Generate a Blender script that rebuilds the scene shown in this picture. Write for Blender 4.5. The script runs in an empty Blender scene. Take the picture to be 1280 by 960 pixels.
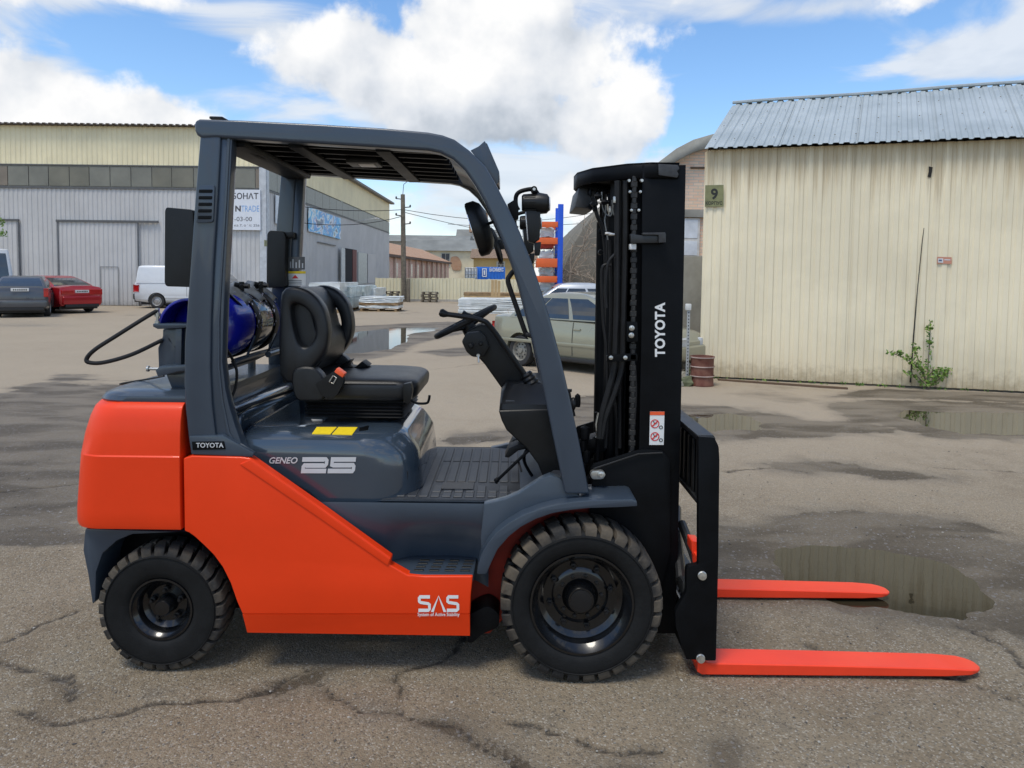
import bpy, bmesh, math, random
import numpy as np
from mathutils import Vector, Matrix, Quaternion
from mathutils.bvhtree import BVHTree
random.seed(7)
R = math.radians
scene = bpy.context.scene
COL = scene.collection

# ------------------------------------------------------------------ camera, sky, sun
F = 880.0; CU, HV = 640.0, 345.0
PITCH = R(3.2); ROLL = 0.0115
CV = HV + F * math.tan(PITCH)          # row of the optical axis (lens shift)
CAM = Vector((0, 0, 1.648))
ROT = Matrix.Rotation(math.pi / 2 - PITCH, 3, 'X') @ Matrix.Rotation(ROLL, 3, 'Z')
cd = bpy.data.cameras.new('camera'); cam = bpy.data.objects.new('camera', cd); COL.objects.link(cam)
cam.location = CAM; cam.rotation_euler = ROT.to_euler()
cd.sensor_width = 36.0; cd.lens = 36.0 * F / 1280.0
cd.shift_y = (CV - 480.0) / 1280.0
cd.clip_start = 0.05; cd.clip_end = 3000
scene.camera = cam

def ray(u, v):
    return ROT @ Vector(((u - CU) / F, -(v - CV) / F, -1.0))
def W(u, v, Y):
    d = ray(u, v); return CAM + d * (Y / d.y)
def GP(u, v, z=0.0):
    d = ray(u, v); return CAM + d * ((z - CAM.z) / d.z)
def XZ(pts, Y):
    return [(p.x, p.z) for p in (W(u, v, Y) for u, v in pts)]

def hx(u, v, y): return W(u, v, y).x
def hz(u, v, y): return W(u, v, y).z

SUN_EL, SUN_AZ = R(66), R(215)          # azimuth from +Y towards +X
world = bpy.data.worlds.new('World'); scene.world = world; world.use_nodes = True
sun_d = bpy.data.lights.new('sun', 'SUN'); sun = bpy.data.objects.new('sun', sun_d); COL.objects.link(sun)
sdir = Vector((math.sin(SUN_AZ) * math.cos(SUN_EL), math.cos(SUN_AZ) * math.cos(SUN_EL), math.sin(SUN_EL)))
sun.rotation_euler = (-sdir).to_track_quat('-Z', 'Y').to_euler()
sun_d.energy = 2.3; sun_d.angle = R(18); sun_d.color = (1.0, 0.94, 0.83)

def build_world():
    nt = world.node_tree; N = nt.nodes; L = nt.links; N.clear()
    def node(t, **k):
        n = N.new(t)
        for a, b in k.items(): setattr(n, a, b)
        return n
    def m(op, a, b=None, clamp=False):
        n = node('ShaderNodeMath', operation=op); n.use_clamp = clamp
        for i, x in enumerate((a, b)):
            if x is None: continue
            if isinstance(x, (int, float)): n.inputs[i].default_value = x
            else: L.new(x, n.inputs[i])
        return n.outputs[0]
    def vm(op, a, b):
        n = node('ShaderNodeVectorMath', operation=op)
        for i, x in enumerate((a, b)):
            if isinstance(x, (tuple, Vector)): n.inputs[i].default_value = tuple(x)
            else: L.new(x, n.inputs[i])
        return n
    def noise(vec, scale, detail, rough=0.55, dist=0.0):
        n = node('ShaderNodeTexNoise'); n.inputs['Scale'].default_value = scale
        n.inputs['Detail'].default_value = detail; n.inputs['Roughness'].default_value = rough
        n.inputs['Distortion'].default_value = dist; L.new(vec, n.inputs['Vector']); return n.outputs['Fac']
    def ss(x, lo, hi):
        n = node('ShaderNodeMapRange', interpolation_type='SMOOTHSTEP'); L.new(x, n.inputs['Value'])
        n.inputs['From Min'].default_value = lo; n.inputs['From Max'].default_value = hi; return n.outputs[0]
    tc = node('ShaderNodeTexCoord'); d = tc.outputs['Generated']
    sep = node('ShaderNodeSeparateXYZ'); L.new(d, sep.inputs[0]); dz = sep.outputs['Z']
    sky = node('ShaderNodeTexSky', sky_type='NISHITA'); sky.sun_disc = False
    sky.sun_elevation = SUN_EL; sky.sun_rotation = SUN_AZ; sky.air_density = 1.0; sky.dust_density = 0.4; sky.ozone_density = 2.5
    hs = node('ShaderNodeHueSaturation'); hs.inputs['Saturation'].default_value = 1.14; hs.inputs['Value'].default_value = SKYV
    L.new(sky.outputs[0], hs.inputs['Color'])
    # noises: billowy for heaps, stretched for the thin sheets
    nb = noise(d, 7.5, 9, 0.56)
    nb2 = noise(vm('ADD', d, (-0.022, -0.004, 0.030)).outputs[0], 7.5, 5, 0.5)
    nbs = noise(d, 7.5, 5, 0.5)
    flat = vm('MULTIPLY', d, (1.0, 1.0, 3.6)).outputs[0]
    nf = noise(flat, 3.4, 8, 0.52, 0.6)
    nf2 = noise(vm('ADD', flat, (-0.03, 0, 0.07)).outputs[0], 3.4, 8, 0.52, 0.6)
    def heap(blobs):
        out = None
        for u, v, ru, rv, w in blobs:
            c = ray(u, v).normalized()
            df = vm('SUBTRACT', d, c).outputs[0]
            sc = vm('MULTIPLY', df, (F / ru, F / (0.5 * (ru + rv)), F / rv)).outputs[0]
            ln = node('ShaderNodeVectorMath', operation='LENGTH'); L.new(sc, ln.inputs[0])
            f = m('MULTIPLY', m('SUBTRACT', 1.0, ln.outputs['Value']), w)
            out = f if out is None else m('MAXIMUM', out, f)
        return out
    big = heap([(455, 80, 120, 72, 1), (585, 45, 110, 90, 1), (690, 75, 125, 88, 1), (600, 120, 210, 75, 1), (745, 145, 95, 62, 1)])
    low = heap([(30, 130, 150, 55, 1), (165, 158, 110, 48, 1), (30, 110, 60, 50, 1), (690, 245, 120, 40, .6)])
    hp = m('MAXIMUM', big, low)
    clear0 = heap([(240, 175, 130, 50, 1.2), (170, 60, 180, 50, 1.1), (960, 110, 160, 120, 1.4), (900, 40, 80, 40, 1), (1060, 75, 160, 60, 1.0), (1150, 120, 200, 80, 1), (690, 20, 60, 30, .6)])
    hp = m('MAXIMUM', hp, m('SUBTRACT', -0.02, m('MULTIPLY', m('MAXIMUM', clear0, 0.0), 0.9)))
    cum = m('ADD', hp, m('MULTIPLY', m('SUBTRACT', nb, 0.5), 2.4))
    m_cum = ss(cum, -0.02, 0.30)
    # thin layer everywhere, denser low down, with clear windows
    clear = heap([(240, 175, 120, 45, 1.0), (170, 60, 170, 45, .9), (960, 110, 130, 110, 1.3), (900, 40, 60, 30, .8), (1060, 75, 110, 40, .8), (690, 20, 60, 30, .6)])
    thin = m('ADD', nf, m('MULTIPLY', m('SUBTRACT', 0.34, dz), 0.10))
    thin = m('SUBTRACT', thin, m('MULTIPLY', m('MAXIMUM', clear, 0.0), 0.15))
    haze = heap([(330, 60, 160, 70, .7), (640, 250, 330, 110, .75), (60, 75, 130, 26, .8), (1180, 70, 190, 32, .9), (1130, 165, 260, 30, .6), (1010, 14, 150, 20, .9)])
    thin = m('ADD', thin, m('MULTIPLY', m('MAXIMUM', haze, 0.0), 0.17))
    m_thin = m('MULTIPLY', ss(thin, 0.47, 0.64), 0.86)
    # light on the heaps: tops lit from the upper left, flat grey undersides
    lit = m('ADD', m('MULTIPLY', m('SUBTRACT', nbs, nb2), 1.9), 0.72)
    base = heap([(600, 172, 260, 82, 1), (505, 140, 110, 50, .8), (770, 190, 130, 45, .7)])
    lit = m('SUBTRACT', lit, m('MULTIPLY', ss(base, 0.0, 0.85), 0.42))
    lit = m('ADD', lit, m('MULTIPLY', m('SUBTRACT', nb, 0.5), 0.35), True)
    ramp = node('ShaderNodeValToRGB'); L.new(lit, ramp.inputs[0]); e = ramp.color_ramp.elements
    e[0].position = 0.05; e[0].color = (0.47, 0.53, 0.61, 1)
    e[1].position = 0.85; e[1].color = (1.0, 1.0, 1.0, 1)
    x = ramp.color_ramp.elements.new(0.42); x.color = (0.74, 0.78, 0.84, 1)
    lit2 = m('ADD', m('MULTIPLY', m('SUBTRACT', nf, nf2), 2.0), 0.6, True)
    ramp2 = node('ShaderNodeValToRGB'); L.new(lit2, ramp2.inputs[0]); e = ramp2.color_ramp.elements
    e[0].position = 0.1; e[0].color = (0.60, 0.67, 0.77, 1); e[1].position = 0.8; e[1].color = (0.86, 0.90, 0.95, 1)
    def mix(f, a, b):
        n = node('ShaderNodeMix', data_type='RGBA'); L.new(f, n.inputs[0]); L.new(a, n.inputs[6]); L.new(b, n.inputs[7]); return n.outputs[2]
    sc10 = node('ShaderNodeVectorMath', operation='SCALE'); sc10.inputs[3].default_value = CLOUDV
    c = mix(m_thin, sky_out(node, L, hs), scale_col(node, L, ramp2.outputs[0], CLOUDV * 0.96))
    c = mix(m_cum, c, scale_col(node, L, ramp.outputs[0], CLOUDV))
    # a little milky air low on the horizon
    bg = node('ShaderNodeBackground'); bg.inputs['Strength'].default_value = 0.1
    L.new(c, bg.inputs['Color']); o = node('ShaderNodeOutputWorld'); L.new(bg.outputs[0], o.inputs['Surface'])
def sky_out(node, L, hs): return hs.outputs[0]
def scale_col(node, L, c, s):
    n = node('ShaderNodeVectorMath', operation='SCALE'); n.inputs[3].default_value = s; L.new(c, n.inputs[0]); return n.outputs[0]
SKYV = 2.05; CLOUDV = 10.0
build_world()
vs = scene.view_settings; vs.view_transform = 'Standard'; vs.look = 'None'; vs.gamma = 1; vs.exposure = 0.0; vs.use_curve_mapping = False
scene.cycles.max_bounces = 6; scene.cycles.diffuse_bounces = 3; scene.cycles.glossy_bounces = 3
scene.cycles.transmission_bounces = 4; scene.cycles.caustics_reflective = False; scene.cycles.caustics_refractive = False
scene.cycles.use_denoising = True

# ------------------------------------------------------------------ materials
MATS = {}
def mat(name, col, rough=0.6, metal=0.0, var=0.12, vs_=6.0, bump=0.0, bs=60.0, coat=0.0, spec=0.5, col2=None, spread=(0.35, 0.65), stretch=(1, 1, 1), coord='Object', rvar=0.08, trans=0.0, dist=0.0):
    if name in MATS: return MATS[name]
    m = bpy.data.materials.new(name); m.use_nodes = True; MATS[name] = m
    nt = m.node_tree; N = nt.nodes; L = nt.links; b = N['Principled BSDF']
    b.inputs['Roughness'].default_value = rough; b.inputs['Metallic'].default_value = metal
    b.inputs['Coat Weight'].default_value = coat; b.inputs['Coat Roughness'].default_value = 0.06
    b.inputs['Specular IOR Level'].default_value = spec
    b.inputs['Transmission Weight'].default_value = trans
    tc = N.new('ShaderNodeTexCoord'); mp = N.new('ShaderNodeMapping'); mp.inputs['Scale'].default_value = stretch
    L.new(tc.outputs[coord], mp.inputs[0])
    n = N.new('ShaderNodeTexNoise'); n.inputs['Scale'].default_value = vs_; n.inputs['Detail'].default_value = 7; n.inputs['Roughness'].default_value = 0.6
    n.inputs['Distortion'].default_value = dist
    L.new(mp.outputs[0], n.inputs['Vector'])
    r = N.new('ShaderNodeValToRGB'); e = r.color_ramp.elements
    e[0].position, e[1].position = spread
    c2 = col2 if col2 else tuple(min(1, c * (1 + var)) for c in col)
    c1 = tuple(c * (1 - var) for c in col) if not col2 else col
    e[0].color = (*c1, 1); e[1].color = (*c2, 1)
    L.new(n.outputs['Fac'], r.inputs[0]); L.new(r.outputs[0], b.inputs['Base Color'])
    mr = N.new('ShaderNodeMapRange'); mr.inputs['To Min'].default_value = max(0.02, rough - rvar); mr.inputs['To Max'].default_value = min(1, rough + rvar)
    L.new(n.outputs['Fac'], mr.inputs['Value']); L.new(mr.outputs[0], b.inputs['Roughness'])
    if bump:
        n2 = N.new('ShaderNodeTexNoise'); n2.inputs['Scale'].default_value = bs; n2.inputs['Detail'].default_value = 6
        L.new(mp.outputs[0], n2.inputs['Vector'])
        bp = N.new('ShaderNodeBump'); bp.inputs['Strength'].default_value = bump; bp.inputs['Distance'].default_value = 0.01
        L.new(n2.outputs['Fac'], bp.inputs['Height']); L.new(bp.outputs[0], b.inputs['Normal'])
    return m

RED = mat('red_orange_paint', (0.82, 0.046, 0.004), 0.46, var=0.04, vs_=3, spec=.3, coat=0.10, bump=0.02, bs=220, rvar=0.05)
FORKRED = mat('fork_orange_paint', (0.86, 0.055, 0.018), 0.45, spec=.3, var=0.05, vs_=4, coat=0.2, bump=0.03, bs=60)
SLATE = mat('slate_paint', (0.036, 0.051, 0.072), 0.34, spec=.45, var=0.06, vs_=4, coat=0.35, bump=0.02, bs=160, rvar=0.06)
SLATEG = mat('slate_gloss_paint', (0.035, 0.051, 0.071), 0.19, var=0.06, vs_=3, coat=1.0, rvar=0.04)
BLACKP = mat('black_paint', (0.0035, 0.004, 0.005), 0.45, var=0.25, vs_=8, bump=0.04, bs=90, spec=0.13)
BLACKR = mat('black_rubber', (0.009, 0.009, 0.0095), 0.55, spec=.35, var=0.25, vs_=20, bump=0.1, bs=150)
BLACKPL = mat('black_plastic', (0.006, 0.0065, 0.007), 0.40, spec=.35, var=0.2, vs_=20, bump=0.08, bs=300)
VINYL = mat('seat_vinyl', (0.011, 0.012, 0.0135), 0.40, spec=.45, var=0.2, vs_=12, bump=0.12, bs=350)
MATGREY = mat('floor_mat_rubber', (0.030, 0.034, 0.041), 0.5, var=0.2, vs_=14, bump=0.12, bs=240)
STEEL = mat('zinc_steel', (0.55, 0.54, 0.50), 0.35, metal=0.85, var=0.15, vs_=30)
GREYMETAL = mat('grey_metal', (0.25, 0.25, 0.25), 0.45, metal=0.5, var=0.15, vs_=20)
BLUETANK = mat('tank_blue', (0.007, 0.012, 0.30), 0.25, var=0.1, vs_=9, coat=0.6)
WHITE = mat('white_print', (0.78, 0.78, 0.76), 0.5, var=0.03)
SILVERPR = mat('silver_print', (0.62, 0.63, 0.64), 0.4, metal=0.2, var=0.03)
YELLOW = mat('yellow_sticker', (0.85, 0.62, 0.02), 0.45, var=0.05, vs_=60)
ORANGE = mat('orange_plastic', (0.85, 0.11, 0.03), 0.45, var=0.05)
REDPR = mat('red_print', (0.65, 0.03, 0.03), 0.5, var=0.05)
LENS = mat('lamp_lens', (0.55, 0.57, 0.6), 0.12, var=0.1, coat=0.6)
MIRROR = mat('mirror_glass', (0.75, 0.78, 0.82), 0.03, metal=1.0, var=0.02)
GLASS = mat('car_glass', (0.020, 0.026, 0.032), 0.06, var=0.2, coat=1.0, rvar=0.02)
WINDOW = mat('window_glass', (0.05, 0.065, 0.08), 0.1, var=0.4, vs_=0.8, coat=0.8)
WINLIGHT = mat('frosted_window', (0.68, 0.72, 0.76), 0.3, var=0.12, vs_=3)

# ------------------------------------------------------------------ geometry helpers
def fillet(poly, r, n=3, only=None):
    out = []; N_ = len(poly)
    for i, p in enumerate(poly):
        p = Vector(p); a = Vector(poly[i - 1]); b = Vector(poly[(i + 1) % N_])
        if only is not None and i not in only: out.append(tuple(p)); continue
        da, db = a - p, b - p
        t = min(r, da.length * 0.45, db.length * 0.45)
        p0 = p + da.normalized() * t; p1 = p + db.normalized() * t
        for k in range(n + 1):
            s = k / n; out.append(tuple(p0 * (1 - s) ** 2 + p * 2 * s * (1 - s) + p1 * s * s))
    return out
def catmull(pts, n=6, closed=False):
    P = [Vector(p) for p in pts]; out = []; k = len(P)
    rng = range(k) if closed else range(k - 1)
    for i in rng:
        p0 = P[(i - 1) % k] if closed or i > 0 else P[0] * 2 - P[1]
        p1 = P[i]; p2 = P[(i + 1) % k]
        p3 = P[(i + 2) % k] if closed or i < k - 2 else P[-1] * 2 - P[-2]
        for j in range(n):
            t = j / n
            out.append(0.5 * ((2 * p1) + (p2 - p0) * t + (2 * p0 - 5 * p1 + 4 * p2 - p3) * t * t + (3 * p1 - p0 - 3 * p2 + p3) * t ** 3))
    if not closed: out.append(P[-1].copy())
    return out

class G:
    """collects shapes, then links them as one mesh object"""
    def __init__(s): s.bm = bmesh.new(); s.mi = 0
    def _add(s, tmp, M=None):
        if M is not None: bmesh.ops.transform(tmp, matrix=M, verts=tmp.verts)
        vm_ = {}
        for v in tmp.verts: vm_[v] = s.bm.verts.new(v.co)
        for f in tmp.faces:
            try: nf = s.bm.faces.new([vm_[v] for v in f.verts]); nf.material_index = s.mi
            except ValueError: pass
        tmp.free(); return s
    def box(s, x0, x1, y0, y1, z0, z1, bev=0.0, seg=2, M=None):
        t = bmesh.new(); bmesh.ops.create_cube(t, size=1)
        for v in t.verts:
            v.co = Vector(((x0 + x1) / 2 + v.co.x * (x1 - x0), (y0 + y1) / 2 + v.co.y * (y1 - y0), (z0 + z1) / 2 + v.co.z * (z1 - z0)))
        if bev: bmesh.ops.bevel(t, geom=list(t.edges), offset=bev, segments=seg, affect='EDGES', profile=0.6)
        return s._add(t, M)
    def prism(s, poly, y0, y1, bev=0.0, seg=2, axis='Y', M=None, ang=25, taper=None):
        """outline (a,b) extruded along axis: Y -> (a, y, b); Z -> (a, b, z); X -> (x, a, b)"""
        t = bmesh.new()
        def mk(a, b, c):
            if axis == 'Y': return (a, c, b)
            if axis == 'Z': return (a, b, c)
            return (c, a, b)
        p1 = poly if taper is None else taper
        v0 = [t.verts.new(mk(a, b, y0)) for a, b in poly]; v1 = [t.verts.new(mk(a, b, y1)) for a, b in p1]
        k = len(poly); t.faces.new(v0); t.faces.new(v1[::-1])
        for i in range(k): t.faces.new((v0[i], v0[i - 1], v1[i - 1], v1[i]))
        bmesh.ops.recalc_face_normals(t, faces=t.faces)
        if bev:
            ge = [e for e in t.edges if len(e.link_faces) == 2 and e.calc_face_angle(0) > R(ang)]
            bmesh.ops.bevel(t, geom=ge, offset=bev, segments=seg, affect='EDGES', profile=0.6, clamp_overlap=True)
        return s._add(t, M)
    def tube(s, path, r, n=8, closed=False, M=None):
        P = [Vector(p) for p in path]; t = bmesh.new(); rings = []; k = len(P)
        rr = r if isinstance(r, (list, tuple)) else [r] * k
        up = None
        for i in range(k):
            if closed: tg = P[(i + 1) % k] - P[i - 1]
            else: tg = P[min(i + 1, k - 1)] - P[max(i - 1, 0)]
            if tg.length < 1e-9: tg = Vector((0, 0, 1))
            tg.normalize()
            if up is None:
                a = Vector((0, 0, 1)) if abs(tg.z) < 0.9 else Vector((1, 0, 0)); up = (a - tg * a.dot(tg)).normalized()
            else:
                up = up - tg * up.dot(tg)
                up = up.normalized() if up.length > 1e-6 else tg.orthogonal().normalized()
            sd = tg.cross(up)
            rings.append([t.verts.new(P[i] + (up * math.cos(2 * math.pi * j / n) + sd * math.sin(2 * math.pi * j / n)) * rr[i]) for j in range(n)])
        for i in range(k if closed else k - 1):
            a, b = rings[i], rings[(i + 1) % k]
            for j in range(n): t.faces.new((a[j], a[(j + 1) % n], b[(j + 1) % n], b[j]))
        if not closed: t.faces.new(rings[0][::-1]); t.faces.new(rings[-1])
        bmesh.ops.recalc_face_normals(t, faces=t.faces)
        return s._add(t, M)
    def curve(s, pts, r, n=8, sub=6, closed=False, M=None): return s.tube(catmull(pts, sub, closed), r, n, closed, M)
    def lathe(s, prof, c, axis='Y', n=32, M=None, cap=True):
        """prof: (radius, offset along axis)"""
        t = bmesh.new(); rings = []
        c = Vector(c)
        for r, a in prof:
            rg = []
            for j in range(n):
                w = 2 * math.pi * j / n; p, q = r * math.cos(w), r * math.sin(w)
                co = {'Y': Vector((p, a, q)), 'Z': Vector((p, q, a)), 'X': Vector((a, p, q))}[axis]
                rg.append(t.verts.new(c + co))
            rings.append(rg)
        for a, b in zip(rings, rings[1:]):
            for j in range(n): t.faces.new((a[j], a[(j + 1) % n], b[(j + 1) % n], b[j]))
        if cap: t.faces.new(rings[0][::-1]); t.faces.new(rings[-1])
        bmesh.ops.recalc_face_normals(t, faces=t.faces)
        return s._add(t, M)
    def loft(s, rings, cap=True, M=None):
        t = bmesh.new(); V = [[t.verts.new(p) for p in rg] for rg in rings]; n = len(rings[0])
        for a, b in zip(V, V[1:]):
            for j in range(n): t.faces.new((a[j], a[(j + 1) % n], b[(j + 1) % n], b[j]))
        if cap: t.faces.new(V[0][::-1]); t.faces.new(V[-1])
        bmesh.ops.recalc_face_normals(t, faces=t.faces)
        return s._add(t, M)
    def plan(s, secs, n=5, M=None):
        """secs: (z, x0, x1, y0, y1, r_back, r_front) rounded plan sections stacked in z"""
        rings = []
        for z, x0, x1, y0, y1, rb, rf in secs:
            rg = []
            for cx, cy, r, a0 in ((x1 - rf, y1 - rf, rf, 0), (x0 + rb, y1 - rb, rb, 90), (x0 + rb, y0 + rb, rb, 180), (x1 - rf, y0 + rf, rf, 270)):
                for k in range(n + 1):
                    w = R(a0 + 90 * k / n); rg.append((cx + r * math.cos(w), cy + r * math.sin(w), z))
            rings.append(rg)
        return s.loft(rings, M=M)
    def quad(s, pts):
        vs_ = [s.bm.verts.new(p) for p in pts]; f = s.bm.faces.new(vs_); f.material_index = s.mi; return s
    def grid(s, rows):
        V = [[s.bm.verts.new(p) for p in r] for r in rows]
        for a, b in zip(V, V[1:]):
            for j in range(len(a) - 1): f = s.bm.faces.new((a[j], a[j + 1], b[j + 1], b[j])); f.material_index = s.mi
        return s
    def blob(s, c, rad, sub=2, amp=0.15, M=None, seed=0):
        from mathutils import noise as mn
        t = bmesh.new(); bmesh.ops.create_icosphere(t, subdivisions=sub, radius=1)
        for v in t.verts:
            k = 1 + amp * mn.noise(v.co * 1.7 + Vector((seed * 3.1, seed, 0)))
            v.co = Vector((v.co.x * rad[0] * k + c[0], v.co.y * rad[1] * k + c[1], v.co.z * rad[2] * k + c[2]))
        return s._add(t, M)
    def build(s, name, m, parent=None, local=False, smooth=True, ang=32, label=None, cat=None, group=None, kind=None, origin=None):
        me = bpy.data.meshes.new(name)
        off = Vector((0, 0, 0))
        if parent is not None and not local: off = ORG[root_of(parent).name]
        if parent is None and origin is not None: off = Vector(origin)
        if off.length: bmesh.ops.translate(s.bm, verts=s.bm.verts, vec=-off)
        s.bm.to_mesh(me); s.bm.free()
        for x in (m if isinstance(m, (list, tuple)) else [m]): me.materials.append(x)
        if smooth:
            me.polygons.foreach_set('use_smooth', [True] * len(me.polygons)); me.set_sharp_from_angle(angle=R(ang))
        o = bpy.data.objects.new(name, me); COL.objects.link(o)
        if parent is not None: o.parent = parent
        elif origin is not None: o.location = origin
        ORG[o.name] = off if parent is None else Vector((0, 0, 0))
        tag(o, label, cat, group, kind)
        return o
ORG = {}
def root_of(o):
    while o.parent is not None: o = o.parent
    return o
def tag(o, label=None, cat=None, group=None, kind=None):
    if label: o['label'] = label
    if cat: o['category'] = cat
    if group: o['group'] = group
    if kind: o['kind'] = kind
    return o
def thing(name, loc, label, cat, group=None, rz=0.0):
    o = bpy.data.objects.new(name, None); COL.objects.link(o); o.empty_display_size = 0.2
    o.location = loc; o.rotation_euler = (0, 0, rz); ORG[o.name] = Vector(loc)
    return tag(o, label, cat, group)
def copy_tree(o, parent=None):
    c = o.copy(); COL.objects.link(c); c.parent = parent
    for ch in list(o.children): copy_tree(ch, c)
    return c
def text_mesh(body, shear=0.0, bold=0.0, spacing=1.0):
    cu = bpy.data.curves.new('t', 'FONT'); cu.body = body; cu.size = 1; cu.shear = shear; cu.offset = bold; cu.space_character = spacing
    cu.resolution_u = 3
    o = bpy.data.objects.new('t', cu); COL.objects.link(o)
    dg = bpy.context.evaluated_depsgraph_get(); dg.update()
    me = bpy.data.meshes.new_from_object(o.evaluated_get(dg))
    bpy.data.objects.remove(o); bpy.data.curves.remove(cu)
    return me
def lettering(name, body, fn, m, parent, shear=0.0, bold=0.0, spacing=1.0, local=False, **k):
    """fn maps (a,b) in the unit square to a point in the place"""
    me = text_mesh(body, shear, bold, spacing)
    n = len(me.vertices); co = np.empty(n * 3); me.vertices.foreach_get('co', co); co = co.reshape(-1, 3)
    mn, mx = co.min(0), co.max(0); g = G()
    vs_ = [g.bm.verts.new(fn((c[0] - mn[0]) / (mx[0] - mn[0]), (c[1] - mn[1]) / (mx[1] - mn[1]))) for c in co]
    for p in me.polygons:
        try: g.bm.faces.new([vs_[i] for i in p.vertices])
        except ValueError: pass
    bpy.data.meshes.remove(me)
    return g.build(name, m, parent, local=local, smooth=False, **k)
def ribbon(g, pts, w, fn):
    """flat stroke along a polyline in (a,b), mitred; w = half width in each direction (wa, wb)"""
    P = [Vector(p) for p in pts]; L_, R_ = [], []
    for i, p in enumerate(P):
        d0 = (p - P[i - 1]).normalized() if i else None; d1 = (P[i + 1] - p).normalized() if i < len(P) - 1 else None
        n0 = Vector((-d0.y, d0.x)) if d0 else None; n1 = Vector((-d1.y, d1.x)) if d1 else None
        if n0 is None: n = n1
        elif n1 is None: n = n0
        else:
            n = n0 + n1; n = n / max(0.3, n.dot(n0))
        q = Vector((n.x * w[0], n.y * w[1])); L_.append(p + q); R_.append(p - q)
    a = [g.bm.verts.new(fn(*p)) for p in L_]; b = [g.bm.verts.new(fn(*p)) for p in R_]
    for i in range(len(P) - 1): g.bm.faces.new((a[i], a[i + 1], b[i + 1], b[i]))
def boolean_cut(o, cutter_g):
    me2 = bpy.data.meshes.new('c'); cutter_g.bm.to_mesh(me2); cutter_g.bm.free()
    c = bpy.data.objects.new('c', me2); COL.objects.link(c); c.location = -ORG[root_of(o).name] + root_of(o).location * 1.0 if False else (0, 0, 0)
    # the part's vertices are relative to its root
    me2.transform(Matrix.Translation(-ORG[root_of(o).name])); c.parent = o.parent
    md = o.modifiers.new('cut', 'BOOLEAN'); md.object = c; md.operation = 'DIFFERENCE'; md.solver = 'EXACT'
    dg = bpy.context.evaluated_depsgraph_get(); dg.update()
    me = bpy.data.meshes.new_from_object(o.evaluated_get(dg)); o.modifiers.remove(md)
    old = o.data; o.data = me; bpy.data.objects.remove(c)
    me.set_sharp_from_angle(angle=R(30)); me.name = old.name
    return o
def drape(objs, pts, lift=0.0015):
    """points of the picture carried onto the surface of objs"""
    out = []
    for u, v in pts:
        d = ray(u, v).normalized(); best = None
        for tree, off in objs:
            hit = tree.ray_cast(CAM - off, d)
            if hit[0] is not None and (best is None or hit[3] < best[3]): best = (hit[0] + off, hit[1], hit[2], hit[3])
        n = best[1] if best[1].dot(d) < 0 else -best[1]
        out.append(best[0] + n * lift)
    return out
def tree_of(o):
    me = o.data; b = bmesh.new(); b.from_mesh(me); t = BVHTree.FromBMesh(b); b.free(); return (t, ORG[root_of(o).name])
# ------------------------------------------------------------------ GROUND
def fbm2(x, y, seed=0, octs=5, lac=2.0, gain=0.5):
    """value noise on numpy arrays"""
    out = np.zeros_like(x); amp = 1.0; tot = 0
    for o in range(octs):
        xi, yi = np.floor(x).astype(np.int64), np.floor(y).astype(np.int64); fx, fy = x - xi, y - yi
        fx = fx * fx * (3 - 2 * fx); fy = fy * fy * (3 - 2 * fy)
        def h(a, b):
            n = (a * 374761393 + b * 668265263 + (seed + o) * 974634777) & 0xffffffff
            n = ((n ^ (n >> 13)) * 1274126177) & 0xffffffff; n = n ^ (n >> 16)
            return (n & 0xffff) / 65535.0
        v = (h(xi, yi) * (1 - fx) + h(xi + 1, yi) * fx) * (1 - fy) + (h(xi, yi + 1) * (1 - fx) + h(xi + 1, yi + 1) * fx) * fy
        out += v * amp; tot += amp; amp *= gain; x = x * lac + 17.3; y = y * lac - 9.1
    return out / tot
def sdf(px, py, poly):
    """signed distance, negative inside"""
    d = np.full(px.shape, 1e9); ins = np.zeros(px.shape, bool); n = len(poly)
    for i in range(n):
        x0, y0 = poly[i - 1]; x1, y1 = poly[i]
        ex, ey = x1 - x0, y1 - y0; L2 = ex * ex + ey * ey + 1e-12
        t = np.clip(((px - x0) * ex + (py - y0) * ey) / L2, 0, 1)
        d = np.minimum(d, np.hypot(px - x0 - t * ex, py - y0 - t * ey))
        c = (y0 > py) != (y1 > py)
        with np.errstate(divide='ignore', invalid='ignore'): ins ^= c & (px < ex * (py - y0) / (ey if abs(ey) > 1e-12 else 1e-12) + x0)
    return np.where(ins, -d, d)
def seg_d(px, py, line):
    d = np.full(px.shape, 1e9)
    for (x0, y0), (x1, y1) in zip(line, line[1:]):
        ex, ey = x1 - x0, y1 - y0; t = np.clip(((px - x0) * ex + (py - y0) * ey) / (ex * ex + ey * ey + 1e-12), 0, 1)
        d = np.minimum(d, np.hypot(px - x0 - t * ex, py - y0 - t * ey))
    return d
def gpoly(pts): return [(p.x, p.y) for p in (GP(u, v) for u, v in pts)]
PUD = {
 'right': gpoly([(958, 700), (965, 686), (1000, 681), (1070, 683), (1130, 690), (1180, 704), (1215, 724), (1232, 745), (1222, 762), (1180, 769), (1120, 765), (1060, 757), (1010, 745), (972, 728)]),
 'mid': gpoly([(845, 528), (858, 517), (905, 517), (940, 522), (958, 530), (945, 538), (905, 541), (860, 543), (845, 540)]),
 'far': gpoly([(1118, 519), (1140, 513), (1200, 515), (1300, 518), (1420, 522), (1420, 545), (1330, 545), (1270, 542), (1200, 540), (1150, 531)]),
 'left': gpoly([(436, 425), (446, 415), (480, 411), (520, 409), (548, 410), (540, 414), (510, 418), (508, 428), (488, 436), (455, 441), (430, 442), (410, 448), (408, 436)]),
}
def lin(a, b, n, e=1.0): return list(a + (b - a) * (np.linspace(0, 1, n) ** e))
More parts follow.
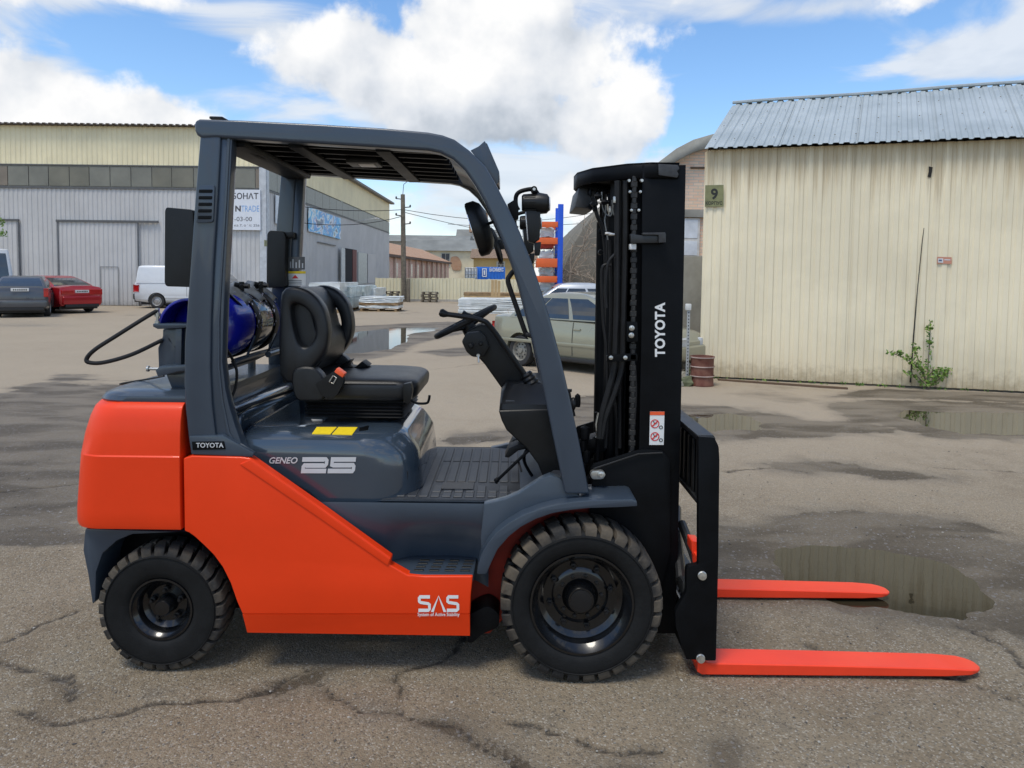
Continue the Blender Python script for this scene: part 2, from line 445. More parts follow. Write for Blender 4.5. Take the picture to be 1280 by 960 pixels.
gx = sorted(set([-900, -500, -300, -180, -110] + lin(-70, -20, 50)[:-1] + lin(-20, -6, 120)[:-1] + lin(-6, 7.5, 420)[:-1] + lin(7.5, 16, 80)[:-1] + lin(16, 70, 50) + [110, 180, 300, 500, 900]))
gy = [-900, -300, -100, -40, -15, -5, 0] + lin(.8, 6.5, 300)[:-1] + lin(6.5, 16, 260)[:-1] + lin(16, 40, 160)[:-1] + lin(40, 90, 60) + [130, 200, 350, 600, 1200]
GX, GY = np.meshgrid(np.array(gx, float), np.array(gy, float))
wx = (fbm2(GX * 1.6, GY * 1.6, 3) - .5); wy = (fbm2(GX * 1.6, GY * 1.6, 9) - .5)
DX, DY = GX + wx * .35, GY + wy * .35
fine = fbm2(GX * 9, GY * 9, 21, 4) - .5
pud = np.full(GX.shape, 9.0)
for k, p in PUD.items():
    near = k == 'right'
    d = sdf(GX + wx * (.12 if near else .3), GY + wy * (.12 if near else .5), p) + (fbm2(GX * 6, GY * 6, 91, 4) - .5) * .09; pud = np.minimum(pud, d)
WETN = 8
WET = [gpoly(p) for p in (
 [(880, 652), (960, 655), (975, 645), (1040, 640), (1130, 642), (1190, 645), (1215, 655), (1300, 690), (1420, 720), (1420, 815), (1280, 800), (1240, 778), (1180, 785), (1080, 780), (1000, 762), (930, 748), (880, 735)],
 [(-60, 500), (20, 478), (70, 470), (130, 478), (200, 480), (215, 560), (150, 640), (90, 668), (40, 688), (-120, 705), (-300, 700), (-300, 520)],
 [(960, 580), (1010, 575), (1060, 578), (1110, 588), (1180, 597), (1120, 598), (1060, 590), (1010, 592), (970, 588)],
 [(840, 505), (900, 508), (960, 516), (1010, 525), (1080, 528), (1120, 540), (1040, 545), (960, 547), (900, 552), (840, 556)],
 [(1030, 505), (1100, 500), (1200, 503), (1420, 508), (1420, 552), (1280, 551), (1180, 548), (1120, 536), (1060, 525)],
 [(1040, 496), (1100, 486), (1280, 492), (1420, 500), (1420, 506), (1200, 500), (1100, 498)],
 [(430, 408), (560, 402), (640, 406), (560, 420), (520, 430), (490, 445), (420, 455), (380, 450), (380, 420)],
 [(690, 500), (760, 495), (760, 540), (700, 545)],
 [(340, 860), (365, 850), (395, 836), (420, 832), (408, 846), (400, 858), (380, 858), (360, 868), (330, 872)],
 [(440, 872), (470, 876), (500, 890), (495, 897), (460, 888)], [(520, 898), (560, 896), (600, 912), (600, 925), (560, 918), (525, 908)], [(600, 918), (640, 935), (670, 968), (640, 962), (606, 936)],
 [(870, 925), (910, 915), (935, 935), (930, 965), (880, 975)], [(740, 955), (800, 955), (810, 985), (740, 985)],
 [(520, 440), (600, 432), (630, 440), (560, 446)],
 [(560, 545), (640, 540), (640, 550), (570, 556)],
)]
wet = np.full(GX.shape, 9.0)
for i_, p in enumerate(WET):
    k_ = .22 if i_ < WETN or i_ > 13 else .05
    d_ = sdf(GX + wx * k_, GY + wy * k_, p); d_ = d_ + ((fbm2(GX * .9, GY * 2.6, 61, 5) - .46) * 1.5 if i_ == 1 else 0)
    wet = np.minimum(wet, d_ if i_ < WETN or i_ > 13 else d_ * 2.2 + .03)
CR = [gpoly(p) for p in (
 [(-20, 812), (10, 828), (45, 846), (80, 852), (105, 872)], [(30, 884), (80, 900), (150, 898), (210, 880), (280, 874), (345, 858), (400, 842)], [(398, 860), (415, 862), (440, 880), (500, 898), (570, 915), (620, 935), (660, 965)],
 [(492, 890), (505, 862), (508, 842), (540, 822), (570, 800), (600, 780)], [(0, 808), (40, 784), (90, 765)], [(1170, 584), (1220, 587), (1300, 592), (1400, 596)], [(905, 590), (960, 584), (1010, 590)],
 [(1200, 785), (1262, 808), (1275, 830), (1320, 850)], [(-40, 617), (40, 610), (100, 604), (180, 600)], [(100, 492), (160, 486), (230, 486)], [(640, 900), (720, 930), (830, 935)],
 [(590, 555), (640, 545), (700, 552)], [(540, 462), (620, 452), (700, 470)], [(1000, 800), (1100, 830), (1220, 850), (1330, 900)])]
jx, jy = (fbm2(GX * 5, GY * 5, 31, 4) - .5) * .16, (fbm2(GX * 5, GY * 5, 37, 4) - .5) * .16
crack = np.full(GX.shape, 9.0)
for c in CR: crack = np.minimum(crack, seg_d(GX + jx, GY + jy, c))
ext = np.minimum(np.minimum(GX + 8, 9 - GX), np.minimum(GY - 1, 18 - GY))
und = (fbm2(GX * .9, GY * .9, 51, 4) - .5) * .012
und = und * np.clip((np.hypot(GX - .2, (GY - 3.3)) - 1.2) / 2.0, .15, 1)
H = und + fine * .003
dep = np.clip(-pud / .10, -1.2, 1)
H = np.where(pud < .25, H * np.clip((pud) / .25, .25, 1) - .010 * (dep + .25) * np.clip((.25 - pud) / .25, 0, 1), H)
H -= .012 * np.clip(1 - crack / .022, 0, 1)
H += (fbm2(GX * 14, GY * 14, 77, 3) - .5) * .006 * np.clip(.05 - wet, 0, .05) / .05
ny, nx = GX.shape
co = np.stack([GX, GY, H], -1).reshape(-1, 3)
idx = np.arange(nx * ny).reshape(ny, nx)
fa = np.stack([idx[:-1, :-1], idx[:-1, 1:], idx[1:, 1:], idx[1:, :-1]], -1).reshape(-1, 4)
me = bpy.data.meshes.new('ground'); me.vertices.add(len(co)); me.vertices.foreach_set('co', co.ravel())
me.loops.add(fa.size); me.loops.foreach_set('vertex_index', fa.ravel()); me.polygons.add(len(fa)); me.polygons.foreach_set('loop_start', np.arange(0, fa.size, 4)); me.update(calc_edges=True)
me.polygons.foreach_set('use_smooth', [True] * len(fa))
for nm_, arr in (('wet', wet), ('crack', crack), ('shore', pud)):
    at_ = me.attributes.new(nm_, 'FLOAT', 'POINT'); at_.data.foreach_set('value', np.clip(arr, -9, 9).astype(np.float32).ravel())
def ground_mat():
    m = bpy.data.materials.new('old_asphalt'); m.use_nodes = True; nt = m.node_tree; N = nt.nodes; L = nt.links; b = N['Principled BSDF']
    def nd(t, **k):
        n = N.new(t)
        for a, c in k.items(): setattr(n, a, c)
        return n
    tc = nd('ShaderNodeTexCoord'); P = tc.outputs['Object']
    def noise(s, d=6, r=.6, w=0.0):
        n = nd('ShaderNodeTexNoise'); n.inputs['Scale'].default_value = s; n.inputs['Detail'].default_value = d; n.inputs['Roughness'].default_value = r; n.inputs['Distortion'].default_value = w; L.new(P, n.inputs['Vector']); return n.outputs['Fac']
    def math_(op, a, b_=None, clamp=False):
        n = nd('ShaderNodeMath', operation=op); n.use_clamp = clamp
        for i, x in enumerate((a, b_)):
            if x is None: continue
            if isinstance(x, (int, float)): n.inputs[i].default_value = x
            else: L.new(x, n.inputs[i])
        return n.outputs[0]
    def rng(x, lo, hi, a=0.0, c=1.0, sm=True):
        n = nd('ShaderNodeMapRange', interpolation_type='SMOOTHSTEP' if sm else 'LINEAR'); L.new(x, n.inputs[0])
        for i, q in zip((1, 2, 3, 4), (lo, hi, a, c)): n.inputs[i].default_value = q
        return n.outputs[0]
    def mixc(f, a, c, op='MIX'):
        n = nd('ShaderNodeMix', data_type='RGBA', blend_type=op)
        for i, x in zip((0, 6, 7), (f, a, c)):
            if isinstance(x, (int, float)): n.inputs[i].default_value = x
            elif isinstance(x, tuple): n.inputs[i].default_value = (*x, 1)
            else: L.new(x, n.inputs[i])
        return n.outputs[2]
    def att(nm): n = nd('ShaderNodeAttribute', attribute_name=nm); return n.outputs['Fac']
    big = noise(.55, 5, .6); mid = noise(3.2, 6, .62, .4); fi = noise(45, 5, .7); grain = noise(170, 3, .7); sp = noise(90, 2, .5)
    v = nd('ShaderNodeTexVoronoi'); v.inputs['Scale'].default_value = 150; L.new(P, v.inputs['Vector'])
    v2 = nd('ShaderNodeTexVoronoi'); v2.inputs['Scale'].default_value = 75; L.new(P, v2.inputs['Vector'])
    base = mixc(rng(big, .35, .65), (.186, .146, .096), (.274, .218, .148))
    base = mixc(rng(mid, .38, .66), base, (.245, .199, .136))
    base = mixc(rng(mid, .56, .74, 0, .55), base, (.115, .105, .088))
    base = mixc(math_('MULTIPLY', rng(fi, .5, .72), .7), base, (.080, .070, .054))
    base = mixc(math_('MULTIPLY', rng(fi, .46, .28), .5), base, (.32, .285, .225))
    # single stones: each cell its own shade
    sc_ = nd('ShaderNodeSeparateColor'); L.new(v.outputs['Color'], sc_.inputs[0])
    base = mixc(rng(sc_.outputs[0], .80, .95, 0, .65), base, (.38, .35, .29))
    base = mixc(rng(sc_.outputs[1], .82, .97, 0, .6), base, (.065, .06, .055))
    sc2 = nd('ShaderNodeSeparateColor'); L.new(v2.outputs['Color'], sc2.inputs[0])
    base = mixc(math_('MULTIPLY', rng(sc2.outputs[0], .93, .97), rng(v2.outputs['Distance'], .35, .2)), base, (.42, .39, .34))
    mps = nd('ShaderNodeMapping'); mps.inputs['Scale'].default_value = (.7, 1.7, 1); L.new(P, mps.inputs[0]); ns_ = nd('ShaderNodeTexNoise'); ns_.inputs['Scale'].default_value = 1.5; ns_.inputs['Detail'].default_value = 7; ns_.inputs['Distortion'].default_value = .5; L.new(mps.outputs[0], ns_.inputs['Vector']); strk = ns_.outputs['Fac']
    # wet zones: darker and smoother, ragged edge
    wn_ = math_('ADD', math_('ADD', math_('MULTIPLY', math_('SUBTRACT', mid, .5), .42), math_('MULTIPLY', math_('SUBTRACT', strk, .5), .30)), math_('MULTIPLY', math_('SUBTRACT', fi, .5), .22))
    wd = math_('ADD', att('wet'), wn_)
    wetm = rng(wd, .018, -.022)
    gen = math_('MULTIPLY', rng(noise(.32, 6, .65, .8), .60, .70), .55)
    wetm = math_('MAXIMUM', wetm, gen)
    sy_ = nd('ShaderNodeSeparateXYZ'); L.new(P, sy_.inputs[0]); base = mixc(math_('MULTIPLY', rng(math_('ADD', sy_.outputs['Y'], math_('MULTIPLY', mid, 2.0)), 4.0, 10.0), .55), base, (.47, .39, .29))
    damp = rng(wd, .22, -.02, 0, .35)
    shore = rng(math_('ADD', att('shore'), math_('MULTIPLY', math_('SUBTRACT', mid, .5), .12)), .09, .0)
    wetm = math_('MAXIMUM', wetm, shore)
    wetm = math_('MAXIMUM', wetm, math_('MULTIPLY', rng(math_('ADD', att('crack'), math_('ADD', math_('MULTIPLY', math_('SUBTRACT', mid, .42), .16), math_('MULTIPLY', math_('SUBTRACT', fi, .5), .10))), .045, .012), .62))
    cr = rng(math_('ADD', att('crack'), math_('MULTIPLY', math_('SUBTRACT', fi, .5), .055)), .020, .002)
    base = mixc(damp, base, (.105, .095, .080))
    dark = mixc(rng(strk, .38, .58, .76, .34), base, (.050, .037, .023))
    # wet gravel keeps single pale stones
    dark = mixc(rng(sc2.outputs[1], .93, .96, 0, .7), dark, (.20, .19, .18))
    base = mixc(wetm, base, dark)
    base = mixc(math_('MULTIPLY', cr, .72), base, (.030, .027, .023))
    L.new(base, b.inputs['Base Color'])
    ro = mixc(wetm, (.88, .88, .88), (.60, .60, .60)); L.new(ro, b.inputs['Roughness'])
    b.inputs['Specular IOR Level'].default_value = .25
    h = math_('ADD', math_('MULTIPLY', grain, .25), math_('ADD', math_('MULTIPLY', fi, .8), math_('MULTIPLY', math_('SUBTRACT', 1.0, v.outputs['Distance']), .55)))
    h = math_('ADD', h, math_('MULTIPLY', mid, 1.6))
    bp = nd('ShaderNodeBump'); bp.inputs['Strength'].default_value = .8; bp.inputs['Distance'].default_value = .009; L.new(h, bp.inputs['Height']); L.new(bp.outputs[0], b.inputs['Normal'])
    return m
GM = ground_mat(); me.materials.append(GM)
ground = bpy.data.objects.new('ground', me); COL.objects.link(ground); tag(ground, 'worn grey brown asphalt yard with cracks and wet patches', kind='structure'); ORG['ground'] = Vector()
def water_mat():
    m = bpy.data.materials.new('puddle_water'); m.use_nodes = True; nt = m.node_tree; N = nt.nodes; L = nt.links; b = N['Principled BSDF']
    b.inputs['Base Color'].default_value = (.032, .026, .015, 1); b.inputs['Roughness'].default_value = .015; b.inputs['IOR'].default_value = 1.33; b.inputs['Specular IOR Level'].default_value = .6
    tc = N.new('ShaderNodeTexCoord'); n = N.new('ShaderNodeTexNoise'); n.inputs['Scale'].default_value = 5; n.inputs['Detail'].default_value = 4; L.new(tc.outputs['Object'], n.inputs['Vector'])
    bp = N.new('ShaderNodeBump'); bp.inputs['Strength'].default_value = .05; bp.inputs['Distance'].default_value = .01; L.new(n.outputs['Fac'], bp.inputs['Height']); L.new(bp.outputs[0], b.inputs['Normal'])
    return m
WM = water_mat()
PL = {'right': 'brown puddle under the orange fork tips reflecting the shed', 'mid': 'small puddle just behind the fork carriage', 'far': 'long puddle near the foot of the cream shed', 'left': 'shallow puddle behind the seat reflecting the grey hall'}
for k, p in PUD.items():
    c = Vector((sum(q[0] for q in p) / len(p), sum(q[1] for q in p) / len(p))); P_ = []
    for i in range(len(p)):
        q = Vector(p[i]) - c; q = q * (1 + .10 / q.length if k == 'right' else 1 + .16 / q.length); P_.append(c + q)
    P_ = catmull([(q.x, q.y, 0) for q in P_], 4, True)
    g = G(); vs_ = [g.bm.verts.new((q.x, q.y, -.0025)) for q in P_]; g.bm.faces.new(vs_); bmesh.ops.recalc_face_normals(g.bm, faces=g.bm.faces)
    if g.bm.faces and next(iter(g.bm.faces)).normal.z < 0: bmesh.ops.reverse_faces(g.bm, faces=g.bm.faces)
    g.build('puddle', WM, smooth=False, label=PL[k], kind='structure')
# loose grit
rnd = random.Random(5)
g = G()
def pebble(x, y, r):
    t = bmesh.new(); bmesh.ops.create_icosphere(t, subdivisions=1, radius=1)
    k = [rnd.uniform(.6, 1.25) for _ in range(12)]
    for i, v in enumerate(t.verts): v.co *= k[i % 12]
    a = rnd.uniform(0, 6.28)
    M = Matrix.Translation((x, y, r * .25)) @ Matrix.Rotation(a, 4, 'Z') @ Matrix.Diagonal((r * rnd.uniform(.8, 1.5), r, r * .55, 1))
    g.mi = rnd.choice((0, 0, 1, 2)); g._add(t, M)
for i in range(1500):
    y = 1.9 + 5.5 * rnd.random() ** 1.6; x = rnd.uniform(-.82, .82) * y
    if sdf(np.array([x]), np.array([y]), PUD['right'])[0] < .05: continue
    pebble(x, y, rnd.uniform(.0018, .0045) * (1 + .10 * y))
p_ = PUD['right']
for i in range(420):
    q = random.Random(i).choice(p_); x, y = q[0] + rnd.gauss(0, .28), q[1] + rnd.gauss(0, .16)
    if sdf(np.array([x]), np.array([y]), p_)[0] < .05: continue
    pebble(x, y, rnd.uniform(.002, .006))
g.build('grit', [mat('stone_grey', (.22, .20, .17), .9), mat('stone_pale', (.36, .34, .30), .9), mat('stone_dark', (.07, .065, .06), .9)], smooth=False, kind='stuff', label='loose grit and small stones scattered on the asphalt')

# ------------------------------------------------------------------ corrugated sheet
def sheet_profile(pitch, depth, shape):
    if shape == 'trap': return [(0, 0), (.30, 0), (.42, depth), (.88, depth)]
    return [(i / 6, depth * .5 * (1 - math.cos(2 * math.pi * i / 6))) for i in range(6)]
def corr_pts(a, b, pitch, depth, shape='trap', phase=0.0):
    """points along a->b (3D), offset along the horizontal normal; returns list of (t, offset)"""
    Ln = (b - a).length; out = []; n = int(Ln / pitch) + 2; pr = sheet_profile(pitch, depth, shape)
    for i in range(n):
        for f, d in pr:
            s = (i + f) * pitch - phase
            if 0 <= s <= Ln: out.append((s, d))
    if not out or out[0][0] > 0: out.insert(0, (0, out[0][1] if out else 0))
    if out[-1][0] < Ln: out.append((Ln, out[-1][1]))
    return out
def corr(g, a0, b0, a1, b1, nrm, pitch, depth, shape='trap', phase=0.0, rows=1, wob=0.0):
    """sheet between the line a0-b0 (bottom) and a1-b1 (top), ribs run bottom to top"""
    a0, b0, a1, b1 = map(Vector, (a0, b0, a1, b1)); nrm = Vector(nrm).normalized(); Ln = (b0 - a0).length
    r0, r1 = [], []
    for s, d in corr_pts(a0, b0, pitch, depth, shape, phase):
        t = s / Ln; r0.append(a0.lerp(b0, t) + nrm * d); r1.append(a1.lerp(b1, t) + nrm * d)
    if rows > 1:
        R_ = []
        for k in range(rows + 1):
            t = k / rows; row = [p.lerp(q, t) for p, q in zip(r0, r1)]
            X_ = np.array([p.x for p in row]); Z_ = np.array([p.z for p in row]); n_ = (fbm2(X_ * 1.9, Z_ * 1.3 + 5, 15, 3) - .5) * wob
            R_.append([p + nrm * float(d) for p, d in zip(row, n_)])
        g.grid(R_); return g
    g.grid([r0, r1]); return g

# ------------------------------------------------------------------ CREAM SHED on the right
A = GP(875.5, 472); Bq = GP(1280, 491.5)
sd_ = Vector((Bq.x - A.x, Bq.y - A.y, 0)); L0 = sd_.length; sd_.normalize(); sn = Vector((sd_.y, -sd_.x, 0))     # sn points to the camera side
if sn.y > 0: sn = -sn
EH = 3.73
shed = thing('corrugated_shed', (A.x, A.y, 0), 'cream corrugated metal shed with pale blue roof and number 9 plate', 'shed')
def wall_mat(name, col, stain, zt, zb_):
    m = bpy.data.materials.new(name); m.use_nodes = True; nt = m.node_tree; N = nt.nodes; L = nt.links; b = N['Principled BSDF']
    tc = N.new('ShaderNodeTexCoord'); sep = N.new('ShaderNodeSeparateXYZ'); geo = N.new('ShaderNodeNewGeometry'); L.new(geo.outputs['Position'], sep.inputs[0])
    def noise(sx, sz, s, d=6):
        mp = N.new('ShaderNodeMapping'); mp.inputs['Scale'].default_value = (sx, sx, sz); L.new(geo.outputs['Position'], mp.inputs[0])
        n = N.new('ShaderNodeTexNoise'); n.inputs['Scale'].default_value = s; n.inputs['Detail'].default_value = d; n.inputs['Roughness'].default_value = .65; L.new(mp.outputs[0], n.inputs['Vector']); return n.outputs['Fac']
    def M_(op, a, c=None, cl=False):
        n = N.new('ShaderNodeMath'); n.operation = op; n.use_clamp = cl
        for i, x in enumerate((a, c)):
            if x is None: continue
            if isinstance(x, (int, float)): n.inputs[i].default_value = x
            else: L.new(x, n.inputs[i])
        return n.outputs[0]
    def rg(x, lo, hi, a=0., c=1.):
        n = N.new('ShaderNodeMapRange'); n.interpolation_type = 'SMOOTHSTEP'; L.new(x, n.inputs[0])
        for i, q in zip((1, 2, 3, 4), (lo, hi, a, c)): n.inputs[i].default_value = q
        return n.outputs[0]
    def mx(f, a, c):
        n = N.new('ShaderNodeMix'); n.data_type = 'RGBA'
        for i, x in zip((0, 6, 7), (f, a, c)):
            if isinstance(x, (int, float)): n.inputs[i].default_value = x
            elif isinstance(x, tuple): n.inputs[i].default_value = (*x, 1)
            else: L.new(x, n.inputs[i])
        return n.outputs[2]
    streak = noise(9, .35, 1.0, 5); cloud = noise(.7, .7, 1.0, 5); fin = noise(6, 6, 1.5, 6)
    c = mx(rg(cloud, .35, .65), tuple(q * .93 for q in col), tuple(min(1, q * 1.04) for q in col))
    c = mx(M_('MULTIPLY', rg(streak, .50, .75), .14), c, stain)
    top = M_('MULTIPLY', rg(M_('ADD', sep.outputs['Z'], M_('MULTIPLY', M_('SUBTRACT', streak, .5), 2.2)), zt - .85, zt + .02), .72)
    c = mx(top, c, stain)
    bot = M_('MULTIPLY', rg(M_('ADD', sep.outputs['Z'], M_('MULTIPLY', M_('SUBTRACT', fin, .5), .55)), zb_ + .36, zb_ - .05), .7)
    c = mx(bot, c, tuple(q * .6 for q in stain))
    bot2 = M_('MULTIPLY', rg(M_('ADD', sep.outputs['Z'], M_('MULTIPLY', M_('SUBTRACT', streak, .5), 1.6)), zb_ + 1.1, zb_), .25)
    c = mx(bot2, c, stain)
    L.new(c, b.inputs['Base Color']); b.inputs['Roughness'].default_value = .55
    bp = N.new('ShaderNodeBump'); bp.inputs['Strength'].default_value = .12; bp.inputs['Distance'].default_value = .03; L.new(noise(1.5, .7, 1.3, 3), bp.inputs['Height']); L.new(bp.outputs[0], b.inputs['Normal'])
    return m
CREAM = wall_mat('cream_sheet', (.84, .745, .535), (.42, .32, .18), EH, 0)
rnd = random.Random(2)
TOT = 13.0; sw_ = 1.095; k = 0; s = 0.0
while s < TOT:
    e = min(s + sw_, TOT); g = G(); j = rnd.uniform(0, .006) + (.004 if k % 2 else 0)
    a = A + sd_ * (s - (0.0)) + sn * j; b = A + sd_ * (e + .02) + sn * j
    corr(g, (a.x, a.y, .03), (b.x, b.y, .03), (a.x, a.y, EH), (b.x, b.y, EH), sn, .1369, .015, rows=14, wob=.022)
    g.build('wall_sheet', CREAM, shed, smooth=False)
    # screws halfway up
    g = G()
    for q in range(3):
        c = a + sd_ * (.1 + q * .41); g.blob((c.x + sn.x * .003, c.y + sn.y * .003, 1.88), (.006, .006, .006), 1, 0)
    g.build('screws', mat('dull_screw', (.25, .22, .17), .6), shed, kind='stuff')
    s = e; k += 1
bk = -sn   # away from the camera
# the two plain end walls and the back, so the shed is a closed body
g = G(); DEP = 4.4
p0, p1, p2, p3 = A + bk * .01, A + sd_ * TOT + bk * .01, A + sd_ * TOT + bk * DEP, A + bk * DEP
RH = 5.02
mid0, mid1 = A + bk * 2.25 , A + sd_ * TOT + bk * 2.25
for pa, pb, pm in ((p0, p3, mid0), (p1, p2, mid1)):
    corr(g, (pa.x, pa.y, 0), (pb.x, pb.y, 0), (pa.x, pa.y, EH - .02), (pb.x, pb.y, EH - .02), -sd_ if pa is p0 else sd_, .1369, .02)
corr(g, (p3.x, p3.y, 0), (p2.x, p2.y, 0), (p3.x, p3.y, EH - .02), (p2.x, p2.y, EH - .02), bk, .1369, .02)
g.build('rear_wall', CREAM, shed, smooth=False)
ROOFM = mat('pale_blue_roof', (.31, .355, .37), .5, col2=(.41, .455, .47), vs_=1.2, bump=.03, bs=20)
# roof sheets: the verge runs obliquely as in the photograph
E0 = A - sd_ * .03 + sn * .16; eave0 = Vector((E0.x, E0.y, EH + .0))
T0v = W(915.5, 132, 13.45); ridge_dir = sd_
s = 0.0; k = 0
Rg0 = Vector((T0v.x, T0v.y, T0v.z))
upv = Rg0 - eave0; rn = sd_.cross(upv).normalized(); rn = rn if rn.z > 0 else -rn
while s < TOT:
    e = min(s + 1.1, TOT); g = G(); j = rn * (.003 if k % 2 else 0)
    lift = lambda q: Vector((0, 0, .05 + .018 * math.sin(q * 1.1)))
    a0, b0 = eave0 + sd_ * s + j, eave0 + sd_ * (e + .02) + j; a1, b1 = Rg0 + sd_ * s + j, Rg0 + sd_ * (e + .02) + j
    a1, b1 = a1 + Vector((0, 0, .10 * s / 5)), b1 + Vector((0, 0, .10 * e / 5))
    corr(g, a0, b0, a1, b1, rn, .150, .020)
    rs = g.build('roof_sheet', ROOFM, shed, smooth=False)
    md = rs.modifiers.new('thickness', 'SOLIDIFY'); md.thickness = .004
    s = e; k += 1
g = G()
for k in range(42):
    for t in (.12, .42, .72):
        c = eave0.lerp(Rg0, t) + sd_ * (.06 + k * .30 + .05) + rn * .05 + Vector((0, 0, .10 * k * .30 / 5 * t)); g.blob(c, (.012, .012, .008), 1, 0)
g.build('roof_screws', mat('dull_screw', (.25, .22, .17)), shed, kind='stuff')
g = G(); r_ = [(Rg0 + sd_ * q + Vector((0, 0, .055 + .1 * q / 5 + .008 * math.sin(q * 2)))) for q in np.linspace(0, TOT, 30)]
g.tube(r_, .03, 6); g.build('ridge_cap', ROOFM, shed)
# far slope of the roof and the gable ends
g = G(); far0 = p3 - sd_ * .03 + bk * .1; far1 = p2 + bk * .1
corr(g, (far0.x, far0.y, EH), (far1.x, far1.y, EH), Rg0, Rg0 + sd_ * TOT + Vector((0, 0, .26)), (0, 0, 1), .183, .04); g.build('roof_sheet', ROOFM, shed, smooth=False)
g = G(); gl = [Vector((p0.x, p0.y, EH - .03)), Vector((p3.x, p3.y, EH - .03)), Vector(Rg0) - Vector((0, 0, .06))]; g.quad(gl)
g.quad([q + sd_ * TOT for q in gl]); g.build('gable', CREAM, shed, smooth=False)
g = G(); pz = A + sd_ * 0
for (za, zb2, o) in ((EH - .10, EH - .02, -.02),): 
    a, b = A + bk * .06, A + sd_ * TOT + bk * .06; g.loft([[(a.x, a.y, za), (a.x + bk.x * .05, a.y + bk.y * .05, za), (a.x + bk.x * .05, a.y + bk.y * .05, zb2), (a.x, a.y, zb2)], [(b.x, b.y, za), (b.x + bk.x * .05, b.y + bk.y * .05, za), (b.x + bk.x * .05, b.y + bk.y * .05, zb2), (b.x, b.y, zb2)]])
g.build('eave_beam', mat('brown_wood', (.16, .10, .055), .8), shed)
g = G(); a, b = A + sn * .012 , A + sd_ * TOT + sn * .012
def slab(a, b, d, z0, z1, up=0.0):
    g.loft([[(a.x, a.y, z0), (a.x + bk.x * d, a.y + bk.y * d, z0), (a.x + bk.x * d, a.y + bk.y * d, z1), (a.x, a.y, z1)], [(b.x, b.y, z0), (b.x + bk.x * d, b.y + bk.y * d, z0), (b.x + bk.x * d, b.y + bk.y * d, z1), (b.x, b.y, z1)]])
slab(a + bk * .05, b + bk * .05, .3, -.05, .045); g.build('concrete_plinth', mat('plinth', (.16, .145, .12), .9, bump=.4, bs=20), shed)
def wallp(u, v, off=.026):
    """point of the shed's front wall seen at (u, v)"""
    d = ray(u, v); o = A + sn * off; t = (o - CAM).dot(sn) / d.dot(sn); return CAM + d * t
def wall_patch(name, pts, m, parent, off=.028, th=.004, **k):
    P_ = [wallp(u, v, off) for u, v in pts]; g = G(); g.loft([[p - sn * th for p in P_], P_]); return g.build(name, m, parent, smooth=False, **k)
g = G(); P_ = [wallp(u, v) for u, v in ((1155, 285), (1153, 300), (1147, 360), (1142, 420), (1138, 478))]
g.tube(P_, [.004, .006, .006, .010, .012], 5); g.build('sheet_gap', mat('gap_dark', (.02, .018, .015), .9), shed)
wall_patch('hole', [(1161, 208), (1166, 209), (1165, 215), (1163.5, 222), (1159.5, 221), (1161, 214)], mat('gap_dark', (.02, .018, .015)), shed)
nb_ = wall_patch('number_plate', [(881.5, 231.5), (904.5, 231), (904.5, 258), (881, 258.5)], mat('olive_plate', (.20, .20, .09), .5, var=.2), shed, .05, .01)
def wf(u0, v0, u1, v1, off): return lambda a, b: wallp(u0 + (u1 - u0) * a, v1 + (v0 - v1) * b, off)
lettering('plate_number', '9', wf(888.5, 235.5, 897.5, 249.5, .053), mat('plate_ink', (.02, .02, .015), .6), nb_, bold=.03)
lettering('plate_word', 'КОРПУС', wf(882, 251.5, 903, 256, .053), MATS['plate_ink'], nb_, bold=.02)
st_ = wall_patch('wall_sticker', [(1171.5, 321), (1189.5, 321.5), (1189.5, 330), (1171.5, 329.5)], mat('pale_red_paper', (.55, .25, .17), .6), shed, .03, .002)
wall_patch('sticker_face', [(1172.5, 323), (1179, 323), (1179, 328.5), (1172.5, 328.2)], mat('pale_paper', (.62, .62, .62), .6), st_, .0325, .001)
wall_patch('sticker_print', [(1180.5, 324), (1188, 324.2), (1188, 325.5), (1180.5, 325.3)], MATS['pale_paper'], st_, .0325, .001)
wall_patch('sticker_mark', [(1173.5, 324.5), (1177.5, 324.5), (1177.5, 326.5), (1173.5, 326.5)], mat('blue_grey_ink', (.1, .12, .2), .6), st_, .034, .001)

# sapling at the wall
def leaf_cloud(g, c, rad, n, size, rnd):
    for i in range(n):
        while True:
            p = Vector((rnd.uniform(-1, 1), rnd.uniform(-1, 1), rnd.uniform(-1, 1)))
            if p.length < 1: break
        p = Vector((c[0] + p.x * rad[0], c[1] + p.y * rad[1], c[2] + p.z * rad[2])); s = size * rnd.uniform(.6, 1.3)
        q = Quaternion((rnd.uniform(-1, 1), rnd.uniform(-1, 1), rnd.uniform(-1, 1), rnd.uniform(-1, 1))).normalized()
        g.mi = rnd.randrange(3)
        f = [q @ Vector(v) * s + p for v in ((-.5, 0, 0), (-.1, .28, .05), (.5, 0, 0), (-.1, -.28, .05))]
        vs_ = [g.bm.verts.new(v) for v in f]; fc = g.bm.faces.new(vs_); fc.material_index = g.mi
def leafm(n, c):
    m = mat(n, c, .55, var=.25, vs_=30)
    m.node_tree.nodes['Principled BSDF'].inputs['Subsurface Weight'].default_value = 0
    return m
LEAF = [leafm('leaf_bright', (.12, .22, .03)), leafm('leaf_mid', (.075, .16, .022)), leafm('leaf_pale', (.22, .32, .06))]
BARK = mat('bark', (.13, .10, .07), .9, var=.3, bump=.3, bs=60)
sb0 = GP(1160, 487); rnd = random.Random(8)
sap = thing('young_tree', (sb0.x, sb0.y, 0), 'leafy green sapling growing against the cream shed wall', 'sapling')
Ys = sb0.y
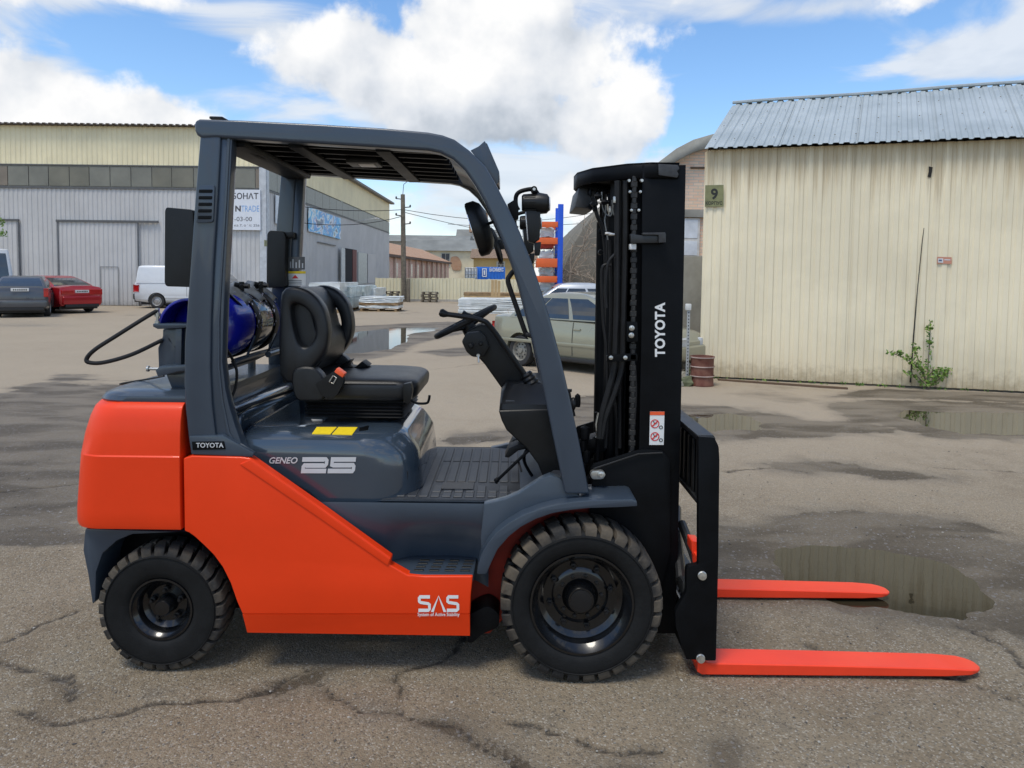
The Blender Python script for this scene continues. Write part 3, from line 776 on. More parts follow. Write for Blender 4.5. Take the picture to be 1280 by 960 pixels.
branches = [[(1160, 487), (1160, 460), (1162, 430), (1163, 402)], [(1159, 480), (1150, 462), (1135, 450), (1112, 440)], [(1160, 470), (1170, 462), (1188, 463)], [(1158, 476), (1150, 455), (1140, 430)], [(1160, 486), (1168, 478), (1180, 470)], [(1156, 480), (1145, 470), (1130, 465)]]
g = G()
for b in branches: g.curve([W(u, v, Ys + (i * .02)) for i, (u, v) in enumerate(b)], .007, 6)
g.build('stem', BARK, sap)
g = G()
for b in branches:
    pts = catmull([W(u, v, Ys) for u, v in b], 6)
    for k, p in enumerate(pts[4:]):
        leaf_cloud(g, p, (.055, .05, .05), 6 if b is not branches[0] else 5, .05, rnd)
for (u, v, r_, n) in ((1165, 468, .15, 60), (1180, 466, .11, 40), (1150, 458, .12, 44), (1137, 446, .09, 28), (1160, 410, .06, 26), (1163, 428, .05, 22), (1124, 441, .07, 30), (1147, 436, .06, 24), (1157, 478, .1, 50)):
    p = W(u, v, Ys); leaf_cloud(g, p, (r_, r_ * .7, r_ * .6), n, .05, rnd)
g.build('foliage', LEAF, sap, smooth=False)
g = G()
for i in range(36):
    t = rnd.random(); p = A + sd_ * (t * 4.6) + sn * rnd.uniform(.03, .12); leaf_cloud(g, (p.x, p.y, .025), (.07, .05, .03), rnd.choice([2, 6, 10]), .035, rnd)
g.build('weeds', LEAF, smooth=False, kind='stuff', label='low weeds along the foot of the shed wall')
# fallen plank and litter at the foot of the wall
g = G(); a, b = GP(898, 476), GP(1060, 487); g.loft([[(a.x, a.y, .0), (a.x, a.y + .05, .0), (a.x, a.y + .05, .03), (a.x, a.y, .03)], [(b.x, b.y, .0), (b.x, b.y + .05, .0), (b.x, b.y + .05, .03), (b.x, b.y, .03)]])
g.build('pipe', mat('rusty_pipe', (.12, .075, .045), .8), label='thin rusty rail lying along the foot of the shed', cat='rail', origin=(a.x, a.y, 0))

# rusty drum, stones and white post beside it
db = GP(881, 484); dr = .165 * 1.06
drum = thing('metal_drum', (db.x, db.y + dr, 0), 'squat rusty red brown drum beside the shed corner', 'drum')
g = G(); RUST = mat('rusty_red', (.12, .034, .022), .75, col2=(.20, .09, .06), vs_=7, bump=.2, bs=50)
hd = .455
pr_ = [(0, 0), (dr, 0), (dr + .006, .012), (dr, .03), (dr * .97, .13), (dr * .98, .145), (dr + .010, .155), (dr * .98, .165), (dr * .985, .29), (dr + .010, .30), (dr * .98, .31), (dr * .99, .42), (dr + .012, .44), (dr + .008, hd), (dr * .93, hd), (dr * .92, hd - .03), (0, hd - .03)]
g.lathe(pr_, (db.x, db.y + dr, 0), 'Z', 32, cap=False); g.build('drum_body', RUST, drum, ang=50)
g = G()
for z in (.155, .30, .44): g.lathe([(dr + .0115, z - .008), (dr + .014, z), (dr + .0115, z + .008)], (db.x, db.y + dr, 0), 'Z', 32, cap=False)
g.build('drum_hoop', mat('pale_hoop', (.38, .30, .26), .6, var=.3), drum)
rnd = random.Random(4)
STL = ['largest mossy dark stone low in the heap left of the drum', 'pale concrete lump at the left middle of the rubble heap', 'mossy stone in the middle of the rubble heap right of its pale lump', 'pale stone near the top of the rubble heap', 'topmost mossy stone of the rubble heap by the shed corner', 'pale stone at the lower left foot of the rubble heap', 'small dark stone touching the rusty drum', 'small pale stone low in the rubble heap']
for i, (u, v, r_) in enumerate(((858, 481, .11), (853, 470, .09), (862, 466, .10), (857, 457, .09), (866, 452, .06), (850, 482, .07), (869, 481, .05), (862, 476, .06))):
    Y = 10.6 + (484 - v) * .03; p = W(u, v, Y); g = G(); g.blob((p.x, p.y, max(r_ * .6, p.z)), (r_, r_ * .8, r_ * .8), 2, .5, seed=i)
    look = 'pale' if i % 2 else 'mossy'
    g.build('rubble_stone', mat('rubble_pale', (.34, .32, .26), .9, bump=.4, bs=25, var=.3) if i % 2 else mat('rubble_moss', (.12, .13, .07), .9, bump=.4, bs=25, var=.4), cat='stone', group='rubble stones heaped beside the drum', label=STL[i], origin=(p.x, p.y, 0))
g = G(); p = W(862, 478, 10.75); q = W(861, 383, 10.75); wp = thing('marker_post', (p.x, 10.75, 0), 'thin white perforated post standing behind the rusty drum', 'post')
g.box(q.x - .022, q.x + .022, 10.74, 10.76, 0, q.z - .04, .003); g.build('post_shaft', mat('grey_white', (.34, .35, .34), .5), wp)
g = G(); g.box(q.x - .05, q.x + .035, 10.72, 10.78, q.z - .06, q.z + .04, .012); g.build('post_head', mat('offwhite', (.62, .62, .58), .5), wp)
g = G()
for i in range(22): g.lathe([(.009, 0), (.009, -.002), (0, -.002)], (q.x, 10.7395, .12 + i * .05), 'Y', 8)
g.build('post_holes', BLACKP, wp)

# ------------------------------------------------------------------ ARCHED HANGAR behind the mast
YH = 18.5
arc_px = [(700, 358), (706, 335), (716, 308), (730, 285), (748, 264), (770, 244), (795, 222), (822, 203.5), (845, 186), (866, 175), (890, 168), (925, 161), (970, 158), (1020, 161)]
ap = XZ(arc_px, YH); ap[0] = (ap[0][0], 0.0)
hang = thing('arched_hangar', (ap[0][0], YH, 0), 'old brick hangar with a curved roof edge behind the mast', 'hangar')
BR = bpy.data.materials.new('pale_brick'); BR.use_nodes = True
def brickmat(m, c1, c2, mo, sc_, w=.5, h=.16):
    nt = m.node_tree; N = nt.nodes; L = nt.links; b = N['Principled BSDF']; geo = N.new('ShaderNodeNewGeometry'); sp_ = N.new('ShaderNodeSeparateXYZ'); cb_ = N.new('ShaderNodeCombineXYZ')
    L.new(geo.outputs['Position'], sp_.inputs[0]); ad = N.new('ShaderNodeMath'); L.new(sp_.outputs['X'], ad.inputs[0]); L.new(sp_.outputs['Y'], ad.inputs[1]); L.new(ad.outputs[0], cb_.inputs['X']); L.new(sp_.outputs['Z'], cb_.inputs['Y'])
    t = N.new('ShaderNodeTexBrick'); t.inputs['Color1'].default_value = (*c1, 1); t.inputs['Color2'].default_value = (*c2, 1); t.inputs['Mortar'].default_value = (*mo, 1); t.inputs['Scale'].default_value = sc_; t.inputs['Brick Width'].default_value = w; t.inputs['Row Height'].default_value = h; t.inputs['Mortar Size'].default_value = .02
    L.new(cb_.outputs[0], t.inputs['Vector']); n = N.new('ShaderNodeTexNoise'); n.inputs['Scale'].default_value = 2.5; n.inputs['Detail'].default_value = 6; L.new(geo.outputs['Position'], n.inputs['Vector'])
    x = N.new('ShaderNodeMix'); x.data_type = 'RGBA'; x.blend_type = 'MULTIPLY'; x.inputs[0].default_value = .15; L.new(t.outputs['Color'], x.inputs[6]); L.new(n.outputs['Color'], x.inputs[7])
    r = N.new('ShaderNodeMix'); r.data_type = 'RGBA'; mr = N.new('ShaderNodeMapRange'); mr.inputs[1].default_value = .3; mr.inputs[2].default_value = .8; L.new(n.outputs['Fac'], mr.inputs[0]); L.new(mr.outputs[0], r.inputs[0]); L.new(x.outputs[2], r.inputs[6]); L.new(t.outputs['Color'], r.inputs[7])
    L.new(r.outputs[2], b.inputs['Base Color']); b.inputs['Roughness'].default_value = .9
brickmat(BR, (.80, .52, .35), (.90, .66, .48), (.62, .55, .45), 2.0)
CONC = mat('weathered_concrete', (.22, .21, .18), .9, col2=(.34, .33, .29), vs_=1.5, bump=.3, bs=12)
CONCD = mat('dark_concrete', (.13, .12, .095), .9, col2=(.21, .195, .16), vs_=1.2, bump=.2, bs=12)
# brick gable behind, concrete skin over the left shoulder
gb = [(x, z - .14) for x, z in ap[6:]] ; x6 = gb[0][0]
g = G(); g.prism([(x6, 0)] + gb + [(gb[-1][0], 0)], YH + .25, YH + .6, 0)
g.build('gable_wall', BR, hang, smooth=False)
g = G(); up_ = ap[5:]; lo2 = [(x + .05, z - .30) for x, z in up_]
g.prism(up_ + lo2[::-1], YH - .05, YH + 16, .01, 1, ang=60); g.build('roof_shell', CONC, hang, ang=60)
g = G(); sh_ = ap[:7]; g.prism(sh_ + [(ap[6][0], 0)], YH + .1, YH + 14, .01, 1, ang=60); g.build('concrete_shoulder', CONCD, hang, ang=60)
g = G(); zz = W(870, 264, YH).z; g.box(x6, gb[-1][0], YH + .15, YH + .26, W(870, 271, YH).z, W(870, 261, YH).z, .01); g.build('lintel_band', CONC, hang)
g = G(); g.prism(XZ([(866, 207), (890, 207), (890, 209), (866, 209)], YH), YH + .2, YH + .26, 0); g.build('dark_beam', mat('rusty_pipe', (.12, .075, .045)), hang)
wx0, wx1 = hx(838, 300, YH), hx(877, 300, YH); wz0, wz1 = W(870, 321, YH).z, W(870, 272, YH).z
g = G(); g.box(wx0, wx1, YH + .20, YH + .3, wz0, wz1, 0); wfm = g.build('window', mat('white_frame', (.62, .60, .56), .6), hang)
g = G(); g.box(wx0 + .06, wx1 - .06, YH + .19, YH + .205, wz0 + .50, wz1 - .05, 0); g.build('pane', WINLIGHT, wfm)
g = G(); g.box(wx0 + .06, wx1 - .06, YH + .19, YH + .205, wz0 + .05, wz0 + .42, 0); g.build('pane', WINLIGHT, wfm)
# concrete yard wall below the window
YWL = 15.5
g = G(); g.box(hx(842, 400, YWL), hx(884, 400, YWL), YWL, YWL + .2, -.05, W(870, 320, YWL).z, .01)
g.build('concrete_wall', CONC, cat='wall', label='weathered grey concrete wall between the mast and the shed', origin=(hx(860, 400, YWL), YWL, 0))

# bare creeper tree
rnd = random.Random(12)
bt0 = W(745, 372, 17.0); bt = thing('bare_tree', (bt0.x, 17.0, 0), 'leafless brown tree in front of the curved hangar shoulder', 'tree')
g = G()
def grow(p, d, ln, r, dep):
    pts = [p]; q = p.copy(); dd = d.copy()
    for i in range(5):
        dd = (dd + Vector((rnd.gauss(0, .20), rnd.gauss(0, .16), rnd.gauss(0, .12)))).normalized(); q = q + dd * ln / 5; pts.append(q.copy())
    g.tube(pts, [r * (1 - .12 * i) for i in range(6)], 5 if dep < 2 else 4)
    if dep < 4:
        for i in range(4 if dep else 6):
            k = rnd.randint(1, 5); nd_ = (dd + Vector((rnd.gauss(0, .65), rnd.gauss(0, .4), rnd.gauss(.0 if dep > 2 else .25, .55)))).normalized(); grow(pts[k], nd_, ln * rnd.uniform(.5, .8), r * .55, dep + 1)
grow(Vector((bt0.x, 17.0, 0)), Vector((-.05, 0, 1)), 1.9, .07, 0)
g.build('branches', mat('bare_bark', (.36, .29, .22), .9, var=.3), bt)

# ------------------------------------------------------------------ LEFT HALL
X0, YF, YB, HT = -11.9, 34.0, 68.0, 8.55
hall = thing('warehouse_hall', (X0, YF, 0), 'long grey and cream corrugated warehouse hall with a window band', 'warehouse')
XL = -62.0
GREYS = wall_mat('grey_sheet', (.52, .51, .495), (.38, .37, .35), 99, 0)
CREAMS = wall_mat('cream_upper_sheet', (.82, .73, .48), (.50, .43, .26), 99, -9)
z1h, z2h = 5.67, 6.68
xs_ = XL; k = 0
for a in np.arange(XL, X0 - .1, 5.57):
    b = min(a + 5.57, X0); g = G(); corr(g, (a, YF, 0), (b, YF, 0), (a, YF, z1h), (b, YF, z1h), (0, -1, 0), .22, .022); g.build('lower_wall_sheet', GREYS, hall, smooth=False)
    g = G(); corr(g, (a, YF, z2h), (b, YF, z2h), (a, YF, HT), (b, YF, HT), (0, -1, 0), .24, .022); g.build('upper_wall_sheet', CREAMS, hall, smooth=False)
BAND = [mat('band_olive', (.17, .16, .12), .45, var=.15, vs_=1), mat('band_brown', (.20, .165, .125), .45, var=.15, vs_=1), mat('band_grey', (.19, .185, .15), .45, var=.15, vs_=1)]
g = G(); g.box(XL, X0, YF + .02, YF + .2, z1h, z2h, 0); g.build('band_frame', mat('band_frame_grey', (.30, .29, .26), .6), hall)
a = XL; rnd = random.Random(9)
while a < X0 - .2:
    w_ = rnd.choice((.95, 1.0, 1.0, 1.05)); b = min(a + w_, X0 - .03); g = G(); g.box(a + .02, b - .02, YF - .02, YF + .04, z1h + .04, z2h - .05, 0)
    g.build('band_panel', rnd.choice(BAND), hall, smooth=False); a = b
g = G(); g.box(XL, X0 + .02, YF - .07, YF - .0, z1h - .09, z1h - .0, 0); g.box(XL, X0 + .02, YF - .05, YF + .02, z2h - .0, z2h + .05, 0); g.build('drip_flashing', mat('dark_flashing', (.10, .10, .10), .5), hall)
# side (facing right)
g = G(); corr(g, (X0, YF, 0), (X0, YB, 0), (X0, YF, z1h), (X0, YB, z1h), (1, 0, 0), .30, .03); g.build('side_wall_lower', GREYS, hall, smooth=False)
g = G(); corr(g, (X0, YF, z2h), (X0, YB, z2h), (X0, YF, HT), (X0, YB, HT), (1, 0, 0), .30, .05); g.build('side_wall_upper', CREAMS, hall, smooth=False)
for a in np.arange(YF, YB, 1.7):
    g = G(); g.box(X0 - .04, X0 + .02, a + .02, min(a + 1.68, YB), z1h + .04, z2h - .05, 0); g.build('side_band_panel', mat('band_pale', (.27, .27, .23), .5, var=.12), hall, smooth=False)
g = G(); g.box(X0 - .1, X0 - .045, YF + .21, YB, z1h, z2h, 0); g.box(X0 - .02, X0 + .06, YF, YB, z1h - .08, z1h, 0); g.build('side_flashing', MATS['dark_flashing'], hall)
g = G(); g.box(X0 - .25, X0 + .07, YF - .08, YF - .02, 0, z2h, 0); g.box(X0 + .051, X0 + .10, YF - .02, YF + .3, 0, z2h, 0); g.build('corner_trim', mat('light_trim', (.50, .52, .54), .5), hall)
g = G(); g.box(XL, X0 - .1, YF + .2, YB, 0, .05, 0); g.box(XL, X0 - .1, YB - .2, YB, 0, HT, 0); g.build('hall_body', GREYS, hall)
RD = mat('dark_roof_sheet', (.12, .10, .09), .6, var=.3)
g = G(); corr(g, (XL, YF - .35, HT + .02), (X0 + .35, YF - .35, HT + .02), (XL, YB + .35, HT + .06), (X0 + .35, YB + .35, HT + .06), (0, 0, 1), .30, .06)
rf = g.build('roof', RD, hall, smooth=False); md = rf.modifiers.new('t', 'SOLIDIFY'); md.thickness = .03
g = G(); g.box(X0 + .06, X0 + .42, YF - .3, YB + .5, HT - .14, HT + .02, 0); g.build('verge_board', mat('grey_board', (.22, .21, .19), .8), hall)
# doors drawn as framed sheets standing proud
def hw(u, v, off=0.0):
    d = ray(u, v); t = (YF - off - CAM.y) / d.y; return CAM + d * t
def door_on_front(u0, u1, v0, nm, par):
    a, b = hw(u0, 380).x, hw(u1, 380).x; zt = hw((u0 + u1) / 2, v0).z
    g = G(); corr(g, (a, YF - .08, .02), (b, YF - .08, .02), (a, YF - .08, zt), (b, YF - .08, zt), (0, -1, 0), .22, .022); d = g.build(nm, GREYS, par, smooth=False)
    g = G()
    for x in (a, b): g.box(x - .02, x + .02, YF - .14, YF - .055, 0, zt, 0)
    g.build('door_edge', mat('edge_grey', (.20, .205, .21), .6), d); return d, a, b, zt
d1, a, b, zt = door_on_front(76, 175, 278, 'sliding_door', hall)
g = G(); g.box(a - .05, b + 1.0, YF - .16, YF - .06, zt, zt + .10, 0); g.build('door_rail', MATS['dark_flashing'], d1)
wa, wb, wz = hw(128, 380).x, hw(150, 380).x, hw(140, 334).z
g = G(); g.box(wa, wa + .025, YF - .135, YF - .12, .05, wz, 0); g.box(wb, wb + .025, YF - .135, YF - .12, .05, wz, 0); g.box(wa, wb, YF - .135, YF - .12, wz, wz + .03, 0); g.build('wicket_door', MATS['edge_grey'], d1)
d2, a, b, zt = door_on_front(-60, 27, 276, 'sliding_door', hall)
g = G(); g.box(a - .05, b + .05, YF - .16, YF - .06, zt, zt + .09, 0); g.build('door_rail', MATS['dark_flashing'], d2)
# sign board on the front
def fpt(u0, v0, u1, v1, off): return lambda a_, b_: hw(u0 + (u1 - u0) * a_, v1 + (v0 - v1) * b_, off)
P0, P1 = hw(262, 237), hw(327, 288)
g = G(); g.box(P0.x, P1.x, YF - .16, YF - .09, P1.z, P0.z, 0)
bd = g.build('sign_board', mat('board_white', (.70, .72, .76), .5, var=.03), None, origin=(P0.x, YF - .1, P1.z), smooth=False, cat='sign', label='white sign board with dark and blue lettering on the hall front')
ink = mat('grey_ink', (.07, .07, .08), .6); blu = mat('light_blue_ink', (.18, .38, .70), .6)
def sign_text(nm, body, u0, v0, u1, v1, m, **k):
    off = .163
    return lettering(nm, body, lambda a_, b_: hw(u0 + (u1 - u0) * a_, v1 + (v0 - v1) * b_, off) - Vector((P0.x, YF - .1, P1.z)), m, bd, local=True, **k)
sign_text('sign_word', 'БОНАТ', 290, 241, 323, 249, ink, bold=.02)
sign_text('sign_letter', 'N', 294, 257, 301, 264.5, ink, bold=.04); sign_text('sign_trade', 'TRADE', 301.5, 257, 324, 264.5, blu)
sign_text('sign_digits', '-03-00', 293, 271, 315, 276.5, ink); sign_text('sign_small', 'ка 7, офіс 25а', 293, 280, 324, 284, ink)
# side wall items
def sw_pt(u, v, off=.0):
    d = ray(u, v); t = (X0 + off - CAM.x) / d.x; return CAM + d * t
def side_panel_(name, u0, v0a, v0b, u1, v1a, v1b, off, th, m, parent=None, **k):
    q = [sw_pt(u0, v0b, off), sw_pt(u1, v1b, off), sw_pt(u1, v1a, off), sw_pt(u0, v0a, off)]
    g = G(); g.loft([[p - Vector((th, 0, 0)) for p in q], q]); return g.build(name, m, parent, smooth=False, **k)
def poster_mat():
    m = bpy.data.materials.new('poster_print'); m.use_nodes = True; nt = m.node_tree; N = nt.nodes; L = nt.links; b = N['Principled BSDF']
    geo = N.new('ShaderNodeNewGeometry'); mp = N.new('ShaderNodeMapping'); mp.inputs['Scale'].default_value = (.6, .55, .9); L.new(geo.outputs['Position'], mp.inputs[0])
    v = N.new('ShaderNodeTexVoronoi'); v.inputs['Scale'].default_value = 1.6; L.new(mp.outputs[0], v.inputs['Vector']); n = N.new('ShaderNodeTexNoise'); n.inputs['Scale'].default_value = 1.2; n.inputs['Detail'].default_value = 7; n.inputs['Distortion'].default_value = 1.5; L.new(mp.outputs[0], n.inputs['Vector'])
    r = N.new('ShaderNodeValToRGB'); L.new(n.outputs['Fac'], r.inputs[0]); e = r.color_ramp.elements; r.color_ramp.interpolation = 'EASE'
    e[0].position = .30; e[0].color = (.55, .62, .70, 1); e[1].position = .75; e[1].color = (.05, .16, .30, 1)
    for p_, c_ in ((.42, (.12, .36, .72)), (.48, (.10, .50, .85)), (.54, (.75, .80, .85)), (.62, (.20, .25, .32))): x = r.color_ramp.elements.new(p_); x.color = (*c_, 1)
    mx = N.new('ShaderNodeMix'); mx.data_type = 'RGBA'; mx.inputs[0].default_value = .06; L.new(r.outputs[0], mx.inputs[6]); L.new(v.outputs['Color'], mx.inputs[7]); L.new(mx.outputs[2], b.inputs['Base Color']); b.inputs['Roughness'].default_value = .5
    return m
PM = poster_mat()
po = sw_pt(392, 275, .1)
side_panel_('sign_banner', 386, 258.5, 289, 426, 273, 299, .14, .04, PM, cat='banner', label='blue and white printed banner high on the hall side wall', origin=tuple(po))
po = sw_pt(350, 260, .1)
pb_ = side_panel_('sign_banner', 345, 243.5, 279, 360.5, 249, 283.5, .14, .04, mat('poster_white', (.66, .70, .74), .5), cat='banner', label='narrow white notice with a blue strip near the hall corner', origin=tuple(po))
q = [sw_pt(353, 280, .145), sw_pt(360.3, 282.6, .145), sw_pt(360.3, 250, .145), sw_pt(353, 247.4, .145)]
g = G(); g.loft([[p - Vector((.02, 0, 0)) - po for p in q], [p - po for p in q]]); g.build('blue_strip', PM, pb_, local=True, smooth=False)
# open doorway with a leaf, a red inner frame and the second leaf
side_panel_('doorway', 431.5, 310, 354, 446, 312.5, 352, .075, .02, mat('dark_interior', (.012, .012, .014), .9), hall)
side_panel_('red_door_frame', 441, 312, 353, 446, 313, 352.5, .10, .03, mat('dull_red', (.14, .025, .02), .6), hall)
side_panel_('door_leaf', 427, 309.5, 355, 431.5, 311, 354, .30, .05, mat('pale_leaf', (.55, .57, .55), .5), hall)
side_panel_('door_leaf', 448, 315, 355, 459, 317, 354, .10, .03, mat('pale_leaf2', (.50, .52, .47), .5), hall)
side_panel_('door_panel', 460, 317, 354, 470, 318, 353, .08, .02, GREYS, hall)
side_panel_('door_rail', 398, 302, 303.2, 420, 306.5, 307.8, .12, .05, MATS['dark_flashing'], hall)
g = G(); p = sw_pt(444, 277, .1); g.tube([p, p + Vector((1.5, 0, .25))], .03, 6); g.blob(p + Vector((1.6, 0, .25)), (.25, .14, .06), 1, 0); g.build('wall_lamp', mat('lamp_white', (.6, .6, .6), .5), hall)
side_panel_('small_plate', 331, 300, 308, 334.5, 300.5, 308, .2, .03, mat('olive_plate', (.20, .20, .09)), hall)

# ------------------------------------------------------------------ far yard: fence, pole, buildings
YFN = 44.0
def box_at(g, u0, u1, v0, v1, Y, dep, z0=None):
    """box seen in the picture between columns u0..u1 and rows v0..v1, standing at depth Y"""
    a, b = W(u0, v0, Y), W(u1, v1, Y); c = W(u1, v0, Y)
    g.box(a.x, b.x, Y, Y + dep, b.z if z0 is None else z0, (a.z + c.z) / 2, 0)
    return a, b
fence = thing('sheet_fence', (W(560, 375, YFN).x, YFN, 0), 'cream metal sheet fence across the far end of the yard', 'fence')
CF = mat('fence_cream', (.74, .68, .48), .6, var=.06, vs_=1.0)
u = 470.0
while u < 700:
    a, b = W(u, 376, YFN), W(u + 17.5, 376, YFN); zt = W(u, 347.5 if u < 580 else 349, YFN).z
    g = G(); corr(g, (a.x, YFN, .12), (b.x, YFN, .12), (a.x, YFN, zt), (b.x, YFN, zt), (0, -1, 0), .22, .04); g.build('fence_sheet', CF, fence, smooth=False)
    g = G(); g.box(a.x - .05, a.x + .05, YFN + .01, YFN + .1, 0, zt + .02, 0); g.build('fence_post', CF, fence); u += 17.6
g = G(); a, b = W(470, 376, YFN), W(704, 376, YFN); g.box(a.x, b.x, YFN - .15, YFN + .15, -.02, .14, 0); g.build('kerb', mat('kerb_pale', (.42, .40, .36), .9), fence)
def lpole(u, v0, v1, Y, r, lab):
    p, q = W(u + 1.5, v1, Y), W(u, v0, Y); t = thing('utility_pole', (p.x, Y, 0), lab, 'pole')
    g = G(); g.tube([(p.x, Y, 0), (q.x, Y, q.z)], [r, r * .75], 8); g.build('pole_shaft', mat('pole_wood', (.17, .145, .11), .9, var=.3), t)
    g = G()
    for i in range(4): g.tube([(q.x, Y, q.z - .3 - i * .5), (q.x + (.45 if i % 2 else -.4), Y, q.z - .25 - i * .5)], .03, 6); g.blob((q.x + (.45 if i % 2 else -.4), Y, q.z - .2 - i * .5), (.06, .06, .1), 1, 0)
    g.tube([(q.x, Y, q.z), (q.x + .05, Y, q.z + .6), (q.x + .3, Y, q.z + .8)], .02, 5)
    g.build('insulator_bracket', mat('bracket_dark', (.05, .05, .05), .7), t); return q
q1 = lpole(503.5, 243, 376, 43.0, .17, 'tall wooden utility pole with wire brackets beside the far fence')
g = G(); a, b = W(508, 376, 42.5), W(512, 376, 42.5); g.box(a.x, b.x, 42.5, 42.8, 0, W(510, 348, 42.5).z, .02); g.build('gate_post', mat('pole_wood', (.17, .145, .11)), cat='post', label='square dark gate post right of the utility pole', origin=(a.x, 42.5, 0))
def sag(p, q, s, n=10): return [p.lerp(q, i / n) - Vector((0, 0, s * 4 * (i / n) * (1 - i / n))) for i in range(n + 1)]
wires = [((504, 262), 43, (300, 246), 34, .3, 'upper left wire from the pole to the hall'), ((504, 270), 43, (330, 270), 36, .5, 'lower left wire from the pole towards the hall'), ((504, 262), 43, (760, 262), 60, .8, 'upper wire running right from the pole'), ((504, 265), 43, (700, 300), 70, .3, 'sagging lower wire running right from the pole'), ((560, 280), 60, (880, 262), 40, .5, 'thin wire passing behind the rack post')]
for (a, Ya, b, Yb, s_, lab) in wires:
    p, q = W(*a, Ya), W(*b, Yb); g = G(); g.tube(sag(p, q, s_), .018, 4); g.build('overhead_wire', BLACKR, cat='wire', label=lab, group='overhead wires in the yard', origin=tuple(p))
# long low pink brick building
PK = bpy.data.materials.new('pink_brick'); PK.use_nodes = True; brickmat(PK, (.62, .36, .28), (.75, .50, .40), (.5, .42, .36), 1.4)
OB = bpy.data.materials.new('orange_brick'); OB.use_nodes = True; brickmat(OB, (.42, .20, .10), (.50, .28, .16), (.4, .33, .25), 1.2)
pa, pb = Vector((-12.9, 69, 0)), Vector((-10.3, 114, 0)); pd = (pb - pa).normalized(); pn = Vector((pd.y, -pd.x, 0)); Lp = (pb - pa).length
low = thing('brick_building', tuple(pa), 'long low pink brick building with dark eaves behind the far fence', 'building')
zt = W(476, 320, 69).z
g = G(); q = [pa, pb, pb - pn * 9, pa - pn * 9]; g.prism([(p.x, p.y) for p in q], 0, zt, 0, axis='Z'); g.build('wall', PK, low, smooth=False)
g = G(); q = [pa + pn * .5, pb + pn * .5, pb - pn * 9.5, pa - pn * 9.5]; g.prism([(p.x, p.y) for p in q], zt, zt + .28, 0, axis='Z'); g.build('eaves', mat('eave_dark', (.12, .08, .06), .8), low, smooth=False)
g = G(); rr = zt + .28; 
g.loft([[pa - pd * .3 + pn * .4 + Vector((0, 0, rr)), pa - pd * .3 - pn * 9 + Vector((0, 0, rr)), pa - pd * .3 - pn * 4.3 + Vector((0, 0, rr + 2.0))], [pb + pn * .4 + Vector((0, 0, rr)), pb - pn * 9 + Vector((0, 0, rr)), pb - pn * 4.3 + Vector((0, 0, rr + 2.0))]])
g.build('gable_roof', [OB], low, smooth=False)
for i in range(11):
    c = pa + pd * (2.2 + i * 3.9) + pn * .03
    g = G(); g.prism([(p.x, p.y) for p in (c, c + pd * 1.3, c + pd * 1.3 + pn * .05, c + pn * .05)], 1.3, 2.9, 0, axis='Z'); w_ = g.build('window', mat('dark_window', (.05, .055, .065), .2, coat=.5), low, smooth=False)
    g = G(); g.prism([(p.x, p.y) for p in (c - pd * .55 , c - pd * .15, c - pd * .15 + pn * .2, c - pd * .55 + pn * .2)], .8, zt, 0, axis='Z'); g.build('pilaster', mat('pale_pink', (.58, .44, .36), .8), low, smooth=False)
g = G(); c = pa + pn * .06; g.prism([(p.x, p.y) for p in (c, c + pd * 1.8, c + pd * 1.8 + pn * .05, c + pn * .05)], .9, 3.0, 0, axis='Z'); g.build('gate', mat('slate_gate', (.07, .09, .11), .6), low, smooth=False)
# cream two storey block
def far_block(nm, u0, u1, v0, Y, dep, m, lab, roofm=None, roofh=0.0, wins=(), winm=None, cat='building'):
    a = W(u0, v0, Y); b = W(u1, v0, Y); t = thing(nm, (a.x, Y, 0), lab, cat); zt = (a.z + b.z) / 2
    g = G(); g.box(a.x, b.x, Y, Y + dep, 0, zt, 0); g.build('wall', m, t, smooth=False)
    if roofm: g = G(); g.prism([(Y - .6, zt), (Y + dep, zt), (Y + dep, zt + roofh), (Y + 3, zt + roofh)], a.x - .4, b.x + .4, 0, axis='X'); g.build('roof', roofm, t, smooth=False)
    for (wu0, wu1, wv0, wv1) in wins:
        p, q = W(wu0, wv0, Y), W(wu1, wv1, Y); g = G(); g.box(p.x - .12, q.x + .12, Y - .06, Y - .001, q.z - .12, p.z + .12, 0); f = g.build('window_frame', mat('frame_cream', (.5, .48, .4), .7), t, smooth=False)
        n = max(1, int((wu1 - wu0) / 4)); dx = (q.x - p.x) / n
        for i in range(n):
            g = G(); g.box(p.x + i * dx + .05, p.x + (i + 1) * dx - .05, Y - .10, Y - .061, q.z, (p.z + q.z) / 2 - .04, 0); g.box(p.x + i * dx + .05, p.x + (i + 1) * dx - .05, Y - .10, Y - .061, (p.z + q.z) / 2 + .04, p.z, 0); g.build('pane', mat('dark_window', (.05, .055, .065)), f, smooth=False)
    return t
CB = mat('cream_plaster', (.66, .60, .44), .85, var=.12, vs_=.4); GR = mat('grey_felt_roof', (.20, .205, .19), .8, var=.2, vs_=.3)
far_block('plastered_block', 508, 594, 313.5, 122, 20, CB, 'cream plastered two storey block with four dark windows', GR, 2.0, [(515, 525, 316, 326), (528, 539, 316.5, 330), (552, 562, 317, 333)])
pk = W(568, 340, 121.9); g = G(); g.prism(fillet(XZ([(563.5, 321), (572, 320), (577, 328), (576, 338), (566, 338), (563, 330)], 121.9), .4), 121.85, 121.95, 0); g.build('exposed_brick', OB, bpy.data.objects['plastered_block'], smooth=False)
far_block('office_block', 594, 607, 311, 118, 12, CB, 'narrow pale block right of the cream plastered block')
far_block('workshop_block', 476, 585, 302, 150, 20, mat('grey_plaster', (.30, .29, .25), .85), 'long grey workshop roofline above the cream block', GR, 1.5)
far_block('workshop_block', 572, 640, 296.5, 170, 20, mat('slate_plaster', (.17, .18, .19), .85), 'dark grey roof block at the right of the far roofline', GR, 2)
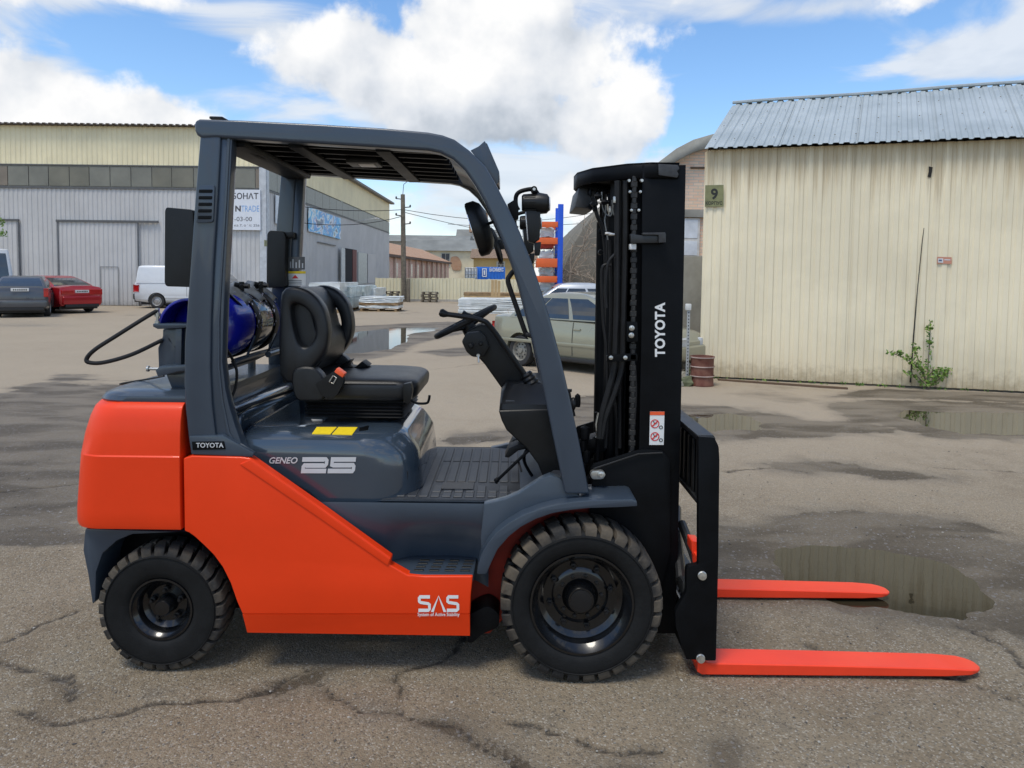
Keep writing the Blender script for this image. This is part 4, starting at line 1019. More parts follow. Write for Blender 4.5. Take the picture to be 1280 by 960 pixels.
far_block('roof_house', 555, 565, 296, 160, 8, mat('pale_plaster', (.45, .46, .46), .85), 'small pale rooftop hut on the far roofline')
far_block('yellow_building', 592, 668, 323, 85, 14, mat('yellow_plaster', (.52, .38, .16), .85, var=.2, vs_=.3), 'yellow ochre building behind the blue container', mat('brown_roof', (.22, .15, .10), .9, var=.3), 1.2, [(622, 630, 328, 334)])
far_block('background_hall', 704, 780, 306, 60, 10, CONCD, 'dark low hall behind the rack and bare tree')
# brick tower
p = W(597, 290, 165); tw = thing('brick_tower', (p.x, 165, 0), 'brick water tower rising behind the round mirror', 'tower')
g = G(); a, b = W(586.5, 266, 165), W(609, 290, 165); g.box(a.x, b.x, 165, 169, b.z, a.z, 0); g.build('tank_house', OB, tw, smooth=False)
g = G(); g.box(a.x - .5, b.x + .5, 164.5, 169.5, a.z, a.z + .5, 0); g.build('tower_roof', GR, tw, smooth=False)
g = G(); g.box(a.x + .8, b.x - .8, 165.4, 168.6, 0, b.z, 0); g.build('tower_shaft', mat('pale_plaster', (.45, .46, .46)), tw, smooth=False)
g = G(); g.box(a.x + 1.4, a.x + 2.3, 164.9, 165, b.z + 1.2, b.z + 2.6, 0); g.build('window', mat('dark_window', (.05, .055, .065)), tw, smooth=False)
# blue container sign and the white crate beside it
p = W(595, 349, 42.8)
bc = thing('blue_container', (p.x, 42.0, 0), 'bright blue container with white lettering behind the cream fence', 'container')
g = G(); a, b = W(595, 333.5, 46), W(631, 349, 46); g.box(a.x, b.x, 46, 48.4, .9, a.z, .02); g.build('container_body', mat('container_blue', (.02, .17, .62), .45, var=.06), bc)
g = G(); 
for i in range(9): x = a.x + (b.x - a.x) * (i + .5) / 9; g.box(x - .04, x + .04, 45.96, 46.0, 1.0, a.z - .1, 0)
g.build('container_ribs', mat('container_blue2', (.02, .14, .55), .45), bc)
def cfp(u0, v0, u1, v1): return lambda a_, b_: W(u0 + (u1 - u0) * a_, v1 + (v0 - v1) * b_, 45.94)
lettering('container_lettering', 'БАСИМЕКС', cfp(612, 334.5, 629.5, 339.5), WHITE, bc, bold=.03)
g = G(); f = cfp(602.5, 336, 608.5, 345.5); ribbon(g, [(.1, .0), (.1, 1), (.9, 1), (.9, 0), (.1, 0)], (.08, .06), f); ribbon(g, [(.5, .2), (.5, .8)], (.16, .1), f); g.build('container_emblem', WHITE, bc, smooth=False)
a, b = W(579.5, 334, 43.2), W(594.5, 353, 43.2)
ib = thing('liquid_tote', (a.x, 43.2, 0), 'white caged liquid container left of the blue container', 'container')
g = G(); g.box(a.x, b.x, 44.6, 45.4, .9, a.z, .05); g.build('tote_tank', mat('tote_white', (.65, .68, .70), .5), ib)
g = G()
for i in range(5): x = a.x + (b.x - a.x) * i / 4; g.box(x - .015, x + .015, 44.52, 44.58, .9, a.z, 0)
for i in range(4): z = .95 + (a.z - 1.0) * i / 3; g.box(a.x, b.x, 44.48, 44.52, z - .015, z + .015, 0)
g.build('tote_cage', GREYMETAL, ib)

# trees behind
def leafy(name, u, v0, Y, r, lab, cols, n=500, sz=.28, tr_h=None):
    p = W(u, v0, Y); t = thing(name, (p.x, Y, 0), lab, 'tree'); rnd = random.Random(int(u))
    g = G(); g.tube([(p.x, Y, 0), (p.x + .1, Y, p.z * .6), (p.x, Y, p.z)], [.15, .1, .05], 7); g.build('trunk', BARK, t)
    g = G()
    for i in range(9):
        c = (p.x + rnd.gauss(0, r * .45), Y + rnd.gauss(0, r * .4), p.z - r * .5 + rnd.gauss(0, r * .5)); leaf_cloud(g, c, (r * .45, r * .45, r * .38), n // 9, sz, rnd)
    g.build('crown', cols, t, smooth=False)
SG = [leafm('spring_pale', (.20, .22, .07)), leafm('spring_mid', (.13, .16, .05)), leafm('spring_green', (.16, .20, .06))]
leafy('spring_tree', 712, 315, 34, 1.1, 'pale green spring tree right of the blue rack post', SG, 700, .16)
leafy('spring_tree', 738, 288, 40, .7, 'small green treetop above the curved shoulder', SG, 260, .16)
# leaves of a tree reaching in at the left edge
p = W(-25, 300, 20); t = thing('roadside_tree', (p.x - 1.2, 20, 0), 'green tree reaching in at the far left edge above the white van', 'tree'); rnd = random.Random(3)
g = G(); g.tube([(p.x - 1.2, 20, 0), (p.x - 1.1, 20, 1.6), (p.x - .4, 20, 2.6), (p.x + .3, 20, 3.0)], [.09, .07, .04, .02], 7); g.tube([(p.x - 1.1, 20, 1.6), (p.x - 1.5, 20, 3.4)], [.07, .03], 7); g.build('trunk', BARK, t)
g = G()
for (u, v, r_, n) in ((0, 278, .13, 40), (4, 292, .12, 34), (-20, 270, .45, 160), (-50, 260, .7, 260), (-30, 300, .5, 150), (-90, 230, .9, 300)): c = W(u, v, 20); leaf_cloud(g, c, (r_, r_, r_), n, .085, rnd)
g.build('crown', LEAF, t, smooth=False)

# ------------------------------------------------------------------ goods in the yard
WRAP = mat('wrap_film', (.55, .60, .60), .35, col2=(.74, .77, .77), vs_=2.2, bump=.5, bs=8, coat=.3)
WRAPG = mat('wrap_film_green', (.34, .42, .42), .35, col2=(.62, .68, .66), vs_=3.0, bump=.5, bs=8)
WOOD = mat('pallet_wood', (.30, .20, .105), .85, var=.25, vs_=5); WOODP = mat('pale_timber', (.50, .35, .18), .8, var=.2, vs_=4); WOODG = mat('grey_wood', (.17, .145, .11), .9, var=.3, vs_=5)
def pallet_parts(t, x0, x1, y0, y1, z, m=WOOD):
    g = G()
    for k in range(3):
        y = y0 + (y1 - y0) * k / 2 * .9; g.box(x0, x1, y, y + (y1 - y0) * .1, z, z + .02, 0)
    g.build('pallet_skid', m, t, local=True)
    for k in range(6):
        x = x0 + (x1 - x0) * k / 6; g = G(); g.box(x, x + (x1 - x0) / 7.5, y0, y1, z + .12, z + .145, 0); g.build('pallet_board', m, t, local=True)
    g = G()
    for k in range(3):
        x = x0 + (x1 - x0) * (.02 + .43 * k)
        for q in range(3): y = y0 + (y1 - y0) * q / 2 * .9; g.box(x, x + .1, y, y + (y1 - y0) * .1, z + .02, z + .12, 0)
    g.build('pallet_blocks', m, t, local=True, kind='stuff')
def stack(name, u0, u1, v0, v1, dep, lab, layers, cat='stack', pal=True, jitter=.03, rz=0.0, grp='wrapped goods on pallets beside the hall'):
    a = GP((u0 + u1) / 2, v1); Y = a.y; L_ = W(u0, v1, Y).x; Rr = W(u1, v1, Y).x; zt = W((u0 + u1) / 2, v0, Y).z; c = (L_ + Rr) / 2; w = (Rr - L_) / 2
    t = thing(name, (c, Y, 0), lab, cat, grp, rz); rnd = random.Random(int(u0 * 7)); z = 0.0
    if pal: pallet_parts(t, -w, w, 0, dep, 0.0); z = .146
    H_ = zt - z; n = len(layers)
    for i, m_ in enumerate(layers):
        h = H_ / n; j = rnd.uniform(-jitter, jitter); g = G()
        bm_ = bmesh.new(); bmesh.ops.create_cube(bm_, size=1); bmesh.ops.subdivide_edges(bm_, edges=bm_.edges, cuts=5, use_grid_fill=True)
        for v in bm_.verts:
            v.co = Vector((v.co.x * 2 * w * .98 + j, (v.co.y + .5) * dep, z + (v.co.z + .5) * h * .97)) + Vector((rnd.gauss(0, .012), rnd.gauss(0, .012), rnd.gauss(0, .008)))
        g._add(bm_); g.build('wrapped_bundle' if m_ in (WRAP, WRAPG) else 'timber_layer', m_, t, local=True, ang=50); z += h
    return t
stack('wrapped_stack', 386, 425, 353, 391, 3.5, 'tall film wrapped stack partly hidden by the seat back', [WRAP, WRAPG, WRAP])
stack('wrapped_stack', 398, 440, 358, 389, 2.2, 'greenish film wrapped stack just right of the seat top', [WRAPG, WRAPG])
stack('wrapped_stack', 424, 456, 357, 386, 3.0, 'white film wrapped stack behind the low pallet load', [WRAP, WRAPG])
stack('wrapped_stack', 440, 470, 360, 384, 3.0, 'pale wrapped stack standing under the hall doorway', [WRAPG, WRAP])
stack('low_pallet_load', 449, 499, 371, 389.5, 1.4, 'low pallet load with white sheets hanging over its sides', [WRAP, WOOD, WRAP, WRAP])
stack('timber_pile', 386, 404, 349, 354, 1.0, 'few yellow boards lying on the tallest wrapped stack', [WOODP], pal=False)
def loose_pallets(u0, u1, v1, Y, n, lab, rz=0, m=WOODG, h=.15):
    L_, Rr = W(u0, v1, Y).x, W(u1, v1, Y).x; c = (L_ + Rr) / 2; w = (Rr - L_) / 2
    for i in range(n):
        t = thing('wooden_pallet', (c + (.03 if i % 2 else -.02), Y, i * h), lab[i] if isinstance(lab, list) else lab, 'pallet', 'loose wooden pallets by the far fence', rz); pallet_parts(t, -w, w, 0, .8, 0, m)
ordn = ['bottom', 'second', 'third', 'fourth', 'fifth', 'sixth', 'topmost']
loose_pallets(478, 497, 375, 42.0, 4, [f'{ordn[i]} dark pallet in the stack left of the utility pole' for i in range(4)], h=.17)
loose_pallets(526, 546, 376, 42.5, 4, [f'{ordn[i]} grey pallet in the stack against the cream fence' for i in range(4)], h=.16)
# white sheet stack and timber left of the silver car
stack('white_sheet_stack', 572, 668, 374, 392, 2.6, 'long low stack of white sheets left of the beige silver sedan', [WRAP, WRAP, WRAP, WRAP], grp='sheet goods by the car', pal=False)
stack('timber_stack', 579, 664, 366, 380, 2.0, 'stack of orange brown planks behind the white sheets', [WOODP, WOOD, WOODP, WOOD], grp='sheet goods by the car', pal=False)
for i, (u, v) in enumerate(((614, 350), (618, 350), (622, 351))):
    g = G(); a = W(u, v, 39); b = W(u + 3.2, 366, 39); g.box(a.x, b.x, 39, 39.08, 0, a.z, 0); g.build('upright_plank', WOODP, cat='plank', label=['left', 'middle', 'right'][i] + ' upright plank standing behind the timber stack', origin=(a.x, 39, 0))

# rack with orange beams
YR = 17.0
px = W(699.5, 365, YR).x
rack = thing('storage_rack', (px, YR, 0), 'tall storage rack with orange beams and one bright blue post', 'rack')
RB = mat('rack_blue', (.01, .09, .62), .45, var=.05); RO = mat('rack_orange', (.80, .14, .03), .5, var=.08, vs_=2)
zt = W(699, 255, YR).z
for (x, y) in ((px, YR), (px, YR + 1.0), (W(590, 300, YR).x, YR), (W(590, 300, YR).x, YR + 1.0)):
    if x < px - 1: continue
    g = G(); g.box(x - .065, x + .065, y, y + .08, 0, zt, .008); g.build('rack_post', RB, rack)
g = G(); g.box(px - .02, px + .02, YR + .1, YR + 1.4, 1, 1.04, 0); g.box(px - .02, px + .02, YR + .1, YR + 1.4, 3, 3.04, 0); g.build('rack_brace', RB, rack)
xl_ = W(604, 300, YR).x
for (v0, v1) in ((277, 284), (297, 313), (323, 334), (345, 353)):
    for y in (YR - .02, YR + .95):
        g = G(); a, b = W(680, v0, YR), W(680, v1, YR)
        if v0 == 297: g.box(xl_ + 1.3, px - .065, y, y + .06, b.z + .15, a.z, .005)
        else: g.box(xl_ + 1.3, px - .065, y, y + .06, b.z, a.z, .005)
        g.build('rack_beam', RO, rack)
for k, (v0, v1, m_, nm, lab) in enumerate(((284, 296, WRAP, 'shelf_goods', 'white wrapped goods on the top rack shelf'), (300, 310, mat('red_crates', (.45, .05, .03), .6, var=.2, vs_=3), 'shelf_goods', 'red crates on the second rack shelf'), (313.5, 323, WRAP, 'shelf_goods', 'white wrapped goods on the middle rack shelf'), (334.5, 344.5, WRAPG, 'shelf_goods', 'grey wrapped goods on the lower rack shelf'), (353.5, 364, WRAP, 'shelf_goods', 'pale goods on the bottom rack shelf'))):
    a, b = W(674, v0, YR), W(695, v1, YR); g = G(); x0_ = xl_ + 1.38; t_ = bmesh.new(); bmesh.ops.create_cube(t_, size=1); bmesh.ops.subdivide_edges(t_, edges=t_.edges, cuts=4, use_grid_fill=True); rnd = random.Random(k)
    for v in t_.verts: v.co = Vector(((x0_ + px - .15) / 2 + v.co.x * (px - .15 - x0_), YR + .5 + v.co.y * .8, (a.z + b.z) / 2 + v.co.z * (a.z - b.z))) + Vector([rnd.gauss(0, .012) for _ in range(3)])
    g._add(t_); g.build(nm, m_, cat='goods', label=lab, group='goods on the rack shelves', origin=(px - .5, YR, b.z))
# ------------------------------------------------------------------ CARS
CARTYRE = mat('car_tyre', (.025, .025, .026), .8, var=.2); CARRIM = mat('car_rim', (.42, .42, .41), .4, metal=.5, var=.15); STEELRIM = mat('steel_rim', (.25, .24, .21), .5, metal=.3, var=.3, vs_=20)
LAMPR = mat('tail_red', (.45, .01, .01), .2, coat=.6); LAMPW = mat('head_clear', (.55, .57, .58), .15, coat=.6); TRIM = mat('car_trim', (.02, .02, .021), .55)
PLATEW = mat('plate_white', (.68, .68, .66), .5)
def anchor(u, v, rz, lx, ly):
    p = GP(u, v); c, s = math.cos(rz), math.sin(rz); return (p.x - (lx * c - ly * s), p.y - (lx * s + ly * c), 0)
def paint(n, c, rough=.28, metal=.3): return mat(n, c, rough, metal=metal, var=.04, vs_=2, coat=.7)
def car(loc, rz, spec, body_m, lab, cat='car', scl=1.0, rim=None, name='parked_car', rear_plate=True):
    """x forward, y left; spec: dict of profile data in metres"""
    S = spec; Wd = S['w'] / 2; t = thing(name, loc, lab, cat, None, rz)
    T = lambda x: x
    # ---- lower body: stations in x, ring in y-z
    st = S['stations']      # (x, half width factor, z bottom, z shoulder)
    n = len(st); rings = []
    for x, wf_, zb_, zs in st:
        w = Wd * wf_
        rings.append([(x, -w * .90, zb_), (x, -w * .985, zb_ + .10), (x, -w, zb_ + (zs - zb_) * .45), (x, -w * .985, zb_ + (zs - zb_) * .72), (x, -w * .95, zs - .035), (x, -w * .86, zs), (x, -w * .45, zs + S.get('crown', .03)),
                      (x, w * .45, zs + S.get('crown', .03)), (x, w * .86, zs), (x, w * .95, zs - .035), (x, w * .985, zb_ + (zs - zb_) * .72), (x, w, zb_ + (zs - zb_) * .45), (x, w * .985, zb_ + .10), (x, w * .90, zb_)])
    g = G(); g.loft(rings); body = g.build('body', body_m, t, local=True, ang=42)
    r = S['wr']
    # wheel arches cut with a boolean
    cg = G()
    for wx_ in S['axles']:
        for s in (-1, 1):
            cg.lathe([(r + .055, 0), (r + .055, s * .5)], (wx_, s * (Wd - .24), r), 'Y', 28)
    me2 = bpy.data.meshes.new('c'); bmesh.ops.recalc_face_normals(cg.bm, faces=cg.bm.faces); cg.bm.to_mesh(me2); cg.bm.free(); c = bpy.data.objects.new('c', me2); COL.objects.link(c); c.parent = t
    md = body.modifiers.new('cut', 'BOOLEAN'); md.object = c; md.operation = 'DIFFERENCE'; md.solver = 'EXACT'; me2.materials.append(TRIM)
    dg = bpy.context.evaluated_depsgraph_get(); dg.update(); me_ = bpy.data.meshes.new_from_object(body.evaluated_get(dg)); body.modifiers.remove(md); body.data = me_; me_.set_sharp_from_angle(angle=R(42)); bpy.data.objects.remove(c)
    for wx_ in S['axles']:
        for s in (-1, 1):
            g = G(); y = s * (Wd - .03); c_ = (wx_, y, r); ti = .20 * -s
            g.lathe([(r * .64, 0), (r * .70, s * .008), (r * .93, s * .004), (r, -s * .03), (r, -s * .17), (r * .9, -s * .2), (r * .6, -s * .2)], c_, 'Y', 28, cap=False); w_ = g.build('wheel', CARTYRE, t, local=True)
            g = G(); g.lathe([(r * .66, s * .002), (r * .62, -s * .01), (r * .56, -s * .05), (r * .2, -s * .03), (r * .16, -s * .005), (0, -s * .003)], c_, 'Y', 28, cap=False); g.build('rim', rim or CARRIM, w_, local=True)
            g = G()
            for k in range(10 if S.get('spokes', 10) == 10 else 14):
                a = 2 * math.pi * k / (10 if S.get('spokes', 10) == 10 else 14); g.lathe([(r * .055, 0), (r * .055, s * .004)], (wx_ + r * .42 * math.cos(a), y - s * .038, r + r * .42 * math.sin(a)), 'Y', 8)
            g.build('rim_holes', TRIM, w_, local=True, kind='stuff')
    # ---- greenhouse: belt plan -> roof plan
    gh = S['house']         # (x_rear_belt, x_front_belt, x_rear_roof, x_front_roof, z_belt, z_roof, w_belt, w_roof)
    xrb, xfb, xrr, xfr, zb_, zr_, wb_, wr_ = gh; wb_ *= Wd; wr_ *= Wd
    rings = []
    for k in range(9):
        s = k / 8; se = s ** 1.35; x0_ = xrb + (xrr - xrb) * se; x1_ = xfb + (xfr - xfb) * se; w = wb_ + (wr_ - wb_) * (s ** 1.2); z = zb_ + (zr_ - .05 - zb_) * s; rr = .10
        rings.append((z, x0_, x1_, -w, w, rr, rr))
    rings.append((zr_ - .022, xrr + .10, xfr - .10, -wr_ * .95, wr_ * .95, .12, .12)); rings.append((zr_, xrr + .35, xfr - .35, -wr_ * .75, wr_ * .75, .15, .15))
    g = G(); g.plan(rings, 4); cab = g.build('cabin', body_m, t, local=True, ang=50)
    def side_pt(s, f, h):   # f along the length 0 rear..1 front, h height 0..1
        hh = h; he = h ** 1.35; x0_ = xrb + (xrr - xrb) * he; x1_ = xfb + (xfr - xfb) * he; w = wb_ + (wr_ - wb_) * (hh ** 1.2); return Vector((x0_ + (x1_ - x0_) * f, s * (w + .006), zb_ + (zr_ - .05 - zb_) * hh))
    for s in (-1, 1):
        for (f0, f1) in S['windows']:
            g = G(); rows = []
            for k in range(6):
                h = .06 + .80 * k / 5; rows.append([side_pt(s, f, h) for f in np.linspace(f0, f1, 4)])
            g.grid(rows); rows2 = [[p + Vector((0, -s * .004, 0)) for p in r_] for r_ in rows]
            g.build('side_window', GLASS, cab, local=True, smooth=False)
        if S.get('mirror', True):
            g = G(); m0 = side_pt(s, .985, .08); g.blob((m0.x - .05, s * (abs(m0.y) + .13), m0.z + .05), (.07, .10, .075), 2, 0); g.tube([m0, (m0.x - .03, s * (abs(m0.y) + .1), m0.z + .03)], .02, 6); g.build('door_mirror', body_m, t, local=True)
        for dx in S['doors']:
            g = G(); w_s = Wd * 1.002
            zb2 = .30
            zz = S['belt']; pts = [(dx, s * (Wd * .99 + .002), zb2), (dx, s * (Wd + .003), zb2 + (zz - zb2) * .45), (dx, s * (Wd * .985 + .004), zb2 + (zz - zb2) * .72), (dx, s * (Wd * .95 + .004), zz - .03)]
            g.tube(pts, .006, 4); g.build('door_gap', TRIM, body, local=True)
        for hx_ in S['handles']:
            g = G(); g.box(hx_ - .08, hx_ + .08, s * (Wd * .99) - .012, s * (Wd * .99) + .025, S['belt'] - .17, S['belt'] - .135, .008); g.build('door_handle', body_m if S.get('hbody', True) else TRIM, t, local=True)
        if S.get('strip'):
            g = G(); x0_, x1_ = S['strip']; g.box(x0_, x1_, s * (Wd * 1.0) - .01, s * (Wd * 1.0) + .012, .47, .53, .005); g.build('side_strip', body_m, t, local=True)
            g = G(); g.box(S['axles'][1] + .38, S['axles'][0] - .38, s * Wd * .99 - .02, s * Wd * .99 + .004, .20, .27, .01); g.build('sill', TRIM, t, local=True)
    # glass front and rear
    def end_pt(front, f, h):
        x = (xfb + (xfr - xfb) * h ** 1.35 + .010) if front else (xrb + (xrr - xrb) * h ** 1.35 - .010); w = (wb_ + (wr_ - wb_) * (h ** 1.2)) * .86; return Vector((x, -w + 2 * w * f, zb_ + (zr_ - .05 - zb_) * h))
    for fr, nm in ((True, 'windscreen'), (False, 'rear_window')):
        if not fr and S.get('no_rear_glass'): continue
        g = G(); lo_, hi_ = S.get('rg', (.08, .9)) if not fr else (.06, .92)
        g.grid([[end_pt(fr, f, lo_ + (hi_ - lo_) * k / 4) for f in np.linspace(0, 1, 5)] for k in range(5)]); g.build(nm, mat('sky_glass', (.03, .04, .05), .04, coat=1.0, rvar=.01) , cab, local=True, smooth=False)
    # lamps, bumper, plate
    xr_, xf_ = st[0][0], st[-1][0]
    for s in (-1, 1):
        g = G(); z0_, z1_, yw = S['tail']; g.box(xr_ - .012 + S.get('tx', 0), xr_ + S.get('tl', .22), s * (Wd * st[0][1]) - s * yw, s * (Wd * (st[0][1] + .055)), z0_, z1_, .02); g.build('tail_light', LAMPR, t, local=True)
        g = G(); z0_, z1_, yw = S['head']; g.box(xf_ - .25, xf_ + .012, s * (Wd * st[-1][1]) - s * yw, s * (Wd * (st[-1][1] + .06)), z0_, z1_, .03); g.build('headlight', LAMPW, t, local=True)
    g = G(); g.box(xr_ - .05, xr_ + .3, -Wd * (st[0][1] + .02), Wd * (st[0][1] + .02), S['bz'][0], S['bz'][1], .04, 3); g.build('rear_bumper', S.get('bm', body_m), t, local=True)
    g = G(); g.box(xr_ - .03, xr_ + .3, -Wd * st[0][1] * .9, Wd * st[0][1] * .9, S['bz'][0] - .12, S['bz'][0] + .01, .02); g.build('bumper_skirt', TRIM, t, local=True)
    g = G(); g.box(xf_ - .3, xf_ + .06, -Wd * (st[-1][1] + .02), Wd * (st[-1][1] + .02), S['bz'][0], S['bz'][1], .05, 3); g.build('front_bumper', S.get('bm', body_m), t, local=True)
    zp = S.get('pz', .75)
    g = G(); g.box(xr_ - .02 + S.get('px', 0), xr_ + .05, -.26, .26, zp, zp + .11, .003); pl_ = g.build('number_plate', PLATEW, t, local=True)
    g = G()
    for k in range(7): g.box(xr_ - .024 + S.get('px', 0), xr_ - .019 + S.get('px', 0), -.20 + k * .06, -.165 + k * .06, zp + .03, zp + .08, 0)
    g.build('plate_digits', mat('plate_ink', (.02, .02, .015)), pl_, local=True)
    g = G(); g.box(xr_ + .25, xf_ - .25, -Wd * .8, Wd * .8, .16, .30, 0); g.build('underbody', TRIM, t, local=True)
    return t
sedan = dict(tl=.05, w=1.68, wr=.295, axles=(1.26, -1.26), crown=.02, belt=.93,
    stations=[(-2.10, .78, .36, .86), (-2.02, .90, .28, .95), (-1.7, .97, .22, .97), (-.9, 1, .20, .95), (.4, 1, .20, .93), (1.0, .99, .20, .90), (1.6, .96, .22, .82), (1.98, .86, .28, .72), (2.08, .72, .34, .62)],
    house=(-1.62, 1.22, -.78, .22, .93, 1.43, .94, .74), windows=[(.06, .25), (.27, .55), (.585, .90)], doors=[1.0, .06, -.82], handles=[.16, -.72], strip=(-1.9, 1.9), tail=(.70, .80, .25), head=(.55, .70, .35), bz=(.34, .58), pz=.62)
# silver green sedan behind the mast, facing right
cs = 12.75
l1 = anchor(649, 457.5, R(-42), -1.26 * .92, -.82 * .94)
sc_ = car(l1, R(-42), sedan, paint('beige_silver', (.29, .285, .215), .3, .35), 'beige silver sedan parked at an angle behind the mast and guard pillar', rim=STEELRIM); sc_.scale = (.92, .94, .96)
red = dict(w=1.82, wr=.32, axles=(1.35, -1.35), crown=.05, belt=.98,
    stations=[(-2.36, .78, .40, .88), (-2.28, .90, .30, 1.02), (-1.9, .97, .24, 1.05), (-.9, 1, .22, 1.0), (.4, 1, .22, .97), (1.2, .98, .22, .93), (1.9, .94, .24, .84), (2.2, .82, .30, .72), (2.34, .68, .38, .6)],
    house=(-1.85, 1.2, -.75, .45, .98, 1.46, .93, .70), windows=[(.10, .28), (.30, .56), (.59, .90)], doors=[1.0, .05, -.9], handles=[.15, -.8], tail=(.74, .92, .42), head=(.6, .76, .35), bz=(.36, .66), pz=.80)
REDP = paint('deep_red', (.42, .012, .020), .22, .3)
car(anchor(130, 390.5, R(150), -2.32, -.86), R(150), red, REDP, 'glossy red sedan seen from behind beside the grey hatchback')
hatch = dict(w=1.72, wr=.305, axles=(1.35, -1.3), crown=.04, belt=.95, spokes=14,
    stations=[(-2.05, .88, .40, .92), (-2.0, .95, .32, 1.02), (-1.6, .99, .24, 1.0), (-.6, 1, .22, .97), (.4, 1, .22, .95), (1.2, .98, .22, .92), (1.8, .92, .26, .80), (2.05, .74, .34, .64)],
    house=(-1.98, 1.55, -1.35, .25, .97, 1.46, .93, .70), windows=[(.10, .28), (.30, .55), (.58, .86)], doors=[1.0, .05, -.9], handles=[.15, -.8], tail=(.74, 1.0, .05), tl=.12, head=(.6, .76, .35), bz=(.36, .60), pz=.92, px=-.02)
car(anchor(62, 396.5, R(120), -2.0, -.84), R(120), hatch, paint('graphite', (.075, .08, .092), .3, .4), 'dark grey hatchback seen from behind at the left edge')
# pale car behind the silver green one
s2_ = car((1.80, 15.75, 0), R(0), dict(sedan, house=(-1.80, 1.22, -1.0, .22, .93, 1.52, .94, .76)), paint('silver_white', (.50, .53, .56), .3, .3), 'silver white car half hidden behind the beige silver sedan'); s2_.scale = (.80, .9, 1)
van = dict(w=1.86, wr=.33, axles=(1.55, -1.45), crown=.02, belt=1.15, mirror=True,
    stations=[(-2.42, .93, .42, 1.12), (-2.38, .98, .34, 1.17), (-1.8, 1, .26, 1.17), (0, 1, .26, 1.16), (1.3, 1, .26, 1.14), (1.8, .98, .28, 1.05), (2.25, .90, .34, .88), (2.42, .78, .42, .72)],
    house=(-2.36, 1.75, -2.26, .95, 1.14, 1.95, .97, .86), windows=[(.70, .90)], doors=[.95, -.15], handles=[.2], tail=(.75, 1.05, .1), head=(.7, .9, .3), bz=(.40, .66), bm=TRIM, strip=(-1.1, 1.1), pz=.9)
WV = mat('van_white', (.66, .68, .69), .35, var=.03, coat=.5)
c0 = GP(176, 384.5); car((c0.x + 2.3, c0.y + .6, 0), R(8), van, WV, 'white panel van with black bumper parked behind the forklift', cat='van', name='parked_van')
big = dict(van); c0 = GP(8, 393)
t_ = car(anchor(20, 393, R(127), -2.42, -.93), R(127), dict(van, house=(-2.36, 1.75, -2.20, .95, 1.14, 2.45, .97, .82), tail=(.9, 1.25, .12)), WV, 'tall white van cut off by the left edge of the picture', cat='van', name='parked_van')
# ------------------------------------------------------------------ FORKLIFT
YC = 3.325
Y_SIDE, Y_PIL = 2.785, 2.80
fl_loc = (W(460, 850, YC).x, YC, 0)
FL = thing('forklift', fl_loc, 'red and dark grey forklift truck with black mast and orange forks, standing in front', 'forklift')
def mir(y): return 2 * YC - y

